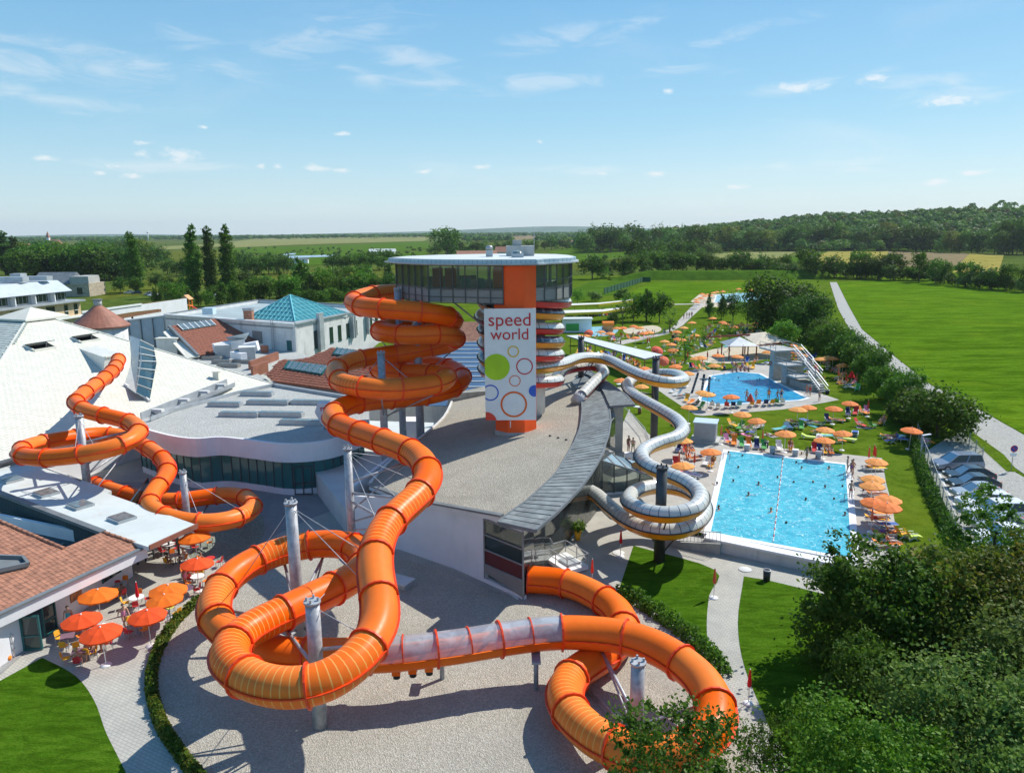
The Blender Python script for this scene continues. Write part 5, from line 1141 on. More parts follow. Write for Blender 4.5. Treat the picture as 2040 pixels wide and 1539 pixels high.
b.build('ladder',mt['grey_steel'],t)
p=P(417,622,9.3); b=MB(); b.box((p.x,p.y,9.6),(2.2,2.0,1.4)); b.build('roof_cabinet',mt['corrugated'],t)
p=P(497,645,8.2); b=MB(); b.box((p.x,p.y,8.2),(1.6,1.4,5.4)); b.build('chimney',mt['tile_red'],t); b=MB(); b.box((p.x,p.y,11.1),(1.8,1.6,.5)); b.build('chimney_cap',mt['zinc'],t)
# pale blue corrugated wall
A_,C_=P(232,641,7.6),P(331,627,8.6); t=thing('corrugated_wall','pale blue corrugated metal wall with dark ribs left of the grey hall','wall',(0,0,0))
wallseg(t,'sheet',A_,C_,0,7.6,.4,'corrugated',zb=8.4)
for k in range(5):p=lerp(A_,C_,k/4.2); b=MB(); b.beam((p.x+.1,p.y-.25,0),(p.x+.1,p.y-.25,8.0),.16,.2); b.build('rib',mt['dark_zinc'],t)
b=MB(); b.beam(A_+Vector((0,-.1,.1)),C_+Vector((0,-.1,-.1)),.7,.25); b.build('coping',mt['white_paint'],t)
# round tower with a brown conical roof
p=Yp(201,660,150); t=thing('round_pavilion','round building under a brown conical copper roof with a stub chimney','building',(p.x,150,0))
b=MB(); b.lathe([(0,13.0),(.5,12.9)],20); b.lathe([(.7,11.9),(5.4,8.0),(5.4,7.75)],28,smooth=False); b.build('roof',mt['copper'],t)
b=MB(); b.cyl((0,0,11.6),(0,0,13.0),.75,.75,14); b.build('chimney',mt['concrete'],t); b=MB(); b.cyl((0,0,12.98),(0,0,13.1),.95,.95,14); b.build('chimney_cap',mt['dark_zinc'],t)
b=MB(); b.cyl((0,0,0),(0,0,7.9),4.8,4.8,24); b.build('wall',mt['offwhite'],t)
# low buildings with planted roofs
t=thing('green_roof_annex','low white building with a brown sedum roof behind the cream pyramid','building',(0,0,0))
q=[P(162,622,5),P(282,606,5)]; e=Vector((6,26,0)); pl=[q[0],q[1],q[1]+e*.8,q[0]+e]
b=MB(); b.prism([(v.x,v.y)for v in pl],0,5); b.build('walls',mt['white'],t); b=MB(); b.prism(inset([(v.x,v.y)for v in pl],.96),5,5.12); mt['sedum']=grass_mat('sedum roof',(.22,.13,.05),(.26,.17,.06),(.14,.14,.05),.5); b.build('sedum',mt['sedum'],t)
b=MB(); b.beam(q[0]+Vector((0,0,.05)),q[1]+Vector((0,0,.05)),.5,.5); b.build('coping',mt['white_paint'],t)
t=thing('pergola_roof','flat brown timber canopy with a planted roof beside the conical roof','canopy',(0,0,0))
q=[P(172,637,4),P(264,622,4)]; e=Vector((4,9,0)); pl=[q[0],q[1],q[1]+e,q[0]+e]; b=MB(); b.prism([(v.x,v.y)for v in pl],3.2,4.0); b.build('deck',mt['wood'],t); b=MB(); b.prism(inset([(v.x,v.y)for v in pl],.94),4.0,4.1); b.build('sedum',mt['sedum'],t)
for k in(.05,.4,.75,.97):p=lerp(q[0],q[1],k); b=MB(); b.beam((p.x,p.y+.3,0),(p.x,p.y+.3,3.2),.4); b.build('post',mt['wood'],t)
# hotel wing at the left edge
HA,HB=Vector((-119,160,0)),Vector((-111.5,198,0)); t=thing('hotel_wing','long hotel wing with beige facade, tall windows and a zinc attic storey','building',(0,0,0))
dh=(HB-HA).normalized(); nh=Vector((dh.y,-dh.x,0)); wh=-nh*16
b=MB(); b.prism([(v.x,v.y)for v in(HA,HB,HB+wh,HA+wh)],0,8.6); b.build('walls',mt['beige'],t)
b=MB(); b.prism([(v.x,v.y)for v in(HA+nh*1.3,HB+nh*1.3+dh*.5,HB+wh,HA+wh)],8.75,9.15); b.build('eave',mt['zinc'],t)
b=MB(); b.prism([(v.x,v.y)for v in(HA-nh*1.5,HB-nh*1.5-dh*3,HB+wh-dh*3,HA+wh)],9.15,12.2); b.build('attic',mt['zinc'],t)
mt['attic_roof']=waves_mat('standing seam zinc roof',(.60,.66,.70),(.42,.48,.52),.6,'Y',.45,.2)
r0,r1=HA+nh*.2,HB+nh*.2-dh*2.4; b=MB(); b.add([Z(r0,11.6),Z(r1,11.6),Z(r1-nh*4,14.2),Z(r0-nh*4,14.2),Z(r1-nh*14,14.3),Z(r0-nh*14,14.3)],[(0,1,2,3),(3,2,4,5)]); b.build('attic_roof',mt['attic_roof'],t)
for k in range(6):
 p=lerp(HA,HB,.03+k*.155); w=MB(); w.box((p.x-nh.x*1.4+dh.x*2.2,p.y-nh.y*1.4+dh.y*2.2,10.4),(4.6,.25,1.7),math.atan2(dh.y,dh.x)); o=w.build('window',mt['glass_dark'],t)
 for j in range(4):w=MB(); w.box((p.x-nh.x*1.25+dh.x*(.4+j*1.2),p.y-nh.y*1.25+dh.y*(.4+j*1.2),10.4),(.12,.12,1.7),math.atan2(dh.y,dh.x)); w.build('mullion',mt['frame_grey'],o)
 w=MB(); w.box((p.x-nh.x*.9-dh.x*.3,p.y-nh.y*.9-dh.y*.3,10.4),(.25,1.4,2.2),math.atan2(dh.y,dh.x)); w.build('fin',mt['white_paint'],t)
for k,wd in((.05,1.6),(.17,1.6),(.32,1.4),(.45,1.4),(.56,2.6),(.74,2.6),(.87,1.1),(.955,1.1)):
 p=lerp(HA,HB,k)+nh*.04; w=MB(); w.box((p.x,p.y,6.9),(wd,.14,2.6),math.atan2(dh.y,dh.x)); o=w.build('window',mt['glass_dark'],t)
 w=MB(); w.box((p.x+nh.x*.06,p.y+nh.y*.06,6.6),(wd,.1,.12),math.atan2(dh.y,dh.x)); w.build('window_bar',mt['white_paint'],o)
b=MB(); b.beam(Z(HA+nh*.4,5.0),Z(HB+nh*.4,5.0),.8,.5); b.build('band',mt['white_paint'],t)
for px,py,y,w_,h_ in((36,546,190,2.6,1.8),(22,553,186,7,1.2),(75,553,192,6,1.0)):
 p=Yp(px,py,y); b=MB(); b.box((p.x,y,14.5+h_/2),(w_,2.5,h_)); b.build('roof_plant',mt['zinc'],t)
 # old stone barn behind the hotel
p=P(140,590,0); t=thing('stone_barn','old pale stone barn with a stepped gable behind the hotel','barn',(p.x,p.y,0));
b=MB(); b.prism([(-12,-3),(10,-3),(10,10),(-12,10)],0,5.5); b.build('walls',M('rubble stone',(.42,.36,.27),.9,.25,1.),t)
b=MB(); b.add([(-14,-4,5.4),(2,-4,5.4),(2,11,5.4),(-14,11,5.4),(-14,3.5,10),(2,3.5,10)],[(0,1,5,4),(2,3,4,5),(0,4,3),(1,2,5)]); b.build('roof',mt['dark_zinc'],t)
b=MB(); b.prism([(1.9,-2.6),(9.9,-2.6),(8.5,9),(2.5,9)],5.45,8.4); b.build('gable',mt['concrete'],t)
for x in(-2,6):b=MB(); b.box((x,-3.02,2.4),(2.2,.2,2.8)); b.build('window',mt['glass_dark'],t)
# cafe building at the lower left
CA=thing('cafe_building','white cafe building with a clay tiled roof and a flat white roof','building',(0,0,0)); t=CA
ZR=3.75
wr=[P(*q,ZR)for q in((-90,915),(60,917),(176,960),(222,977),(213,982),(392,1045),(296,1089),(205,1060),(0,982),(-90,950))]
plate(t,'flat_roof',wr,.3,'pale_roof')
b=MB(); b.beam(wr[5]+Vector((.05,0,-.05)),wr[6]+Vector((.05,0,-.05)),.12,.34); b.build('roof_edge',mt['copper'],t)
b=MB(); b.beam(wr[7]+Vector((0,0,.02)),wr[8]+Vector((0,0,.02)),.5,.2); b.beam(wr[8]+Vector((0,0,.02)),wr[9]+Vector((0,0,.02)),.5,.2); b.build('roof_edge',mt['dark_zinc'],t)
for px,py in((22,957),(92,984),(160,1008),(243,1034)):
 skylight(t,px,py,lambda x,y:P(x,y,ZR),1.75,1.5,.22,wr[5]-wr[4],bars=2)
E1c,E2c=P(-60,1249,3.35),P(286,1090,3.35); TT=P(127,1094,4.3); pt=Plane(E1c,E2c,TT)
top=[pt.hit(-60,1014),pt.hit(127,1094),pt.hit(206,1061),pt.hit(283,1088)]
tp=[E1c,E2c,top[3],top[2],top[1],top[0]]
plate(t,'tile_bed',tp,.2,'tile_red')
hole=[pt.hit(*q)for q in((-60,1108),(50,1112),(60,1128),(-60,1148))]
cover(t,'roof_tile',tp,E2c-E1c,.32,.40,.03,'tile_red',300,.0,.012,.012,'tile',skip=[hole])
for a,c in((top[2],top[3]),(top[0],top[1])):
 L_=(c-a).length; n_=int(L_/.42)
 for k in range(n_):
  b=MB(); p,q=lerp(a,c,k/n_),lerp(a,c,(k+1.08)/n_); b.cyl(p+Vector((0,0,.05)),q+Vector((0,0,.08)),.13,.15,8); b.build('ridge_tile',mt['tile_red'],t)
gl=[P(*q,2.3)for q in((-60,1060),(0,1040),(130,1095),(205,1066),(0,990),(-60,968))]
gq=[pt.hit(-60,1014),pt.hit(127,1094),pt.hit(206,1061)]
b=MB(); b.prism([(gq[0].x,gq[0].y),(gq[1].x,gq[1].y),(wr[7].x,wr[7].y),(wr[8].x,wr[8].y),(wr[9].x-8,wr[9].y)],1.8,2.0); mt['seam_dark']=waves_mat('dark seamed metal',(.06,.095,.10),(.03,.045,.05),.45,'X',.95,0.); b.build('gulley_floor',mt['seam_dark'],t)
wallseg(t,'gulley_wall',wr[8],wr[7],2.0,ZR-.3,.1,'seam_dark'); wallseg(t,'gulley_wall',wr[9],wr[8],2.0,ZR-.3,.1,'seam_dark')
wallseg(t,'gulley_wall',gq[0],gq[1],2.0,gq[1].z-.1,.1,'seam_dark',zb=gq[1].z-.1); wallseg(t,'gulley_wall',gq[1],wr[7],2.0,4.0,.1,'dark_zinc',zb=3.7)
hq=[pt.hit(*q,.18)for q in((-40,1110),(46,1113),(57,1126),(-40,1147))]; o=plate(t,'roof_hatch',hq,.25,'dark_zinc')
b=MB()
for i in range(4):b.beam(hq[i]+Vector((0,0,.12)),hq[(i+1)%4]+Vector((0,0,.12)),.18,.26)
b.build('hatch_kerb',mt['dark_zinc'],o)
eo=Vector((.55,-.1,0)); f0,f1=E1c+eo*.4,E2c+eo*.4
b=MB(); b.beam(f0+Vector((0,0,-.35)),f1+Vector((0,0,-.35)),.14,.72); b.build('fascia',mt['white'],t)
b=MB(); b.beam(f0+Vector((.02,0,.1)),f1+Vector((.02,0,.1)),.34,.12); b.build('gutter',mt['dark_zinc'],t)
wa,wb=Vector((-31.5,38.5,0)),Vector((-29.0,54.2,0)); dw=(wb-wa).normalized(); nw=Vector((dw.y,-dw.x,0)); rw=math.atan2(dw.y,dw.x)
def yk(px,py):
 p=P(px,py,0); return(p-wa).dot(dw)
cuts=[(0,yk(24,1317)),(yk(60,1292)-.05,yk(109,1250)),(yk(118,1243),yk(246,1161)+.4)]
d0,d1=yk(52,1297),yk(112,1252)
for s0,s1 in((0,d0),(d1,(wb-wa).length)):wallseg(t,'facade',wa+dw*s0,wa+dw*s1,0,2.95,.3,'white')
wallseg(t,'facade',wa+dw*d0,wa+dw*d1,2.45,2.95,.3,'white')
wallseg(t,'end_wall',wb,wb+Vector((-14,6,0)),0,2.95,.3,'white')
b=MB(); b.box((-34.5,47,1.2),(.2,16,2.4)); b.build('inner_wall',mt['panel_grey'],t)
b=MB(); b.box((-33,46.5,.04),(5,16,.06)); b.build('floor',mt['paving_dark'],t)
def frame_door(s,ang,w_=1.0):
 p=wa+dw*s+nw*.06; dd=(Matrix.Rotation(ang,3,'Z')@dw); b=MB()
 for a,c in(((0,.05),(0,2.35)),((w_,.05),(w_,2.35)),((0,.1),(w_,.1)),((0,2.3),(w_,2.3)),((0,1.0),(w_,1.0))):
  b.beam(p+dd*a[0]+Vector((0,0,a[1])),p+dd*c[0]+Vector((0,0,c[1])),.12,.1)
 o=b.build('door',mt['frame_teal'],t); q=MB(); q.add([p+dd*.06+Vector((0,0,.15)),p+dd*(w_-.06)+Vector((0,0,.15)),p+dd*(w_-.06)+Vector((0,0,2.25)),p+dd*.06+Vector((0,0,2.25))],[(0,1,2,3)]); q.build('door_glass',mt['glass_dark'],o)
frame_door(d0,-1.25); frame_door(d1-1.05,-.05)
for s0,z0,z1,w_,m_,nm in((d1+5.6,1.0,2.2,1.9,'glass_dark','window'),):
 p=wa+dw*s0; b=MB(); b.box((p.x+nw.x*.02,p.y+nw.y*.02,(z0+z1)/2),(w_,.12,z1-z0),rw); o=b.build(nm,mt[m_],t)
 for sx in(-w_/2,0,w_/2):q=p+dw*sx+nw*.08; b=MB(); b.beam((q.x,q.y,z0),(q.x,q.y,z1),.1); b.build('window_frame',mt['frame_teal'],o)
p=wa+dw*(d1+2.0)+nw*.05; b=MB(); b.box((p.x,p.y,1.7),(1.05,.06,1.2),rw)
PO=b.build('menu_poster',M('poster print',(.42,.16,.06),.5,.7,2.2),t); b=MB(); b.box((p.x+nw.x*.02,p.y+nw.y*.02,1.7),(1.15,.05,1.3),rw);
# white shadow side building part under the flat roof: dark glazed dining front
b=MB(); p,q=wb+Vector((.3,.6,0)),P(345,1090,0)
for k in range(7):
 c=lerp(wb+Vector((-1,1.5,0)),Vector((-27.6,58.8,0)),k/6); w=MB(); w.beam((c.x,c.y,0),(c.x,c.y,3.3),.12); w.build('post',mt['frame_dark'],t)
b=MB(); c0,c1=wb+Vector((-2.5,3.0,0)),Vector((-34,68,0));
wallseg(t,'dining_front',c1,c0,0,3.3,.1,'glass_dark')
c=P(366,1120,0); b=MB(); b.cyl((c.x-.3,c.y,0),(c.x-.3,c.y,3.4),.09,.09,8); b.build('corner_post',mt['frame_dark'],t)
# trees, shrubs and hedges
def leaf_cloud(rng,lobes,n_,size,clumps=60,spread=.28,shell=.78,up=.15,squash=1.0):
 """Leaf-sized quads gathered in clumps over the outside of several lobes."""
 L=np.array(lobes,float); w=(L[:,3]*L[:,4])**1.0; w/=w.sum(); C=[]
 for k in range(clumps):
  l=L[rng.choice(len(L),p=w)]; d=rng.normal(size=3); d/=np.linalg.norm(d); d[2]+=up; d/=np.linalg.norm(d)
  r=shell+(1.06-shell)*rng.random()**.6; C.append((l[:3]+d*r*np.array([l[3],l[3],l[4]]),d,l[3],rng.random()))
 idx=rng.integers(0,clumps,n_); P0=np.array([C[i][0]for i in idx]); D=np.array([C[i][1]for i in idx]); R=np.array([C[i][2]for i in idx]); T=np.array([C[i][3]for i in idx])
 off=rng.normal(size=(n_,3))*(spread*R)[:,None]; off[:,2]*=squash; c=P0+off
 nrm=D*.7+rng.normal(size=(n_,3))*.75; nrm[:,2]+=.25; nrm/=np.linalg.norm(nrm,axis=1)[:,None]
 a=np.cross(nrm,rng.normal(size=(n_,3))); a/=np.linalg.norm(a,axis=1)[:,None]; b=np.cross(nrm,a)
 s=size*(.6+.8*rng.random(n_)); a*=(s*.5)[:,None]; b*=(s*.36)[:,None]
 V=np.stack([c-a,c-b*.9+a*.1,c+a,c+b*.9+a*.1],1).reshape(-1,3); F=np.arange(4*n_).reshape(-1,4)
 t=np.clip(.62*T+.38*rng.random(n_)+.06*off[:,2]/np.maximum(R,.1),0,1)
 return V,F,t
def trunk_mesh(rng,h,r,lobes,limbs=4):
 b=MB(); p=Vector((0,0,-.2)); top=Vector((rng.normal()*.2,rng.normal()*.2,h)); mid=(p+top)/2+Vector((rng.normal()*.12,rng.normal()*.12,0))
 b.cyl(p,mid,r,r*.78,8,cap=False); b.cyl(mid,top,r*.78,r*.4,8,cap=False)
 for k in range(min(limbs,len(lobes))):
  l=lobes[k]; s=mid+(top-mid)*rng.random()*.6; b.cyl(s,Vector(l[:3]),r*.45,r*.12,6,cap=False)
 return b.mesh('trunk',mt['trunk'])
def lobes_round(rng,h,w,n_=8,base=.08):
 o=[(0,0,h*.62,w*.33,h*.30)]
 for k in range(n_):
  a=2*math.pi*k/n_+rng.random(); rr=w*.5*(.35+.35*rng.random()); z=h*(base+.18+(.75-base)*rng.random())
  o.append((rr*math.cos(a),rr*math.sin(a),z,w*(.17+.10*rng.random()),h*(.13+.08*rng.random())))
 return o
def lobes_poplar(rng,h,w):
 return[(rng.normal()*w*.05,rng.normal()*w*.05,h*(.10+.84*k/15),w*(.22+.22*math.sin(math.pi*min(1,(k+2)/17.5)**.8))*(.94+.12*rng.random()),h*.062)for k in range(16)]
def lobes_bush(rng,h,w,n_=6):
 o=[(0,0,h*.42,w*.34,h*.44)]
 for k in range(n_):
  a=2*math.pi*k/n_+rng.random()*.8; rr=w*.30; o.append((rr*math.cos(a),rr*math.sin(a),h*(.24+.42*rng.random()),w*.21,h*.24))
 return o
def lobes_near(rng,h,w,n_=46):
 o=lobes_bush(rng,h,w,7)
 for k in range(n_):
  d=rng.normal(size=3); d[2]=abs(d[2])*.9+.05; d/=np.linalg.norm(d); q=.82+.3*rng.random(); r=.045*w*(1+1.4*rng.random())
  o.append((d[0]*w*.46*q,d[1]*w*.46*q,h*.30+d[2]*h*.58*q,r,r*(.7+.7*rng.random())))
 return o
def lobes_cone(rng,h,w):
 return[(rng.normal()*w*.05,rng.normal()*w*.05,h*(.22+.72*k/6),w*.46*(1-.80*k/6.2),h*.12)for k in range(7)]
PROTO={}
def proto(key,kind,h,w,n_,size,leaf,clumps,seed,spread=.28,trunk=True,bare=.0,shell=.78):
 rng=np.random.default_rng(seed)
 lb={'round':lobes_round,'poplar':lobes_poplar,'bush':lobes_bush,'near':lobes_near,'cone':lobes_cone}[kind](rng,h,w)
 V,F,t=leaf_cloud(rng,lb,n_,size,clumps,spread,shell,squash=.8)
 cr=np_mesh('crown',V,F,LEAF[leaf],t); tr=trunk_mesh(rng,h*(.9 if kind in('poplar','cone')else .6),max(.07,h*.022),lb[1:],5)if trunk else None
 PROTO[key]=(cr,tr,h)
def plant(key,loc,h,wf=1.0,name='tree',label='',cat='tree',group=None,rz=None):
 cr,tr,h0=PROTO[key]; s=h/h0
 t=thing(name,label,cat,tuple(loc),random.uniform(0,6.28)if rz is None else rz,group); t.scale=(s*wf,s*wf,s)
 link('crown',cr,t)
 if tr:link('trunk',tr,t)
 return t
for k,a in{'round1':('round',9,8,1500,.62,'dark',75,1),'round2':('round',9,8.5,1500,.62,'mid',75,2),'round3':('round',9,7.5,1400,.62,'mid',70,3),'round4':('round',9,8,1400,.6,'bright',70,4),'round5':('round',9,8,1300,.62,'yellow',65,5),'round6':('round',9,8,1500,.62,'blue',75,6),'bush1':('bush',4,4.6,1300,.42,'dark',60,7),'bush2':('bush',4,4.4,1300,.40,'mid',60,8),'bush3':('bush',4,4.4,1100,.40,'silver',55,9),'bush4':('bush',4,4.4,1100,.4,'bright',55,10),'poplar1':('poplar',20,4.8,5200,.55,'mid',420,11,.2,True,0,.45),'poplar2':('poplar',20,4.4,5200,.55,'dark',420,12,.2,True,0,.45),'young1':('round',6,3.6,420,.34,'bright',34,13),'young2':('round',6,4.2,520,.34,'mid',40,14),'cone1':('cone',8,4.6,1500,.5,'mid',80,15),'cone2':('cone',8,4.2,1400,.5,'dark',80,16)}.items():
 proto(k,*a)
proto('oak','bush',11,11.5,11000,.44,'dark',300,21,.26,True,0,.5); proto('hedge1','bush',6,7,6500,.34,'mid',150,22); proto('hedge2','bush',6,6.5,6500,.34,'dark',150,23); proto('hedge3','round',6.5,5.5,4000,.32,'mid',110,24,.25); proto('sun_young','round',7,5.5,2300,.36,'bright',70,25)
PPM=lambda p:FPX/depth(p)
def at(px,py,hpx,key,z=0.,wf=1.,**kw):
 p=P(px,py,z); return plant(key,p,hpx/PPM(p),wf,**kw)
def belt(pts,n_,hpx,keys,z,label,group,jy=2.,cat='tree',wf=(.9,1.25),name='tree'):
 pts=[Vector((a,b,0))for a,b in pts]
 for k in range(n_):
  q=polyp(pts,(k+.5+random.uniform(-.4,.4))/n_)if n_>1 else pts[0]
  at(q.x,q.y+random.uniform(-jy,jy),random.uniform(*hpx),random.choice(keys),z,random.uniform(*wf),name=name,label=label,cat=cat,group=group)['row_x']=q.x
belt([(1480,547),(1560,553),(1640,551),(1700,553),(1760,557),(1850,560),(1900,569),(1960,575),(2045,582)],34,(20,36),['bush1','bush2','bush1','bush3'],ZP,'low bush along the top of the big crop field','bushes along the top of the crop field',cat='bush',name='bush')
belt([(1590,553),(1690,555),(1760,558),(1830,561),(1880,566),(1930,573),(2000,578),(2050,584)],15,(46,68),['round2','round1','round3'],ZP,'loose tree standing in the hedge line above the big crop field','trees above the crop field',wf=(.7,1.0))
belt([(1175,556),(1230,553),(1300,550),(1420,547),(1480,548)],17,(34,54),['round1','round2','round1','round6'],ZP,'dark tree in the belt behind the grass bank','trees behind the grass bank')
belt([(1480,548),(1540,549),(1600,549)],8,(30,46),['round2','cone2','round6'],ZP,'upright tree near the yellow field behind the grass bank','trees near the yellow field',wf=(.7,.95))
belt([(1260,530),(1340,522),(1400,528)],5,(40,58),['round1','round6'],0,'tall dark tree in the clump before the valley fields','clump before the valley fields')
belt([(440,612),(520,600),(600,596),(690,594),(790,590)],26,(34,58),['round2','round4','round1','cone1'],0,'green tree in the thicket behind the turquoise glass pyramid','trees behind the glass pyramid')
belt([(430,588),(560,575),(700,570),(795,566)],9,(30,56),['round1','round2','cone2'],0,'taller tree behind the thicket left of the tower','taller trees left of the tower')
belt([(450,545),(520,545),(585,546)],9,(36,48),['round1','round6','round1'],0,'dense dark tree in the row right of the three poplars','dark row right of the poplars')
belt([(655,540),(720,539),(795,537)],9,(30,44),['round1','round2'],0,'dark tree in the row across the mown meadow','dark row across the meadow')
belt([(330,545),(372,550),(400,548)],5,(26,40),['round1','round6'],0,'round dark tree before the first poplar','round trees before the poplars')
belt([(45,560),(110,556),(170,560),(250,556),(290,552)],22,(54,78),['round6','round1','round2','round1'],0,'large dark tree in the wood behind the hotel','wood behind the hotel')
belt([(40,535),(120,530),(200,530),(270,528),(330,530)],22,(38,56),['round6','round6','round1','round5'],0,'hazy tree in the far part of the wood behind the hotel','far part of the hotel wood')
belt([(50,512),(140,506),(230,504),(280,506)],22,(18,28),['round6','round6','round1'],0,'small hazy tree before the distant village','trees before the village')
belt([(850,508),(930,505),(1000,500),(1090,500),(1140,492)],22,(16,28),['round6','round1','round6'],0,'small dark tree in the belt beyond the tower roof','belt beyond the tower roof')
belt([(1160,505),(1260,500),(1400,500),(1520,500),(1650,498),(1800,500),(1950,505),(2050,508)],56,(36,56),['round6','round1','round6','round2','round5'],0,'tall tree along the foot of the wooded hill','trees along the foot of the hill',jy=1.2)
belt([(2000,506),(2045,508)],3,(60,72),['round2','round6'],0,'very tall tree at the right foot of the wooded hill','tall trees at the right foot of the hill',jy=1)
belt([(300,606),(330,603),(360,610),(420,612),(470,606)],12,(26,44),['round4','round2','cone1'],0,'light green young tree by the far car park','young trees by the far car park',wf=(.7,.9))
belt([(235,588),(310,578),(350,590),(395,585)],6,(30,46),['round2','round1'],0,'single tree on the mown meadow behind the hotel','single trees on the hotel meadow',wf=(.7,1))
for px,py,h,key,wf,lb in((390,590,138,'poplar1',1.08,'tall poplar, first of the three in a row'),(423,592,138,'poplar2',.95,'slim tall poplar, middle of the three in a row'),(458,588,136,'poplar1',1.05,'tall poplar, last of the three in a row near the dark trees'),(272,582,116,'poplar1',1.25,'single tall poplar standing apart from the row of three'),(14,548,86,'poplar2',2.0,'broad poplar at the edge of the wood behind the hotel'),(34,550,78,'poplar2',1.5,'lower broad poplar beside the hotel wood')):
 at(px,py,h,key,0,wf,label=lb,name='poplar',cat='poplar')
for px,py,h,key,z,wf,lb in((890,512,58,'round2',0,1.35,'big loose tree standing high behind the tower'),(600,592,80,'cone1',0,1.0,'tall loose tree right above the turquoise glass pyramid'),(1418,508,28,'bush3',0,1.2,'round grey green tree by itself before the hill'),(1205,520,14,'round1',0,1.,'small round tree by itself on the terraced meadow'),(1130,498,16,'round1',0,1.2,'small dark tree beside the white long house'),(1645,520,10,'young2',0,1.2,'tiny tree in the yellow field'),(1778,528,26,'bush3',0,1.0,'grey bushy tree before the ploughed field'),(1920,498,36,'round5',0,1.,'yellowish tree at the foot of the wooded hill')):
 at(px,py,h,key,z,wf,label=lb,cat='tree')
for px,py,h,key,wf,lb in((1552,660,118,'oak',1.15,'big dark round tree beyond the sand court'),(1600,676,98,'oak',1.0,'dark tree behind the thatched pavilion'),(1412,632,46,'cone2',.8,'small dark tree before the far shallow pool'),(1437,636,52,'cone1',.75,'slim tree before the far shallow pool'),(1460,640,58,'round1',.7,'taller dark tree before the far shallow pool'),(1488,646,50,'round2',.9,'round tree left of the big dark tree'),(1334,662,50,'young1',1.3,'airy young tree at the bend of the garden path'),(1365,720,66,'young1',.9,'thin young tree at the edge of the sand court'),(1402,690,44,'young1',.7,'thin young tree on the sunbathing lawn'),(1451,690,46,'young2',.7,'thin young tree before the pavilion'),(1558,706,70,'sun_young',1.1,'sunlit bright green tree beside the diving tower'),(1628,706,56,'hedge3',.9,'olive tree at the edge of the dark hedge'),(1262,640,56,'round2',.8,'bushy tree beside the yellow canopies'),(1288,640,66,'cone1',1.15,'full green tree beside the yellow canopies'),(1314,642,62,'round1',.8,'dark green tree between canopies and garden path'),(1240,650,52,'young2',.9,'small loose tree before the yellow canopies'),(1222,655,36,'round1',.8,'small dark tree before the yellow canopies'),(1185,600,22,'bush3',1.2,'grey green shrub behind the yellow canopies'),(1150,605,26,'round4',1.1,'light green shrub behind the tower cabin'),(1240,600,26,'bush2',1.2,'shrub behind the upper yellow canopy')):
 at(px,py,h,key,ZP,wf,label=lb,cat='tree')
for i,(px,py,h,key,wf)in enumerate(((1640,700,62,'hedge2',.9),(1664,716,66,'hedge1',.9),(1690,734,68,'hedge2',.95),(1716,752,64,'hedge1',.95),(1738,772,70,'hedge3',1.1),(1766,800,66,'hedge1',1.),(1800,826,78,'hedge3',1.1),(1822,846,70,'hedge2',1.1),(1868,872,92,'hedge1',1.15))):
 h*=1.16
 od=['farthest','second','third','fourth','fifth','sixth','seventh','eighth','nearest and largest'][i]
 at(px,py,h,key,ZP,wf,name='shrub',label=od+' dark shrub of the hedge along the curving road, counted from the far end' if i<8 else 'nearest and largest dark shrub of the hedge along the curving road',cat='shrub',group='shrubs along the road')
belt([(1650,690),(1700,725),(1760,770),(1840,840)],12,(26,40),['bush1','bush2'],ZP,'low filler shrub between the big hedge shrubs along the road','filler shrubs along the road',cat='shrub',name='shrub')
proto('near_maple','near',9.2,7.4,21000,.25,'mid',330,31,.30,shell=.5); proto('near_rust','near',8.2,7.4,19000,.23,'rust',320,32,.30,shell=.5); proto('near_birch','near',10.5,6.4,10000,.22,'mid',260,33,.26,shell=.4)
proto('near_acacia','near',9.8,6.4,8500,.20,'mid',210,34,.25,shell=.45); proto('near_dome','near',7.6,8.6,24000,.19,'bright',400,35,.27,shell=.55); proto('near_pale','near',7.2,8.0,20000,.2,'silver',380,36,.28,shell=.5)
for x,y,h,key,wf,lb,nm in((20.6,40.8,8.7,'near_maple',1.05,'dark broadleaf tree in front of the corner of the lap pool','tree'),(25.0,40.6,8.2,'near_rust',1.,'olive shrub with rusty leaf tips behind the dark broadleaf tree','shrub'),(31.0,46.5,10.2,'near_birch',.95,'airy birch in front of the parked cars','birch'),(29.5,40.5,8.4,'near_rust',1.1,'second olive shrub below the airy birch','shrub'),(6.1,25.4,9.3,'near_acacia',.92,'feathery tree in front of the lowest orange loop','tree'),(14.4,27.2,6.7,'near_dome',1.,'bright green domed shrub at the lower edge of the garden','shrub'),(20.5,30.6,7.2,'near_pale',1.,'pale silvery shrub beside the bright domed shrub','shrub'),(26.0,33.6,7.6,'near_pale',.95,'second pale silvery shrub toward the car park','shrub'),(20.8,25.0,6.6,'near_pale',.9,'lowest pale silvery shrub near the picture corner','shrub'),(11.0,29.6,5.3,'near_acacia',.7,'small feathery shrub beside the garden path','shrub'),(18.0,35.5,5.6,'near_maple',.85,'low dark shrub under the dark broadleaf tree','shrub'),(33.5,38.0,8.4,'near_rust',.95,'olive tree at the right edge below the parked cars','tree'),(25.5,27.5,6.0,'near_rust',.9,'olive shrub low in the right corner','shrub')):
 plant(key,(x,y,0),h,wf,name=nm,label=lb,cat=nm)
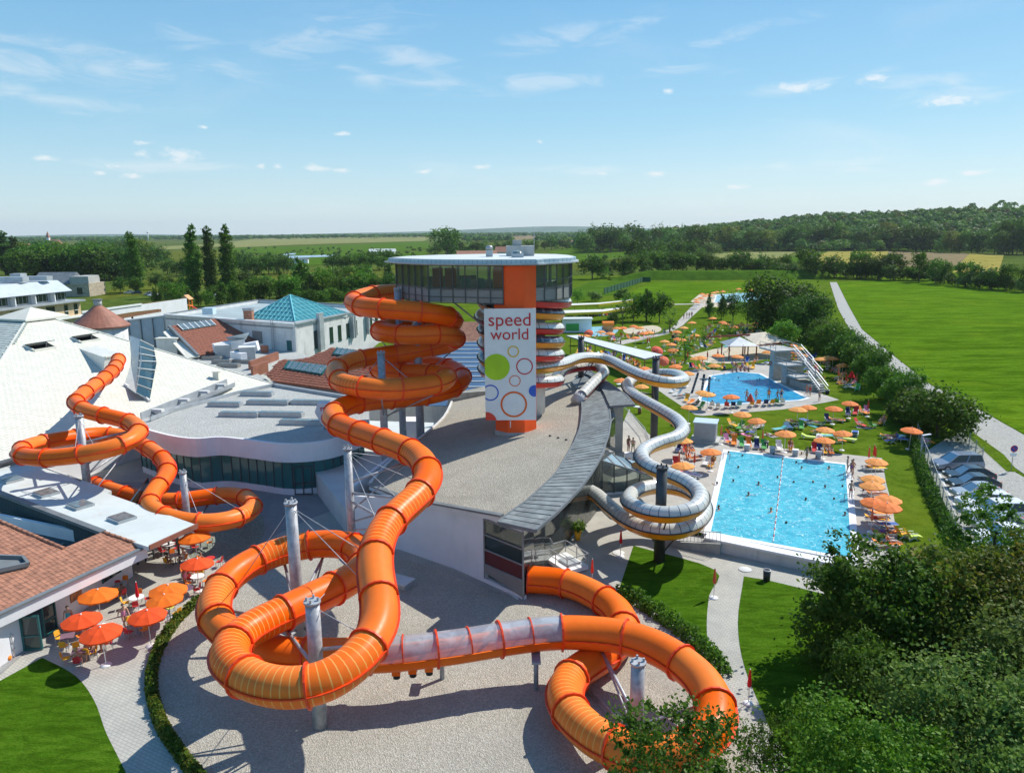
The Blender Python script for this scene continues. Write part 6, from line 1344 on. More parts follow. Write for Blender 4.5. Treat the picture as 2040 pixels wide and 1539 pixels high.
def hedge(pts,w,h,n_,size,leaf,label,seed,z=0.,gaps=.2,name='hedge'):
 rng=np.random.default_rng(seed); p=smooth_path([P(a,b,z)for a,b in pts],.25,0); T=np.gradient(p,axis=0); T/=np.linalg.norm(T,axis=1)[:,None]; Sx=np.stack([T[:,1],-T[:,0],0*T[:,0]],1)
 i=rng.integers(0,len(p),n_); amp=.75+.35*np.sin(np.arange(len(p))*.9+rng.random()*6)*rng.random(len(p))+gaps*rng.normal(size=len(p)); amp=np.clip(amp,.35,1.25)
 ang=rng.random(n_)*math.pi; r=.6+.45*rng.random(n_)
 c=p[i]+Sx[i]*(np.cos(ang)*r*w/2)[:,None]+T[i]*(rng.normal(size=n_)*.18)[:,None]; c[:,2]+=np.sin(ang)*r*h*amp[i]+.04
 nr=rng.normal(size=(n_,3))*.7+Sx[i]*np.cos(ang)[:,None]+np.array([0,0,.6]); nr/=np.linalg.norm(nr,axis=1)[:,None]
 a=np.cross(nr,rng.normal(size=(n_,3))); a/=np.linalg.norm(a,axis=1)[:,None]; b=np.cross(nr,a); s=size*(.6+.8*rng.random(n_))
 V=np.stack([c-a*(s*.5)[:,None],c-b*(s*.34)[:,None],c+a*(s*.5)[:,None],c+b*(s*.34)[:,None]],1).reshape(-1,3)
 me=np_mesh(name,V,np.arange(4*n_).reshape(-1,4),LEAF[leaf],rng.random(n_)); return link(name,me,label=label,cat='hedge')
hedge([(398,1196),(350,1242),(312,1305),(302,1370),(325,1450),(380,1530),(440,1600)],.7,.5,7000,.17,'rust','low curved hedge round the left edge of the gravel bed',41)
hedge([(398,1196),(350,1242),(312,1305),(302,1370),(325,1450),(380,1530),(440,1600)],.65,.62,4500,.17,'mid','green shoots along the curved hedge round the gravel bed',42)
hedge([(1236,1182),(1290,1212),(1345,1250),(1395,1290),(1440,1345)],1.3,.9,4500,.2,'mid','loose low planting between the gravel and the front lawn',43)
hedge([(1814,872),(1832,925),(1856,990),(1885,1050),(1920,1110)],1.2,1.3,7000,.22,'dark','narrow hedge along the car park fence',44,ZP)
hedge([(1250,622),(1180,628),(1130,640)],3,1.6,2500,.5,'dark','dark planting below the yellow canopies',45,ZP)
def wood(name,pts,hs,leafs,q,size,seed,tint):
 rng=np.random.default_rng(seed); pts=np.array(pts); n_=len(pts); hs=np.array(hs)
 d=rng.normal(size=(n_,q,3)); d/=np.linalg.norm(d,axis=2)[:,:,None]; d[:,:,2]=np.abs(d[:,:,2])*1.0-.25; r=.7+.4*rng.random((n_,q,1))
 c=pts[:,None,:]+d*r*hs[:,None,None]*np.array([.46,.46,.5])+np.array([0,0,.52])*hs[:,None,None]
 nr=d+rng.normal(size=d.shape)*.45; nr[:,:,2]+=.3; nr/=np.linalg.norm(nr,axis=2)[:,:,None]; a=np.cross(nr,rng.normal(size=d.shape)); a/=np.linalg.norm(a,axis=2)[:,:,None]; b=np.cross(nr,a)
 s=(size*hs[:,None]*(.7+.6*rng.random((n_,q))))[:,:,None]
 V=np.stack([c-a*s*.5,c-b*s*.42,c+a*s*.5,c+b*s*.42],2).reshape(-1,3); t=np.clip(.75*np.repeat(rng.random(n_),q)+.25*rng.random(n_*q),0,1)*tint[1]+tint[0]
 return link(name,np_mesh(name,V,np.arange(len(V)).reshape(-1,4),LEAF[leafs],t),kind='stuff')
rng=np.random.default_rng(77); pts=[]; hs=[]; yp=[]; yh=[]
while len(pts)<3400:
 a=.085+rng.random()*.75; r=930+rng.random()*470*(1 if rng.random()<.93 else 1.9)
 f=math.sin(a*37+r*.004)+math.sin(r*.017+a*9)
 if r>1400 and f<.3:continue
 x,y=r*math.sin(a),r*math.cos(a); q=(x,y,hill_h(x,y)-.6); h=9+7*rng.random()
 (yp if rng.random()<.09 else pts).append(q); (yh if yp and yp[-1]is q else hs).append(h)
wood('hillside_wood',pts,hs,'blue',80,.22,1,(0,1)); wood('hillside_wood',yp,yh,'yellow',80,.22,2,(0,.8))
pts=[]; hs=[]
while len(pts)<4200:
 a=-.72+rng.random()*1.15; band=rng.choice([1500,1900,2600,3400,4600],p=[.18,.2,.24,.2,.18]); r=band*(1+.05*rng.normal())
 if math.sin(a*23+band)+.7*math.sin(a*61+band*.7)<-.1 and band<3000:continue
 if band<3000 and-.46<a<-.06:continue
 x,y=r*math.sin(a),r*math.cos(a)
 if a>.09 and r<1700:continue
 pts.append((x,y,0)); hs.append(10+6*rng.random()+(4 if band>3000 else 0))
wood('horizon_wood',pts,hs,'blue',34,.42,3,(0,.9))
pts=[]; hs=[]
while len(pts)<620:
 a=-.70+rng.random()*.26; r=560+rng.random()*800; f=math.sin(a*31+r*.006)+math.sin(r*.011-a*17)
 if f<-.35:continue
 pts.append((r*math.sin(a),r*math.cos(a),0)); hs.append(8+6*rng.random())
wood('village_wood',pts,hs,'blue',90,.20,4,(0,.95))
pts=[]; hs=[]
for k in range(70):
 q=P(470+rng.random()*370,496+rng.random()*20,0); pts.append(tuple(q)); hs.append(4+2*rng.random())
wood('sapling_rows',pts,hs,'dark',24,.3,5,(0,.5))
belt([(600,603),(660,600),(720,598),(790,598)],14,(18,30),['bush2','bush4','bush1'],0,'low green shrub at the foot of the thicket behind the grey hall','shrubs behind the grey hall',cat='shrub',name='shrub')
# labels that count along a row of look-alikes
ORD='first second third fourth fifth sixth seventh eighth ninth tenth eleventh twelfth thirteenth fourteenth fifteenth sixteenth seventeenth eighteenth nineteenth twentieth'.split()
for _t,_n in(('twenty','twentieth'),('thirty','thirtieth'),('forty','fortieth'),('fifty','fiftieth')):
 if len(ORD)%10==0 and _t!='twenty':ORD.append(_n)
 ORD+=[_t+' '+x for x in ORD[:9]]
PENDING={}
def count_label(o,px,what,where,group):
 o['label']=what+' '+where; o['group']=group; PENDING.setdefault((what,where),[]).append((px,o))
def settle_labels():
 for(what,where),l in PENDING.items():
  l.sort(key=lambda q:q[0])
  for k,(_,o)in enumerate(l):
   o['label']=(what+' '+where if len(l)==1 else '%s %s from left %s'%(ORD[k]if k<len(l)-1 else 'last',what,where)).strip()
def settle_belts():
 g={}
 for o in COL.objects:
  if 'row_x' in o and o.parent is None:g.setdefault(o['label'],[]).append(o)
 for lb,l in g.items():
  l.sort(key=lambda o:o['row_x'])
  for k,o in enumerate(l):
   if len(l)>1:o['label']=lb+', '+(ORD[k]if k<len(l)-1 else 'last')+' from left'
   del o['row_x']
settle_belts()
# parasols
def para_canopy(r,h,val,n_=8):
 b=MB(); V=[(0,0,h)];
 for ring,(rr,z)in enumerate(((r*.55,h*.62),(r,0),(r*.985,-val))):
  for k in range(n_*2):
   t=2*math.pi*k/(n_*2); q=1 if k%2==0 else .965
   V.append((rr*q*math.cos(t),rr*q*math.sin(t),z-(0 if k%2==0 else(.03 if ring<2 else-.03))))
 m=n_*2; F=[(0,1+k,1+(k+1)%m)for k in range(m)]
 for ring in(0,1):F+=[(1+ring*m+k,1+(ring+1)*m+k,1+(ring+1)*m+(k+1)%m,1+ring*m+(k+1)%m)for k in range(m)]
 b.add(V,F); return b
def make_parasol(r,hgt,mat,tilt=0.,disc=True,name='parasol'):
 t=thing(name,'p','parasol',(0,-500,0))
 b=MB(); b.cyl((0,0,0),(0,0,hgt+.34),.028,.028,8); b.build('pole',mt['white_paint'],t)
 c=para_canopy(r,.40,.13); o=c.build('canopy',mat,t); o.location=(0,0,hgt); o.rotation_euler=(tilt,0,0)
 b=MB(); b.lathe([(.0,.46),(.05,.45),(.05,.38)],8); k=b.build('finial',mt['white_paint'],o)
 if disc:b=MB(); b.lathe([(0,.10),(.06,.10),(.30,.06),(.32,0),(0,0)],16); b.build('base',mt['white_paint'],t)
 return t
def make_closed(hgt,mat,fat=.13,disc=True):
 t=thing('closed_parasol','p','parasol',(0,-500,0))
 b=MB(); b.cyl((0,0,0),(0,0,hgt+.1),.028,.028,8); b.build('pole',mt['white_paint'],t)
 b=MB(); b.lathe([(.035,hgt+.05),(fat*.55,hgt-.25),(fat,hgt-.9),(fat*.85,hgt-1.05),(fat*.5,hgt-1.1)],9,smooth=False); b.build('folded_cloth',mat,t)
 if disc:b=MB(); b.lathe([(0,.10),(.06,.10),(.30,.06),(.32,0),(0,0)],16); b.build('base',mt['white_paint'],t)
 return t
def make_halffold(mat):
 t=thing('closed_parasol','p','parasol',(0,-500,0))
 b=MB(); b.cyl((0,0,0),(0,0,2.4),.028,.028,8); b.build('pole',mt['white_paint'],t)
 b=MB(); b.lathe([(.03,2.4),(.30,1.9),(.62,1.25),(.58,1.2)],8,smooth=False); b.build('folded_cloth',mat,t); return t
PA=make_parasol(1.12,2.05,mt['umbrella']); PT=make_parasol(1.12,2.0,mt['umbrella_red'],.75); PC=make_closed(2.2,mt['umbrella_red']); PH_=make_halffold(mt['umbrella_red']); PCAFE=make_parasol(1.16,2.1,M('cafe parasol cloth',(.95,.09,.006),.8,.06,1.,trans=.2)); PCAFO=make_parasol(1.2,2.1,M('bright orange parasol cloth',(.97,.19,.004),.8,.06,1.,trans=.2))
used={}
def put(pro,loc,rz,sc=1.,**kw):
 if id(pro)not in used:
  used[id(pro)]=1
  o=pro; o.location=loc; o.rotation_euler=(0,0,rz); o.scale=(sc,sc,sc); return o
 return copy_tree(pro,loc,rz,sc,**kw)
SPOTS=[]
def parasol(px,py,where,group,z=ZP,pro=None,what='open orange parasol',hh=2.2,sc=1.):
 pro=pro or PA; sc*=random.uniform(.95,1.06); p=P(px,py,z+hh*sc); q=Vector((p.x,p.y,z)); o=put(pro,q,random.uniform(0,6.28)if pro is not PT else random.uniform(-.5,.5),sc)
 o.rotation_euler=(random.uniform(-.05,.05),random.uniform(-.05,.05),o.rotation_euler[2]); count_label(o,px,what,where,group); SPOTS.append((px,q,where)); return q
def closed(px,py,where,group,z=ZP,pro=None,what='furled red parasol'):
 pro=pro or PC; p=P(px,py,z+1.7); o=put(pro,Vector((p.x,p.y,z)),random.random()*6,random.uniform(.92,1.05)); count_label(o,px,what,where,group)
G_='parasols of the bathing park'
for px,py in((1745,917),(1738,951),(1739,965),(1769,992),(1741,997),(1770,1007)):parasol(px,py,'on the deck right of the lap pool',G_)
for px,py in((1362,876),(1417,898),(1362,925),(1277,924)):parasol(px,py,'on the paving left of the lap pool',G_)
for px,py in((1478,823),(1509,836),(1565,861),(1643,854),(1680,861),(1642,875),(1814,855),(1589,814),(1611,810),(1661,812),(1693,802)):parasol(px,py,'on the lawn between the two pools',G_)
for px,py in((1679,726),(1597,707),(1585,700),(1650,711),(1635,714),(1660,713),(1530,700),(1553,701),(1579,687),(1592,693)):parasol(px,py,'on the lawn behind the diving tower',G_)
for px,py in((1430,707),(1468,709),(1387,713),(1396,711),(1423,727),(1369,742),(1346,728),(1284,733),(1293,739)):parasol(px,py,'on the lawn beyond the diving pool',G_)
for px,py in((1399,780),(1411,784),(1458,789),(1372,810),(1278,768),(1237,756)):parasol(px,py,'around the near side of the diving pool',G_)
for px,py in((1341,696),(1337,685),(1324,679),(1351,674),(1360,676),(1266,672),(1282,663),(1292,661),(1385,667),(1348,660),(1362,652),(1379,642)):parasol(px,py,'on the lawn by the garden path',G_)
for px,py in((1262,649),(1275,652),(1241,652),(1229,653),(1215,663),(1198,660),(1168,668),(1155,668)):parasol(px,py,'around the small splash pool',G_)
for px,py in((1445,644),(1440,641),(1477,646),(1490,647),(1420,633),(1509,643),(1463,650)):parasol(px,py,'on the lawn under the far trees',G_)
for px,py in((1396,593),(1388,596),(1404,589),(1410,586),(1421,583),(1428,581),(1416,588),(1399,585),(1440,580),(1388,601),(1472,575),(1495,577)):parasol(px,py,'beside the far shallow pool',G_)
for px,py in((1320,716),(1310,696),(1173,662)):parasol(px,py,'among the path parasols',G_,pro=PT,what='tilted red parasol')
for px,py in((1738,1021),(1732,899),(1742,896),(1745,897)):closed(px,py,'on the deck right of the lap pool',G_)
for px,py in((1437,857),(1520,862),(1730,805)):closed(px,py,'on the lawn between the two pools',G_)
for px,py in((1353,912),(1384,910)):closed(px,py,'on the paving left of the lap pool',G_)
for px,py in((1617,725),(1671,742),(1686,750),(1707,752),(1630,742)):closed(px,py,'on the lawn behind the diving tower',G_)
for px,py in((1609,721),(1625,730),(1697,744),(1495,791)):closed(px,py,'near the diving pool',G_,pro=PH_,what='half folded red parasol')
for px,py in((1290,677),(1294,676),(1410,704),(1430,700),(1370,706),(1421,660),(1470,668)):closed(px,py,'on the lawn by the garden path',G_)
for px,py in((1440,577),(1450,577),(1460,577),(1468,577),(1480,578),(1431,578)):closed(px,py,'along the far shallow pool',G_)
closed(1808,1118,'at the near corner of the lap pool deck',G_,pro=PH_,what='half folded red parasol')
for px,py in((1237,1068),(1180,1124)):closed(px,py,'on the paving before the glass side',G_,0)
closed(1424,1146,'at the head of the curved garden path',G_,0); closed(1494,1345,'on the lawn edge by the garden path',G_,0)
GC='parasols of the cafe terrace'
for px,py,pr in((194,1181,PCAFO),(163,1230,PCAFE),(203,1254,PCAFE),(294,1221,PCAFE),(330,1190,PCAFO),(333,1172,PCAFO),(390,1067,PCAFO),(390,1119,PCAFE)):parasol(px,py,'on the cafe terrace',GC,0,pr,'orange parasol' if pr is PCAFO else 'red orange parasol',2.25)
closed(272,1172,'on the cafe terrace',GC,0)
# sun chairs and loungers
def sling(w,pts,th=.03):
 b=MB(); V=[]
 for(y,z)in pts:V+=[(-w/2,y,z),(w/2,y,z),(w/2,y,z-th),(-w/2,y,z-th)]
 F=[]
 for i in range(len(pts)-1):F+=[(i*4+j,i*4+(j+1)%4,(i+1)*4+(j+1)%4,(i+1)*4+j)for j in range(4)]
 b.add(V,F); return b
def make_recliner(cloth,c2=None):
 t=thing('sun_chair','p','sun chair',(0,-500,0)); fr=mt['white_paint']
 sling(.58,[(-.30,.40),(.18,.36),(.24,.38)]).build('seat',cloth,t); sling(.58,[(.22,.38),(.62,.98),(.66,1.02)]).build('backrest',cloth,t); sling(.54,[(-.32,.40),(-.78,.28)]).build('footrest',c2 or cloth,t)
 for sx in(-.30,.30):
  b=MB(); b.beam((sx,-.35,0),(sx,.22,.58),.04); b.beam((sx,.40,0),(sx,-.32,.42),.04); b.build('leg',fr,t)
  b=MB(); b.beam((sx,-.28,.58),(sx,.40,.60),.05); b.build('armrest',fr,t)
 return t
def make_lounger(cloth):
 t=thing('sun_lounger','p','sun lounger',(0,-500,0)); fr=mt['white_paint']
 sling(.62,[(-1.0,.36),(.35,.36)]).build('bed',cloth,t); sling(.62,[(.36,.37),(.90,.62)]).build('headrest',cloth,t)
 b=MB()
 for sx in(-.33,.33):b.beam((sx,-1.0,.33),(sx,.9,.33),.05)
 b.beam((-.33,-.98,.33),(.33,-.98,.33),.05); b.beam((-.33,.88,.33),(.33,.88,.33),.05); b.build('frame',fr,t)
 for sy in(-.7,.6):
  b=MB(); b.beam((-.32,sy,0),(-.32,sy,.33),.04); b.beam((.32,sy,0),(.32,sy,.33),.04); b.beam((-.32,sy,.02),(.32,sy,.02),.04); b.build('leg',fr,t)
 return t
REC={k:make_recliner(FAB[k],FAB[c])for k,c in(('yellow','yellow'),('orange','orange'),('blue','blue'),('white','white'),('red','red'),('green','green'),('navy','navy'),('teal','yellow'),('pink','orange'),('lime','lime'))}
LOU={k:make_lounger(FAB[k])for k in('orange','yellow','blue','white','teal','pink','lime','navy','red','green')}
def towel_mesh(c):b=MB(); b.box((0,0,.012),(.8,1.7,.024)); return b.mesh('towel',FAB[c])
TOW_M={c:towel_mesh(c)for c in('white','teal','yellow','pink','striped','blue','lime','red')}
# people
def skin_mesh(joints,edges,name,mat,levels=1):
 me=bpy.data.meshes.new(name); ks=list(joints); me.from_pydata([joints[k][:3]for k in ks],[(ks.index(a),ks.index(b))for a,b in edges],[])
 o=bpy.data.objects.new(name,me); COL.objects.link(o); m=o.modifiers.new('skin','SKIN'); m.use_smooth_shade=True
 for i,k in enumerate(ks):r=joints[k][3]; me.skin_vertices[0].data[i].radius=(r,r*(joints[k][4]if len(joints[k])>4 else 1)); me.skin_vertices[0].data[i].use_root=(i==0)
 s=o.modifiers.new('sub','SUBSURF'); s.levels=levels; s.render_levels=levels
 dg=bpy.context.evaluated_depsgraph_get(); dg.update(); r=bpy.data.meshes.new_from_object(o.evaluated_get(dg)); COL.objects.unlink(o); bpy.data.objects.remove(o)
 r.name=name; r.materials.clear(); r.materials.append(mat); r.polygons.foreach_set('use_smooth',[True]*len(r.polygons)); return r
ED=[('pelvis','spine'),('spine','chest'),('chest','neck'),('neck','jaw'),('jaw','head'),('head','crown')]
for s in 'LR':ED+=[('chest','sh'+s),('sh'+s,'el'+s),('el'+s,'wr'+s),('wr'+s,'ha'+s),('pelvis','hip'+s),('hip'+s,'kn'+s),('kn'+s,'an'+s),('an'+s,'to'+s)]
RAD={'pelvis':(.145,.8),'spine':(.125,.8),'chest':(.155,.75),'neck':(.055,1),'jaw':(.075,1),'head':(.098,1),'crown':(.07,1),'sh':(.06,1),'el':(.045,1),'wr':(.032,1),'ha':(.036,.7),'hip':(.092,1),'kn':(.06,1),'an':(.042,1),'to':(.038,.8)}
def pose(sp):
 J={}
 for k,v in sp.items():
  if k in('sh','el','wr','ha','hip','kn','an','to'):
   for s,sg in(('L',1),('R',-1)):J[k+s]=(v[0]*sg,v[1],v[2],*RAD[k])
  elif k[:-1]in RAD and k[-1]in 'LR':J[k]=(*v,*RAD[k[:-1]])
  else:J[k]=(*v,*RAD[k])
 return J
POSES={'stand':dict(pelvis=(0,0,.96),spine=(0,.01,1.14),chest=(0,0,1.34),neck=(0,-.01,1.49),jaw=(0,-.04,1.56),head=(0,-.02,1.64),crown=(0,-.01,1.70),sh=(.19,0,1.42),el=(.25,.03,1.14),wr=(.27,-.06,.92),ha=(.27,-.09,.82),hip=(.095,0,.90),kn=(.10,-.02,.50),an=(.10,.03,.09),to=(.115,-.12,.04)),'walk':dict(pelvis=(0,0,.95),spine=(0,0,1.13),chest=(0,-.03,1.33),neck=(0,-.05,1.48),jaw=(0,-.09,1.55),head=(0,-.07,1.63),crown=(0,-.05,1.69),shL=(.19,-.03,1.41),elL=(.24,-.13,1.16),wrL=(.22,-.28,1.0),haL=(.21,-.35,.94),shR=(-.19,-.02,1.41),elR=(-.24,.13,1.17),wrR=(-.25,.18,.94),haR=(-.25,.19,.84),hipL=(.095,0,.90),knL=(.1,.05,.5),anL=(.1,.33,.16),toL=(.11,.24,.05),hipR=(-.095,0,.90),knR=(-.1,-.18,.52),anR=(-.1,-.26,.09),toR=(-.11,-.42,.05)),'hips':dict(pelvis=(0,0,.96),spine=(0,.01,1.14),chest=(0,0,1.34),neck=(0,-.01,1.49),jaw=(0,-.04,1.56),head=(0,-.02,1.64),crown=(0,-.01,1.70),shL=(.19,0,1.42),elL=(.40,.06,1.20),wrL=(.22,-.05,1.03),haL=(.15,-.08,1.0),shR=(-.19,0,1.42),elR=(-.26,.04,1.15),wrR=(-.26,-.08,.95),haR=(-.25,-.12,.86),hip=(.095,0,.90),kn=(.12,-.02,.50),an=(.14,.03,.09),to=(.17,-.11,.04)),'recline':dict(pelvis=(0,.10,.50),spine=(0,.22,.66),chest=(0,.34,.84),neck=(0,.42,.99),jaw=(0,.42,1.07),head=(0,.46,1.14),crown=(0,.49,1.20),sh=(.19,.36,.92),el=(.30,.18,.70),wr=(.29,-.06,.66),ha=(.28,-.15,.66),hip=(.1,.03,.50),kn=(.12,-.38,.54),an=(.12,-.76,.38),to=(.13,-.84,.46)),'lie':dict(pelvis=(0,0,.16),spine=(0,.2,.16),chest=(0,.40,.17),neck=(0,.56,.18),jaw=(0,.64,.20),head=(0,.71,.19),crown=(0,.77,.18),sh=(.19,.46,.15),el=(.32,.24,.10),wr=(.30,.0,.09),ha=(.29,-.09,.08),hip=(.095,-.06,.14),kn=(.12,-.46,.18),an=(.14,-.87,.10),to=(.16,-.92,.17)),'sit':dict(pelvis=(0,.05,.52),spine=(0,.09,.70),chest=(0,.06,.90),neck=(0,.02,1.04),jaw=(0,-.03,1.11),head=(0,-.01,1.19),crown=(0,.01,1.25),sh=(.19,.05,.97),el=(.27,-.08,.74),wr=(.20,-.30,.72),ha=(.15,-.38,.73),hip=(.1,0,.50),kn=(.13,-.42,.48),an=(.13,-.40,.08),to=(.14,-.54,.04)),'swim':dict(pelvis=(0,.15,.70),spine=(0,.10,.92),chest=(0,.03,1.14),neck=(0,-.02,1.29),jaw=(0,-.07,1.36),head=(0,-.05,1.44),crown=(0,-.03,1.50),shL=(.19,0,1.21),elL=(.42,-.12,1.20),wrL=(.55,-.32,1.22),haL=(.58,-.41,1.22),shR=(-.19,0,1.21),elR=(-.44,.0,1.18),wrR=(-.62,-.18,1.2),haR=(-.68,-.25,1.2),hip=(.095,.2,.64),kn=(.12,.25,.3),an=(.14,.5,.2),to=(.15,.6,.2))}
BODY={}; WEAR={}; HAIRM={}
def wear_mesh(pz,top,legs):
 J=pose(POSES[pz]); q={}; e=[]
 for k in('pelvis','hipL','hipR'):q[k]=(*J[k][:3],J[k][3]+.02,J[k][4])
 e+=[('pelvis','hipL'),('pelvis','hipR')]
 a=Vector(J['pelvis'][:3]); b_=Vector(J['spine'][:3]); c=Vector(J['chest'][:3])
 q['waist']=(*(a.lerp(b_,.35)),.15,.8); e.append(('pelvis','waist'))
 for s in 'LR':h,k=Vector(J['hip'+s][:3]),Vector(J['kn'+s][:3]); q['th'+s]=(*h.lerp(k,legs),.098,1); e.append(('hip'+s,'th'+s))
 if top:q['mid']=(*b_,.15,.8); q['up']=(*c,.175,.8); e+=[('waist','mid'),('mid','up')]
 return skin_mesh(q,e,'swimwear',FAB['blue'],1)
for pz in POSES:
 J=pose(POSES[pz]); BODY[pz]=skin_mesh(J,ED,'person',SKIN['tan'],1)
 WEAR[pz,0]=wear_mesh(pz,False,.42); WEAR[pz,1]=wear_mesh(pz,True,.12)
 h=Vector(J['head'][:3]); up=(Vector(J['crown'][:3])-Vector(J['jaw'][:3])).normalized(); fw=Vector((0,-1,0))if pz not in('lie',)else Vector((0,0,1)); fw=(fw-up*fw.dot(up)).normalized(); sd_=up.cross(fw)
 V=[]; F=[]; nn=10
 for i in range(5):
  for j in range(nn):
   th=math.pi*.56*i/4; ph=2*math.pi*j/nn; cut=.72 if math.cos(ph)>.3 and i>2 else 1
   d=up*math.cos(th*cut)+(fw*math.cos(ph)+sd_*math.sin(ph))*math.sin(th*cut); V.append(h-fw*.012+up*.018+d*.118)
 for i in range(4):
  for j in range(nn):F.append((i*nn+j,(i+1)*nn+j,(i+1)*nn+(j+1)%nn,i*nn+(j+1)%nn))
 b=MB(); b.add(V,F,0,True); HAIRM[pz]=b.mesh('hair',HAIR['dark'])
MESHV={}
def variant(me,m_):
 k=(me.name,m_.name)
 if k not in MESHV:c=me.copy(); c.materials.clear(); c.materials.append(m_); MESHV[k]=c
 return MESHV[k]
def person(pz,loc,rz,where,group,px,act,sc=None):
 sk=random.choice(['tan','tan','fair','brown']); top=random.random()<.42; c=random.choice(['blue','red','navy','black','green','orange','pink','teal','white','purple']); hr=random.choice(['dark','dark','brown','blond'])
 o=link('person',variant(BODY[pz],SKIN[sk]),None,loc,rz); s=sc or random.uniform(.92,1.06); o.scale=(s,s,s); o['category']='person'
 if pz!='swim' or True:
  link('swimwear',variant(WEAR[pz,1 if top else 0],FAB[c]),o); link('hair',variant(HAIRM[pz],HAIR[hr]),o)
 what='bather'+(' in '+c+(' swimsuit' if top else ' trunks')if pz!='swim' else '')+' '+act
 count_label(o,px,what,where,group); return o
GP='bathers of the park'
def foot(px,py,z=ZP):p=P(px,py,z); return Vector((p.x,p.y,z))
for px,py,pz,rz in((1687,942,'stand',1.2),(1698,945,'hips',-1.4),(1694,950,'walk',.8),(1694,993,'stand',2.2),(1606,919,'walk',.3)):person(pz,foot(px,py,ZP+.03),rz,'beside the lap pool',GP,px,'standing')
for px,py,pz,rz in((1487,799,'hips',2.6),(1506,797,'stand',2.8),(1531,797,'stand',-.4),(1548,798,'walk',1.),(1556,798,'hips',.2),(1632,799,'hips',.4),(1613,789,'stand',-.8),(1606,787,'walk',.5)):person(pz,foot(px,py,ZP+.03),rz,'at the diving pool edge',GP,px,'standing')
for px,py,pz,rz in((1362,636,'walk',.2),(1368,634,'walk',.4),(1373,633,'stand',.1),(1378,633,'walk',-.3),(1341,609,'walk',1.2),(1236,690,'stand',1.),(1216,668,'walk',.6),(1299,672,'walk',1.8),(1303,671,'walk',1.7),(1359,663,'stand',.2)):person(pz,foot(px,py),rz,'on the garden path',GP,px,'walking')
for px,py,pz,rz in((1252,899,'stand',.6),(1261,902,'walk',-.4)):person(pz,foot(px,py),rz,'below the stair by the silver slide',GP,px,'standing')
for px,py,pz,rz in((1430,718,'walk',.5),(1441,721,'walk',-.8),(1409,716,'stand',1.),(1452,700,'walk',2.),(1394,688,'stand',.4),(1344,732,'stand',.9),(1573,744,'walk',.4),(1598,668,'stand',.8)):person(pz,foot(px,py),rz,'on the sunbathing lawns',GP,px,'standing')
for i,(px,py)in enumerate(((1453,906),(1450,925),(1492,918),(1513,917),(1517,921),(1558,938),(1595,926),(1595,956),(1649,957),(1547,976),(1510,990),(1459,983),(1427,990),(1618,985),(1641,996),(1676,994),(1431,1040),(1565,1070),(1681,1053),(1604,1022),(1489,1012),(1470,955),(1580,985),(1625,935),(1535,1045),(1660,1020),(1540,928),(1478,930),(1585,945))):person('swim',foot(px,py,ZP-1.22),random.uniform(0,6.28),'in the lap pool','swimmers in the pools',px,'swimming')
for i,(px,py)in enumerate(((1442,760),(1426,772),(1431,774),(1507,772),(1513,771),(1421,802),(1470,768))):person('swim',foot(px,py,ZP-1.22),random.uniform(0,6.28),'in the diving pool','swimmers in the pools',px,'swimming')
for i,(px,py)in enumerate(((1459,746),(1467,745),(1475,744),(1483,744),(1491,744))):person('sit',foot(px,py,ZP-.36),-.2,'on the far rim of the diving pool',GP,px,'sitting')
def seat(px,py,kind,col,rz,where,occ=0.,z=ZP,towel=None):
 p=foot(px,py,z); pro=REC[col]if kind=='r' else LOU[col]; o=put(pro,p,rz,random.uniform(.97,1.06))
 count_label(o,px,('%s reclining sun chair' if kind=='r' else '%s flat sun lounger')%col,where,'sun chairs and loungers');
 if random.random()<occ:
  q=p+Vector((0,0,.0 if kind=='r' else .30)); person('recline' if kind=='r' else 'lie',q,rz,where,GP,px,'lying back' if kind=='r' else 'lying flat')
 return o
def towel(px,py,col,rz,where,z=ZP,occ=0.):
 p=foot(px,py,z); o=link('towel',TOW_M[col],None,p+Vector((0,0,.02)),rz); o['category']='towel'; count_label(o,px,'%s beach towel'%col,where,'towels on the lawns')
 if random.random()<occ:person('lie',p+Vector((0,0,.0)),rz,where,GP,px,'lying flat')
W1='along the far end of the lap pool'
for px,py,c in((1448,882,'pink'),(1462,886,'orange'),(1477,889,'green'),(1491,890,'orange'),(1507,893,'navy'),(1521,894,'green'),(1552,897,'white'),(1575,897,'yellow'),(1622,900,'red'),(1633,903,'navy'),(1652,904,'orange'),(1641,903,'yellow')):seat(px,py,'r',c,random.uniform(-.3,.1),W1,.35)
W2='at the diving pool front rim'
for px,py,c in((1418,812,'white'),(1431,814,'white'),(1448,813,'red'),(1461,812,'navy'),(1472,811,'teal'),(1497,810,'yellow'),(1510,808,'orange'),(1525,808,'navy'),(1537,807,'yellow'),(1548,806,'green'),(1560,806,'white')):seat(px,py,'r',c,random.uniform(2.6,3.1),W2,.25)
W3='beyond the diving pool'
for px,py,c in((1470,735,'yellow'),(1478,735,'red'),(1484,736,'blue'),(1493,735,'yellow'),(1500,734,'yellow'),(1463,733,'blue'),(1488,722,'blue'),(1478,722,'navy'),(1505,722,'orange'),(1403,732,'orange'),(1376,734,'navy'),(1384,735,'red'),(1352,738,'orange'),(1410,735,'green'),(1398,737,'yellow'),(1440,735,'yellow'),(1340,725,'orange'),(1357,727,'yellow')):seat(px,py,'r',c,random.uniform(-1.,1.),W3,.5)
W4='behind the diving tower'
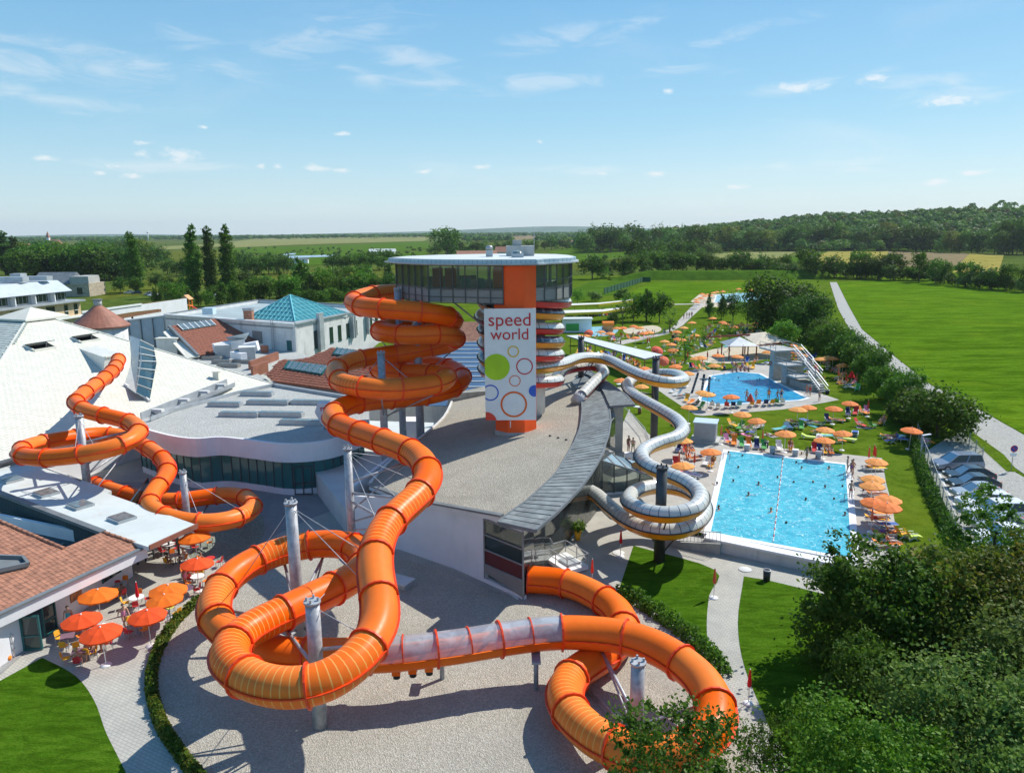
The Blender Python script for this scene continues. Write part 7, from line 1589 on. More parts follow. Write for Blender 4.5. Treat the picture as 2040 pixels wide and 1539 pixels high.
for px,py,c in((1599,734,'teal'),(1608,738,'blue'),(1615,742,'yellow'),(1610,748,'white'),(1634,763,'yellow'),(1661,741,'orange'),(1669,744,'yellow'),(1679,750,'yellow'),(1666,757,'orange'),(1673,764,'yellow'),(1681,768,'orange'),(1693,771,'blue'),(1708,778,'green'),(1700,766,'pink'),(1614,718,'blue'),(1622,714,'navy'),(1606,714,'pink'),(1640,722,'yellow'),(1648,727,'red'),(1575,718,'orange'),(1586,718,'yellow'),(1594,722,'navy'),(1653,733,'white'),(1570,713,'navy'),(1562,716,'red')):seat(px,py,'r',c,random.uniform(-2.2,-.4),W4,.3)
W5='between the two pools'
for px,py,c,k in((1704,826,'red','r'),(1718,825,'orange','r'),(1726,824,'pink','r'),(1648,840,'navy','r'),(1666,841,'orange','l'),(1578,844,'yellow','l'),(1606,842,'blue','l'),(1627,847,'teal','l'),(1712,850,'red','r'),(1738,852,'green','r'),(1757,846,'yellow','r'),(1553,858,'teal','l'),(1570,853,'white','l'),(1596,854,'green','r'),(1499,866,'blue','r'),(1490,858,'white','r'),(1510,854,'white','l'),(1612,874,'lime','l'),(1672,882,'orange','r'),(1652,872,'teal','l'),(1687,878,'lime','l'),(1626,866,'yellow','r'),(1703,867,'blue','l'),(1632,878,'white','l'),(1769,874,'yellow','l'),(1776,882,'blue','r'),(1790,874,'white','l'),(1808,880,'blue','l'),(1826,884,'yellow','l'),(1846,884,'pink','r'),(1458,850,'yellow','r'),(1456,870,'orange','r'),(1475,855,'green','r'),(1689,828,'navy','r')):seat(px,py,k,c,random.uniform(0,6.28),W5,.42)
W6='on the deck by the car park hedge'
for px,py,c,k in((1732,936,'white','l'),(1744,938,'yellow','l'),(1728,962,'orange','l'),(1734,984,'pink','l'),(1746,990,'orange','l'),(1736,1018,'orange','l'),(1752,1028,'orange','l'),(1745,1040,'yellow','l'),(1763,1050,'blue','l'),(1759,1068,'orange','l'),(1762,1090,'orange','l'),(1776,1066,'orange','r'),(1796,1070,'yellow','r'),(1816,1074,'lime','r'),(1775,1088,'orange','r')):seat(px,py,k,c,random.uniform(1.2,1.8),W6,.4)
W7='on the paving by the silver loop'
for px,py,c,k in((1352,899,'navy','r'),(1364,901,'red','r'),(1376,899,'pink','r'),(1408,926,'white','r'),(1418,930,'yellow','r'),(1370,912,'orange','r'),(1346,930,'red','r'),(1391,916,'orange','l'),(1362,945,'red','r'),(1378,950,'navy','l')):seat(px,py,k,c,random.uniform(-1.4,1.4),W7,.5)
W8='on the paving near the leaning masts'
for px,py,c,k in((1358,755,'yellow','r'),(1368,800,'yellow','r'),(1350,788,'white','r'),(1340,782,'white','r'),(1384,812,'green','r'),(1376,805,'orange','l'),(1396,815,'green','r'),(1240,768,'white','l'),(1360,792,'navy','l')):seat(px,py,k,c,random.uniform(-1.6,-.4),W8,.4)
rs=random.Random(5)
W9='under the long white canopy'
for k in range(46):
 s=rs.random(); px=1146+s*172; py=690+s*48+rs.uniform(-3,26)*(.5+.5*s); seat(px,py,'r',rs.choice(['yellow','orange','yellow','orange','white','red','blue']),rs.uniform(-1.2,1.2),W9,.45)
W10='by the garden path'
for k in range(40):
 px=rs.uniform(1320,1420); py=rs.uniform(656,712)
 if inside(px,py,[(1372,704),(1480,680),(1480,730),(1372,730)]):continue
 seat(px,py,'r',rs.choice(['yellow','orange','yellow','green','blue','white','navy']),rs.uniform(0,6.28),W10,.4)
W11='before the far trees'
for k in range(34):
 seat(rs.uniform(1405,1525),rs.uniform(650,680),'r',rs.choice(['yellow','orange','green','yellow','blue','white','teal']),rs.uniform(0,6.28),W11,.35)
W12='around the small splash pool'
for k in range(22):seat(rs.uniform(1150,1300),rs.uniform(660,680),'r',rs.choice(['yellow','orange','pink','blue','white']),rs.uniform(0,6.28),W12,.4)
for px,py,c,rz in((1535,868,'white',.4),(1721,852,'white',1.2),(1620,848,'teal',.3),(1650,866,'lime',1.),(1700,772,'white',.5),(1446,690,'teal',.2),(1500,675,'striped',1.),(1530,722,'blue',.3),(1545,716,'yellow',1.2),(1625,752,'teal',.2),(1835,886,'blue',.4),(1486,866,'pink',.6)):towel(px,py,c,rz,'spread on the grass',ZP+.01,.2)
# cafe tables, chairs and guests
def make_table(round_,mat,r=.45):
 t=thing('cafe_table','p','table',(0,-500,0)); b=MB()
 if round_:b.lathe([(0,.74),(r,.74),(r,.71),(0,.71)],18,smooth=False)
 else:b.box((0,0,.725),(.8,.8,.03))
 b.build('table_top',mat,t); b=MB(); b.cyl((0,0,.03),(0,0,.71),.035,.035,8); b.build('stem',mt['grey_steel'],t); b=MB(); b.lathe([(.0,.05),(.2,.04),(.24,0)],12); b.build('foot_plate',mt['grey_steel'],t); return t
def make_chair(m_):
 t=thing('cafe_chair','p','chair',(0,-500,0)); b=MB(); b.box((0,0,.45),(.42,.42,.03)); b.build('seat',m_,t)
 b=MB(); b.add([(-.2,.2,.55),(.2,.2,.55),(.19,.26,.86),(.08,.28,.90),(-.08,.28,.90),(-.19,.26,.86)]+[(-.2,.23,.55),(.2,.23,.55),(.19,.29,.86),(.08,.31,.90),(-.08,.31,.90),(-.19,.29,.86)],[(0,1,2,3,4,5),(11,10,9,8,7,6),(0,6,7,1),(2,8,9,3),(3,9,10,4),(4,10,11,5),(1,7,8,2),(5,11,6,0)]); b.build('backrest',m_,t)
 for x in(-.19,.19):
  for y in(-.19,.19):b=MB(); b.beam((x,y,0),(x,y,.44 if y<0 else .6),.03); b.build('leg',mt['steel'],t)
 return t
TAB={'white':make_table(True,mt['white_paint'],.5),'violet':make_table(False,M('violet table top',(.22,.13,.17),.5)),'grey':make_table(False,M('grey table top',(.45,.46,.45),.5)),'red':make_table(True,FAB['red'],.38),'yellow':make_table(True,FAB['lime'],.36)}
CH={c:make_chair(FAB[c])for c in('red','yellow','orange')}
GT='tables of the cafe terrace'
def table(px,py,k,n_,occ,shape):
 p=foot(px,py,0); o=put(TAB[k],p,random.random()); count_label(o,px,'%s %s cafe table'%(shape,k),'on the cafe terrace',GT); a0=random.random()*6.28
 for i in range(n_):
  a=a0+i*6.283/n_+random.uniform(-.2,.2); c=random.choice(['red','red','orange','yellow']); q=p+Vector((math.cos(a)*.72,math.sin(a)*.72,0)); rz=a-math.pi/2
  ch=put(CH[c],q,rz); count_label(ch,px,'%s cafe chair'%c,'at the terrace tables','chairs of the cafe terrace')
  if random.random()<occ:person('sit',q+Vector((0,0,-.0)),rz,'on the cafe terrace','guests of the cafe',px,'sitting at a table')
for px,py,k,n_,occ,shp in((137,1287,'violet',3,0,'square'),(160,1318,'violet',4,.8,'square'),(192,1300,'red',3,.7,'small round'),(275,1260,'violet',4,.1,'square'),(274,1208,'white',4,.1,'round'),(372,1190,'white',3,.1,'round'),(231,1190,'grey',3,.1,'square'),(243,1180,'grey',2,.0,'square'),(338,1228,'yellow',3,0,'small round'),(395,1165,'white',3,.3,'round'),(382,1155,'red',3,.3,'small round'),(337,1100,'white',4,.7,'round'),(400,1092,'white',3,.5,'round'),(350,1122,'grey',3,.3,'square'),(420,1128,'red',2,.2,'small round'),(160,1252,'grey',3,.4,'square')):table(px,py,k,n_,occ,shp)
for px,py,pz,rz in((249,1252,'walk',1.),(140,1256,'stand',.3),(370,1172,'stand',1.4)):person(pz,foot(px,py,0),rz,'on the cafe terrace','guests of the cafe',px,'standing')
# structures and things of the bathing park
a,b_,c,d_=P(1128,668,4.6),P(1150,667,4.6),P(1320,706,4.6),P(1284,714,4.6)
t=thing('canopy','long white flat canopy on thin posts behind the silver slide','canopy',(0,0,0)); plate(t,'roof',[a,b_,c,d_],.22,'pale_roof')
bb=MB(); bb.beam(a-Vector((0,0,.14)),d_-Vector((0,0,.14)),.12,.24); bb.beam(d_-Vector((0,0,.14)),c-Vector((0,0,.14)),.12,.24); bb.build('edge_beam',mt['dark_zinc'],t)
for k in range(9):
 p=lerp(a,d_,.03+k*.117)*.8+lerp(b_,c,.03+k*.117)*.2; bb=MB(); bb.beam((p.x,p.y,ZP),(p.x,p.y,4.4),.14); bb.build('post',mt['wood'],t)
for i,(q,lb,z)in enumerate((([(1120,605),(1190,603),(1262,596),(1266,598),(1192,607),(1120,610)],'upper canopy with yellow edge behind the tower',4.4),([(1118,618),(1200,616),(1262,609),(1270,611),(1200,622),(1118,625)],'lower canopy with yellow edge behind the tower',4.0))):
 pp=[P(*x,z)for x in q]; t=thing('canopy',lb,'canopy',(0,0,0),0,'yellow edged canopies'); bb=MB(); bb.prism([(v.x,v.y)for v in pp],z-.18,z); bb.build('roof',mt['offwhite'],t)
 mt.setdefault('yellow_steel',M('yellow painted steel',(.70,.52,.02),.5,.1))
 for j in range(3,5):bb=MB(); bb.beam(pp[j]-Vector((0,.1,.1)),pp[j+1 if j<5 else 0]-Vector((0,.1,.1)),.3,.6); bb.build('edge_beam',mt['yellow_steel'],t)
 for k in range(7):v=lerp(pp[5],pp[4],k/3)if k<4 else lerp(pp[4],pp[3],(k-3)/3); bb=MB(); bb.beam((v.x,v.y+.3,ZP),(v.x,v.y+.3,z-.15),.2); bb.build('post',mt['yellow_steel'],t)
for k in range(12):seat(1134+k*7.5,632-k*.35,'r',['orange','yellow','blue','white','red','navy'][k%6],-.1,'under the yellow edged canopies',.2)
p=P(1150,662,ZP); t=thing('kiosk','white garden kiosk with a flat roof and green side beside the tower','kiosk',tuple(p))
bb=MB(); bb.box((0,1.5,1.6),(7.0,3.2,3.2)); bb.build('walls',mt['white'],t); bb=MB(); bb.box((-.2,1.4,3.3),(8.0,4.0,.22)); bb.build('roof',mt['pale_roof'],t); bb=MB(); bb.box((-1.2,-.12,1.3),(3.2,.06,1.8)); bb.build('painted_panel',FAB['green'],t)
p=P(1211,660,ZP); t=thing('playhouse','small orange playhouse with a rounded roof by the splash pool','playhouse',tuple(p)); bb=MB(); bb.box((0,0,.8),(2.4,2.0,1.6)); bb.build('walls',M('playhouse timber',(.62,.27,.10),.7),t)
bb=MB(); V=[]
for j in range(9):th=math.pi*j/8; V+=[(-1.4,1.15*math.cos(th),1.55+1.0*math.sin(th)),(1.4,1.15*math.cos(th),1.55+1.0*math.sin(th))]
bb.add(V,[(2*j,2*j+1,2*j+3,2*j+2)for j in range(8)]+[tuple(range(0,18,2))+(0,)][:0]); bb.build('roof',FAB['orange'],t); bb=MB(); bb.lathe([(0,0),(.55,0)],14); o=bb.build('window',FAB['purple'],t); o.location=(-1.22,0,1.1); o.rotation_euler=(0,-1.57,0)
p=P(1512,712,ZP); t=thing('pavilion','open timber pavilion with a grey hip roof and a pale awning','pavilion',tuple(p))
hw=3.0; bb=MB(); bb.add([(-hw-4,-hw,2.7),(hw-4,-hw,2.7),(hw-4,hw,2.7),(-hw-4,hw,2.7),(-4,0,4.1)],[(0,1,4),(1,2,4),(2,3,4),(3,0,4)]); bb.build('hip_roof',mt['zinc'],t)
bb=MB(); bb.add([(-1.5,-2.2,3.0),(6.5,1.2,2.9),(4.5,7.5,3.6),(-2.5,4.5,3.9),(1.5,2.6,4.4),(3.0,5.6,4.3)],[(0,1,4),(1,2,5,4),(2,3,5),(3,0,4,5)]); bb.build('awning',M('pale awning',(.60,.52,.40),.85,.08),t)
for x,y in((-6.6,-2.6),(-4,-2.6),(-1.4,-2.6),(-6.6,2.6),(-1.4,2.6),(2.4,-.6),(6.0,1.2),(4.4,6.6),(-1.4,4.6)):bb=MB(); bb.beam((x,y,0),(x,y,2.9),.2); bb.build('post',M('red brown post',(.30,.06,.03),.7)if 'post_m' not in mt else mt['post_m'],t); mt.setdefault('post_m',bpy.data.materials['red brown post'])
for a_,c_ in(((-6.6,-2.6,2.7),(-1.4,-2.6,2.7)),((-1.4,-2.6,2.7),(6.0,1.2,2.8)),((-9.5,4,3.5),(-1,3,4.1))):bb=MB(); bb.beam(a_,c_,.2,.28); bb.build('beam',mt['post_m'],t)
o0=P(1540,752,ZP); ax=(P(1628,783,ZP)-P(1523,748,ZP)).normalized(); nx=Vector((-ax.y,ax.x,0)); rzd=math.atan2(ax.y,ax.x)
t=thing('diving_tower','stepped concrete diving tower with three platforms, rails and stairs','diving tower',tuple(P(1570,765,ZP)),rzd); M0=Matrix.Translation(t.location)@Matrix.Rotation(rzd,4,'Z')
for i,(x,w_,h)in enumerate(((-4.6,1.3,5.0),(-.9,1.5,3.2))):
 bb=MB(); bb.box((x,1.2,h/2),(w_,3.0,h)); bb.build('pier',mt['concrete'],t)
for i,(x0,x1,h)in enumerate(((-6.4,-1.6,5.1),(-1.9,1.7,3.3),(1.4,4.4,1.9))):
 bb=MB(); bb.box(((x0+x1)/2,.5,h),(x1-x0,4.4,.26)); bb.build('platform',mt['concrete'],t)
 for y in(-1.6,2.6):
  bb=MB()
  for hh in(.55,1.05):bb.beam((x0,y,h+hh),(x1,y,h+hh),.06)
  for k in range(4):xx=x0+(x1-x0)*k/3; bb.beam((xx,y,h+.1),(xx,y,h+1.05),.06)
  bb.build('railing',mt['steel'],t)
for i,(x0,z0,x1,z1)in enumerate(((-1.6,5.1,2.2,3.3),(1.7,3.3,4.6,1.9),(4.4,1.9,7.6,0.1))):
 n_=7
 for k in range(n_):bb=MB(); xx=x0+(x1-x0)*(k+.5)/n_; zz=z0+(z1-z0)*(k+.5)/n_; bb.box((xx,2.2 if i<2 else 1.2,zz),((x1-x0)/n_*1.1,1.3,.16)); bb.build('step',mt['concrete'],t)
 for y in((1.5,2.9)if i<2 else(.5,1.9)):
  bb=MB(); bb.beam((x0,y,z0+1.0),(x1,y,z1+1.0),.10,.12); bb.beam((x0,y,z0+.5),(x1,y,z1+.5),.05); bb.build('handrail',mt['white_paint'],t)
bb=MB(); bb.box((3.2,1.2,.5),(5.6,2.4,1.0)); bb.build('stair_base',mt['concrete'],t)
bb=MB(); bb.lathe([(.30,-.06),(.36,0),(.30,.06),(.24,0),(.30,-.06)],14); o=bb.build('life_ring',FAB['red'],t); o.location=(-4.9,-.36,2.6); o.rotation_euler=(1.57,0,0)
for i,(px,py,px2,py2)in enumerate(((1378,783,1391,742),(1397,788,1403,745),(1411,783,1414,750))):
 f=foot(px,py); tp=Yp(px2,py2,f.y+.9); t=thing('pool_mast',['first','second','third'][i]+' dark perforated leaning mast at the corner of the diving pool','mast',tuple(f),0,'leaning masts at the diving pool')
 bb=MB(); bb.beam((0,0,0),tp-f,.34,.12); bb.build('mast',mt['dark_steel'],t)
 for k in range(5):v=(tp-f)*(.2+.15*k); bb=MB(); bb.box(v+Vector((0,-.1,0)),(.14,.06,.2)); bb.build('hole_plate',mt['steel'],t)
f=foot(1405,878); t=thing('ventilation_box','large grey louvred ventilation box on a plinth by the silver slide','ventilation box',tuple(f),-.35)
bb=MB(); bb.box((0,0,.15),(3.3,2.9,.3)); bb.build('plinth',mt['concrete'],t); bb=MB(); bb.box((0,0,1.35),(2.5,2.2,2.1)); bb.build('body',mt['zinc'],t); bb=MB(); bb.box((0,0,2.44),(2.75,2.45,.1)); bb.build('lid',mt['corrugated'],t)
for k in range(8):bb=MB(); bb.box((0,-1.12,.55+k*.23),(2.3,.06,.07)); bb.build('louvre',mt['grey_steel'],t)
for px,py,z,w_,h,m_,nm,lb,cat in((1251,932,ZP,.8,1.7,'white','locker','white upright locker box on the paving by the glass porch','locker'),(1527,1156,0,.55,.8,'dark_steel','litter_bin','dark round litter bin at the corner of the right lawn','litter bin'),(1274,824,ZP,.5,.8,'wood','litter_bin','brown litter bin on the lawn below the silver slide','litter bin'),(1526,892,ZP,.5,.75,'black','litter_bin','black litter bin at the far end of the lap pool','litter bin'),(1443,738,ZP,.5,.8,'dark_steel','litter_bin','dark litter bin beyond the diving pool','litter bin'),(1648,785,ZP,.6,.6,'black','litter_bin','black litter bin at the corner of the diving deck','litter bin'),(1381,968,ZP,.5,.8,'dark_steel','litter_bin','dark litter bin near the double silver loop','litter bin')):
 f=foot(px,py,z); t=thing(nm,lb,cat,tuple(f))
 if nm=='locker':bb=MB(); bb.box((0,0,h/2),(w_,.6,h)); bb.build('body',mt[m_],t); bb=MB(); bb.box((0,-.31,h*.6),(.4,.02,.3)); bb.build('door_panel',FAB['orange'],t)
 else:bb=MB(); bb.cyl((0,0,0),(0,0,h),w_*.45,w_*.5,14,cap=True); bb.build('body',mt[m_],t); bb=MB(); bb.lathe([(w_*.52,h),(w_*.55,h+.06),(w_*.40,h+.06)],14); bb.build('rim',mt['steel'],t)
a,c=P(1312,1075,.35),P(1434,1097,.35); dd=(c-a).normalized(); nn=Vector((dd.y,-dd.x,0)); t=thing('access_ramp','concrete access ramp with a steel railing below the lap pool','ramp',(0,0,0))
bb=MB(); bb.add([a-Vector((0,0,.35)),c-Vector((0,0,.35)),c+Vector((0,0,.6)),a+Vector((0,0,-.1))]+[v-nn*1.6 for v in(a-Vector((0,0,.35)),c-Vector((0,0,.35)),c+Vector((0,0,.6)),a+Vector((0,0,-.1)))],[(0,1,2,3),(7,6,5,4),(3,2,6,7),(1,5,6,2),(0,3,7,4)]); bb.build('ramp_body',mt['concrete'],t)
bb=MB(); h0,h1=a+Vector((0,0,.9)),c+Vector((0,0,1.6)); bb.beam(h0,h1,.05); bb.beam(h0-Vector((0,0,.9)),h1-Vector((0,0,.9)),.05)
for k in range(18):q=lerp(h0,h1,k/17); bb.beam(q,q-Vector((0,0,.95)),.03)
bb.build('railing',mt['steel'],t)
pts=[P(*q,ZP)for q in((1262,905),(1290,888),(1292,878),(1270,842),(1248,822))]
t=thing('stair_railing','curved grey steel railing beside the stair below the plank eaves','railing',(0,0,0)); bb=MB()
pl2=[P(*q,ZP+.0)for q in((1240,822),(1262,842),(1284,868),(1292,890))]
for i in range(3):bb.beam(pl2[i]+Vector((0,0,1)),pl2[i+1]+Vector((0,0,1)),.06)
bb.build('handrail',mt['grey_steel'],t); bb=MB()
for k in range(26):q=polyp(pl2,k/25); bb.beam(q,q+Vector((0,0,1)),.03)
bb.build('balusters',mt['grey_steel'],t)
f=P(1128,1128,0); t=thing('work_platform','low white steel platform with a tubular railing beside the glass side','platform',tuple(f),.55)
bb=MB(); bb.box((0,0,.28),(2.0,3.0,.3)); bb.build('deck',mt['white_paint'],t); bb=MB()
for x in(-1,1):
 for y in(-1.5,0,1.5):bb.beam((x,y,.4),(x,y,1.4),.05)
 for z in(.9,1.4):bb.beam((x,-1.5,z),(x,1.5,z),.05)
for z in(.9,1.4):bb.beam((-1,1.5,z),(1,1.5,z),.05); bb.beam((-1,-1.5,z),(1,-1.5,z),.05)
bb.build('railing',mt['steel'],t); bb=MB(); bb.box((.1,-.3,.52),(1.1,1.4,.14)); bb.build('lift_plate',mt['zinc'],t)
rng=np.random.default_rng(9); V,F,tn=leaf_cloud(rng,[(0,0,1.15,.42,.35)],260,.26,20,.4); pm_=np_mesh('foliage',V,F,LEAF['bright'],tn)
for i,(px,py,z,lb)in enumerate(((1151,1075,0,'yellow flower pot with leafy plant near the steel platform'),(1180,1016,0,'yellow flower pot under the end of the silver slide'),(1195,974,0,'yellow flower pot at the corner of the glass porch'),(1206,912,ZP,'leafy pot plant above the glass porch roof'))):
 f=P(px,py,z); t=thing('flower_pot',lb,'flower pot',tuple(f),i,'flower pots by the glass side'); bb=MB(); bb.lathe([(.0,0),(.20,0),(.34,.9),(.30,.9),(.28,.8),(0,.8)],14); bb.build('pot',FAB['yellow'],t); link('foliage',pm_,t)
for i,(px,py,z,lb)in enumerate(((1484,1134,0,'pale round manhole cover in the paving near the lap pool wall'),(1232,1101,0,'white parasol base by the double loop shadow'),(1268,810,ZP,'white round cover on the lawn below the silver slide'))):
 f=P(px,py,z); bb=MB(); bb.lathe([(0,.05),(.45,.05),(.5,.02)],18); o=bb.build('round_cover',mt['offwhite']); o.location=f+Vector((0,0,.02)); tag(o,lb,'cover')
 # cars
CARP={}
def car_mesh(kind):
 """Side profile swept across a rounded plan: body, then windows, wheels and lamps as their own parts."""
 L,w,hb,ht={'van':(4.8,1.85,1.0,1.68),'car':(4.4,1.78,.90,1.45),'wagon':(4.6,1.8,.95,1.5)}[kind]
 body=[(-L/2,.35),(-L/2,.62),(-L/2+.1,.78),(-L*.26,hb),(L/2-.12,hb+.04),(L/2,.75),(L/2-.02,.35)]
 b=MB(); V=[]; W_=[(-w/2,.0),(-w/2*.99,.06),(0,.0),(w/2*.99,.06),(w/2,0)]
 ys=(-w/2,-w/2*.94,w/2*.94,w/2)
 for y in ys:
  k=.96 if abs(y)>w*.48 else 1
  for(x,z)in body:V.append((x*k,y,z if abs(y)<w*.48 else(z*.97+.02)))
 m=len(body); F=[tuple(range(m))[::-1],tuple(3*m+i for i in range(m))]
 for j in range(3):F+=[(j*m+i,j*m+(i+1)%m,(j+1)*m+(i+1)%m,(j+1)*m+i)for i in range(m)]
 b.add(V,F,0,False)
 g0=-L*.27; g1=L/2-.16; r0=-L*.08; r1={'van':L*.42,'car':L*.22,'wagon':L*.38}[kind]; wi=w*.5
 cab=MB(); c=[(g0,hb-.02,wi*.93),(g1,hb+.0,wi*.93),(r1,ht,wi*.74),(r0,ht,wi*.74)]
 V=[(x,s*y,z)for s in(-1,1)for(x,z,y)in c]; cab.add(V,[(3,2,1,0),(4,5,6,7),(0,4,7,3),(1,2,6,5)])
 rf=MB(); q=[(r0-.05,ht-.01),(r0+.3,ht+.05),(r1-.25,ht+.05),(r1+.06,ht-.02)]
 V=[(x,s*wi*.76,z)for s in(-1,1)for(x,z)in q]; rf.add(V,[(0,1,5,4),(1,2,6,5),(2,3,7,6),(3,2,1,0),(4,5,6,7),(0,4,7,3)])
 pil=MB()
 for s in(-1,1):
  for(a,c2)in(((g0,hb,wi*.94*s),(r0,ht,wi*.76*s)),(((g0+g1)/2,hb,wi*.945*s),((r0+r1)/2,ht,wi*.76*s)),((g1,hb,wi*.94*s),(r1,ht,wi*.76*s))):pil.beam((a[0],a[2],a[1]),(c2[0],c2[2],c2[1]),.09)
 return b,cab,rf,pil,L,w
wheel=MB(); wheel.cyl((0,-.11,0),(0,.11,0),.32,.32,16); wheel_me=wheel.mesh('wheel',mt['black']); rim=MB(); rim.cyl((0,-.115,0),(0,.115,0),.2,.2,12); rim_me=rim.mesh('rim',mt['steel'])
PAINT={}
def paint(n_,c):
 if n_ not in PAINT:PAINT[n_]=M(n_+' car paint',c,.25,.03,1.,metal=.3 if n_ in('silver','grey blue','dark')else 0.,coat=.6)
 return PAINT[n_]
def car(px,py,kind,col,c,rz,label,z=ZP):
 f=foot(px,py,z+.04); t=thing('parked_car',label,'car',tuple(f),rz,'parked cars'); key=(kind,col)
 if key not in CARP:
  b,cab,rf,pil,L,w=car_mesh(kind); CARP[key]=(b.mesh('body',paint(col,c)),cab.mesh('windows',mt['glass_car']),rf.mesh('roof',paint(col,c)),pil.mesh('pillars',paint(col,c)),L,w)
  hl=MB(); hl.box((0,0,0),(.12,.34,.14)); CARP['hl']=hl.mesh('headlight',mt['white_paint']); tl=MB(); tl.box((0,0,0),(.1,.2,.3)); CARP['tl']=tl.mesh('tail_light',FAB['red'])
 bm,cm,rm,pm2,L,w=CARP[key]
 for nm,me in(('body',bm),('windows',cm),('roof',rm),('pillars',pm2)):link(nm,me,t)
 for x in(-L*.31,L*.30):
  for y in(-w*.46,w*.46):o=link('wheel',wheel_me,t); o.location=(x,y,.32); link('rim',rim_me,o)
 for y in(-w*.36,w*.36):link('headlight',CARP['hl'],t).location=(-L/2+.03,y,.68); link('tail_light',CARP['tl'],t).location=(L/2-.05,y,.78)
 return t
car(1905,934,'van','grey blue',(.24,.28,.36),.02,'grey blue minivan parked first beside the car park fence')
for i,(px,py,kd,col,c)in enumerate(((1930,957,'car','dark',(.03,.045,.06)),(1938,974,'car','dark',(.03,.045,.06)),(1948,993,'car','silver',(.45,.48,.5)),(1962,1012,'wagon','white',(.78,.78,.78)),(1985,1034,'van','white',(.78,.78,.78)),(1990,1056,'car','silver',(.45,.48,.5)),(2000,1080,'car','white',(.78,.78,.78)),(2005,1106,'wagon','silver',(.45,.48,.5)),(2010,1134,'car','white',(.78,.78,.78)),(2018,1168,'car','red',(.5,.02,.02)),(2040,1205,'wagon','grey blue',(.16,.19,.26)),(2050,1250,'car','white',(.78,.78,.78)),(2060,1300,'car','dark',(.03,.045,.06)))):
 car(px,py,kd,col,c,-.06,col+' parked car, '+ORD[i+1]+' in the car park row counted from the minivan')
for i,(px,py,col,c)in enumerate(((258,585,'white',(.78,.78,.78)),(272,586,'dark',(.03,.045,.06)),(298,588,'grey blue',(.16,.19,.26)),(306,590,'white',(.78,.78,.78)),(336,590,'silver',(.45,.48,.5)),(372,592,'dark',(.03,.045,.06)),(318,613,'silver',(.45,.48,.5)),(322,618,'grey blue',(.16,.19,.26)))):
 car(px,py,'car',col,c,.2+i*.3,'far '+col+' car parked behind the hotel, '+ORD[i]+' from the left',0)
t=thing('mesh_fence','tall wire mesh fence on steel posts along the car park','fence',(0,0,0)); fp_=[P(*q,ZP)for q in((1826,873),(1836,905),(1852,945),(1874,1005),(1897,1065),(1925,1120))]
for k in range(16):q=polyp(fp_,k/15); bb=MB(); bb.beam(q,q+Vector((0,0,1.9)),.07); bb.build('post',mt['grey_steel'],t)
mt['mesh_wire']=glass('wire mesh',(.75,.80,.75),.16,.3,.05); q0=None
for k in range(16):
 q1=polyp(fp_,k/15)
 if q0 is not None:bb=MB(); bb.quad(q0+Vector((0,0,.1)),q1+Vector((0,0,.1)),q1+Vector((0,0,1.8)),q0+Vector((0,0,1.8))); bb.build('mesh_panel',mt['mesh_wire'],t); bb=MB(); bb.beam(q0+Vector((0,0,1.82)),q1+Vector((0,0,1.82)),.04); bb.build('top_rail',mt['grey_steel'],t)
 q0=q1
t=thing('mesh_fence','short wire fence with a braced end post behind the minivan','fence',(0,0,0)); fp2=[P(*q,ZP)for q in((1905,862),(1930,890),(1956,922))]
for k in range(5):q=polyp(fp2,k/4); bb=MB(); bb.beam(q,q+Vector((0,0,1.7)),.07); bb.build('post',mt['grey_steel'],t)
bb=MB(); q=fp2[-1]; bb.beam(q+Vector((0,0,1.4)),q+Vector((-1.2,1.2,0)),.06); bb.build('brace',mt['wood'],t)
for k in range(4):qa,qb=polyp(fp2,k/4),polyp(fp2,(k+1)/4); bb=MB(); bb.quad(qa,qb,qb+Vector((0,0,1.6)),qa+Vector((0,0,1.6))); bb.build('mesh_panel',mt['mesh_wire'],t)
f=foot(1832,925); t=thing('street_lamp','slim street lamp with a flat head at the corner of the car park','street lamp',tuple(f)); tp=Yp(1842,866,f.y).z-f.z
bb=MB(); bb.cyl((0,0,0),(0,0,tp),.07,.05,8); bb.build('pole',mt['steel'],t); bb=MB(); bb.beam((0,0,tp-.05),(.9,.1,tp+.05),.24,.1); bb.build('lamp_head',mt['white_paint'],t)
f=foot(2014,938); t=thing('road_sign','round blue no stopping sign with red ring above a white plate','road sign',tuple(f)); h=Yp(2021,893,f.y).z-f.z
bb=MB(); bb.cyl((0,0,0),(0,0,h+.2),.035,.035,8); bb.build('pole',mt['steel'],t); bb=MB(); bb.cyl((0,-.05,h),(0,-.08,h),.36,.36,24); bb.build('disc',M('sign blue face',(.02,.06,.35),.5),t)
bb=MB(); n24=28; V=[(r_*math.cos(6.2832*k/n24),-.086,h+r_*math.sin(6.2832*k/n24))for r_ in(.30,.37)for k in range(n24)]; bb.add(V,[(k,(k+1)%n24,n24+(k+1)%n24,n24+k)for k in range(n24)]); bb.build('red_ring',FAB['red'],t); bb=MB(); bb.beam((-.22,-.088,h+.22),(.22,-.088,h-.22),.02,.07); bb.build('red_bar',FAB['red'],t)
bb=MB(); bb.box((0,-.06,h-.62),(.62,.03,.36)); bb.build('white_plate',mt['white_paint'],t)
f=P(797,1166,0); t=thing('pump_cover','flat grey metal pump cover on the gravel beside the white wall','cover',tuple(f),-.5); bb=MB(); bb.box((0,0,.22),(1.7,1.2,.44)); bb.build('body',mt['zinc'],t); bb=MB(); bb.box((0,0,.47),(1.85,1.35,.06)); bb.build('lid',mt['offwhite'],t)
for k in range(7):
 f=RP(1096+k*16,868+k*4,.02); bb=MB(); bb.lathe([(0,.10),(.1,.09),(.14,0)],10); o=bb.build('roof_drain',mt['black'],HALL); o.location=f
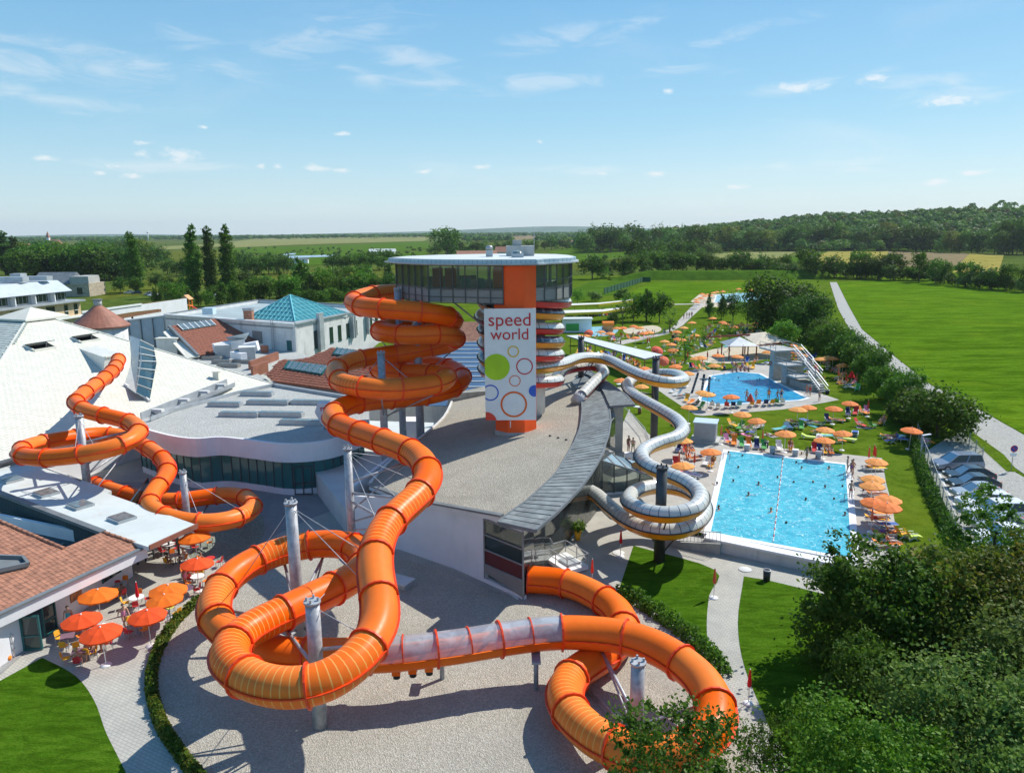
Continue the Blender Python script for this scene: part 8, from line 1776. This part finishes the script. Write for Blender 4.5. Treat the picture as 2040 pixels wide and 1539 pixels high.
for i,(px,py,dx)in enumerate(((1690,1000,.0),(1447,915,.0),(1688,955,0.))):
 f=foot(px,py,ZP+.05); t=thing('pool_ladder','steel grab rail ladder at the lap pool edge, '+ORD[i]+' of three','pool ladder',tuple(f),-.46,'ladders of the lap pool'); bb=MB()
 for y in(-.25,.25):bb.cyl((.35,y,0),(.35,y,.7),.025,.025,8); bb.cyl((-.35,y,-.1),(-.35,y,.7),.025,.025,8); bb.cyl((-.35,y,.7),(.35,y,.7),.025,.025,8)
 bb.build('rails',mt['steel'],t)
bb=MB(); a,c=P(1858,915,Z1+.052),P(1904,1010,Z1+.052); dd=(c-a).normalized(); nn=Vector((dd.y,-dd.x,0))*.08; bb.quad(a-nn,a+nn,c+nn,c-nn); bb.build('bay_marking',mt['offwhite'],kind='structure')
t=thing('windbreak_fence','long green cloth windbreak fence across the meadow','fence',(0,0,0)); a,m_,c=P(1203,586,ZP),P(1280,562,ZP),P(1296,562,ZP)
mt['green_net']=M('green windbreak cloth',(.012,.09,.035),.8,.2,.3)
for q0,q1 in((a,m_),(m_,c)):wallseg(t,'cloth',q0,q1,ZP+.1,ZP+2.4,.06,'green_net')
for k in range(14):q=lerp(a,m_,k/13); bb=MB(); bb.beam(q+Vector((.1,-.1,0)),q+Vector((.1,-.1,2.6)),.14); bb.build('post',mt['dark_steel'],t)
p=P(374,622,0); t=thing('play_tower','orange wooden play tower behind the grey hall','play tower',tuple(p)); bb=MB()
for x in(-1.2,1.2):
 for y in(-1.2,1.2):bb.beam((x,y,0),(x,y,4.4),.25)
bb.build('posts',FAB['orange'],t); bb=MB(); bb.box((0,0,2.2),(2.8,2.8,.3)); bb.build('deck',FAB['orange'],t); bb=MB(); bb.add([(-1.7,-1.7,4.3),(1.7,-1.7,4.3),(1.7,1.7,4.3),(-1.7,1.7,4.3),(0,-1.7,5.8),(0,1.7,5.8)],[(0,1,4),(1,2,5,4),(2,3,5),(3,0,4,5)]); bb.build('roof',M('play tower roof',(.75,.35,.15),.7),t); bb=MB(); bb.beam((1.2,0,2.2),(5,0,.2),.8,.1); bb.build('play_slide',FAB['red'],t)
p=P(435,603,0); t=thing('party_tent','white party tent between the young trees behind the grey hall','tent',tuple(p)); bb=MB(); bb.add([(-3,-2,2.2),(3,-2,2.2),(3,2,2.2),(-3,2,2.2),(0,0,3.8)],[(0,1,4),(1,2,4),(2,3,4),(3,0,4)]); bb.build('tent_roof',mt['white_paint'],t)
for x,y in((-2.9,-1.9),(2.9,-1.9),(2.9,1.9),(-2.9,1.9)):bb=MB(); bb.beam((x,y,0),(x,y,2.2),.1); bb.build('post',mt['steel'],t)
def house(px,py,w_,d_,h,rh,wallm,roofm,rz,label,z=0.,win=0):
 p=P(px,py,z); t=thing('house',label,'house',(p.x,p.y,z),rz); b=MB(); b.box((0,0,h/2),(w_,d_,h)); b.build('walls',mt[wallm],t)
 e=.6; b=MB(); b.add([(-w_/2-e,-d_/2-e,h),(w_/2+e,-d_/2-e,h),(w_/2+e,d_/2+e,h),(-w_/2-e,d_/2+e,h),(-w_/2-e,0,h+rh),(w_/2+e,0,h+rh)],[(0,1,5,4),(2,3,4,5),(0,4,3),(1,2,5)]); b.build('roof',mt[roofm],t)
 for k in range(win):b=MB(); b.box((w_*((k+.5)/win-.5),-d_/2-.03,h*.55),(w_/win*.4,.1,h*.4)); b.build('window',mt['glass_dark'],t)
house(950,520,34,12,5,4.0,'offwhite','tile_red',.1,'long low house with clay roof just beyond the tower roof'); house(1012,516,22,12,6.5,5.0,'offwhite','tile_red',-.1,'taller house with clay roof beyond the tower roof')
house(1152,489,56,12,7,2.2,'offwhite','tile_red',0,'long pale blue white building with red roof edge at the foot of the hill',0,8)
house(600,525,12,5,4,.6,'white','dark_zinc',.1,'small white cabin with dark side by the dark tree row'); house(762,506,30,14,3,3.2,'white','pale_roof',0,'white marquee on the far meadow')
for i,(px,py,w_)in enumerate(((40,494,16),(52,495,14),(65,493,14),(88,494,13),(104,494,18),(112,491,15),(122,492,12),(250,484,14),(344,470,30),(836,464,30))):house(px,py,w_,9,6,4,'beige','tile_red',.3*i,'far village house with red roof, '+ORD[i]+' from the left')
p=P(98,492,0); t=thing('church','far village church with a pale tower and a red spire','church',(p.x,p.y,0)); bb=MB(); bb.box((0,0,10),(6,6,20)); bb.build('tower',mt['white'],t); bb=MB(); bb.add([(-3.4,-3.4,20),(3.4,-3.4,20),(3.4,3.4,20),(-3.4,3.4,20),(0,0,34)],[(0,1,4),(1,2,4),(2,3,4),(3,0,4)]); bb.build('spire',mt['tile_red'],t); bb=MB(); bb.box((12,2,5),(20,10,10)); bb.build('nave',mt['beige'],t); bb=MB(); bb.add([(1,-4,10),(23,-4,10),(23,8,10),(1,8,10),(1,2,16),(23,2,16)],[(0,1,5,4),(2,3,4,5),(0,4,3),(1,2,5)]); bb.build('roof',mt['tile_red'],t)
p=Yp(294,463,2600); t=thing('water_tower','far white ball shaped water tower above the woods','water tower',(p.x,2600,0)); bb=MB(); bb.cyl((0,0,0),(0,0,p.z-2),1.4,1.4,10); bb.build('shaft',mt['white'],t); bb=MB(); bb.lathe([(0,p.z+3.5),(2.6,p.z+2.6),(3.6,p.z),(2.6,p.z-2.4),(1,p.z-3.2)],14); bb.build('tank',mt['white'],t)
p=P(585,541,0); bb=MB(); bb.box((p.x,p.y,3.2),(9,.3,3.4)); t=thing('green_hoarding','green hoarding board at the end of the dark tree row','hoarding',(0,0,0)); bb.build('board',FAB['green'],t); bb=MB(); bb.box((p.x-3.5,p.y+.3,1),(.4,.3,2)); bb.build('post',mt['wood'],t); bb=MB(); bb.box((p.x+3.5,p.y+.3,1),(.4,.3,2)); bb.build('post',mt['wood'],t)
f=P(12,1308,0); t=thing('bottle_cart','steel shelf cart with bottles and an orange ball beside the cafe door','cart',tuple(f),.2); bb=MB()
for x in(-.6,.6):
 for y in(-.3,.3):bb.beam((x,y,0),(x,y,1.7),.05)
for z in(.15,.6,1.05,1.5):bb.box((0,0,z),(1.25,.65,.03))
bb.build('frame',mt['steel'],t)
for k in range(18):bb=MB(); bb.cyl((-.5+(k%6)*.2,-.15,.62+.45*(k//6)),(-.5+(k%6)*.2,-.15,.9+.45*(k//6)),.05,.03,8); bb.build('bottle',mt['glass_pale'],t)
bb=MB(); bb.lathe([(0,.2),(.14,.14),(.2,0),(.14,-.14),(0,-.2)],12); o=bb.build('ball',FAB['orange'],t); o.location=(.35,-.5,.2)
settle_labels()
for o in list(bpy.data.objects):
 if o.parent is None and o.location.y<-400 and o.type=='EMPTY':
  for c in list(o.children_recursive):bpy.data.objects.remove(c)
  bpy.data.objects.remove(o)
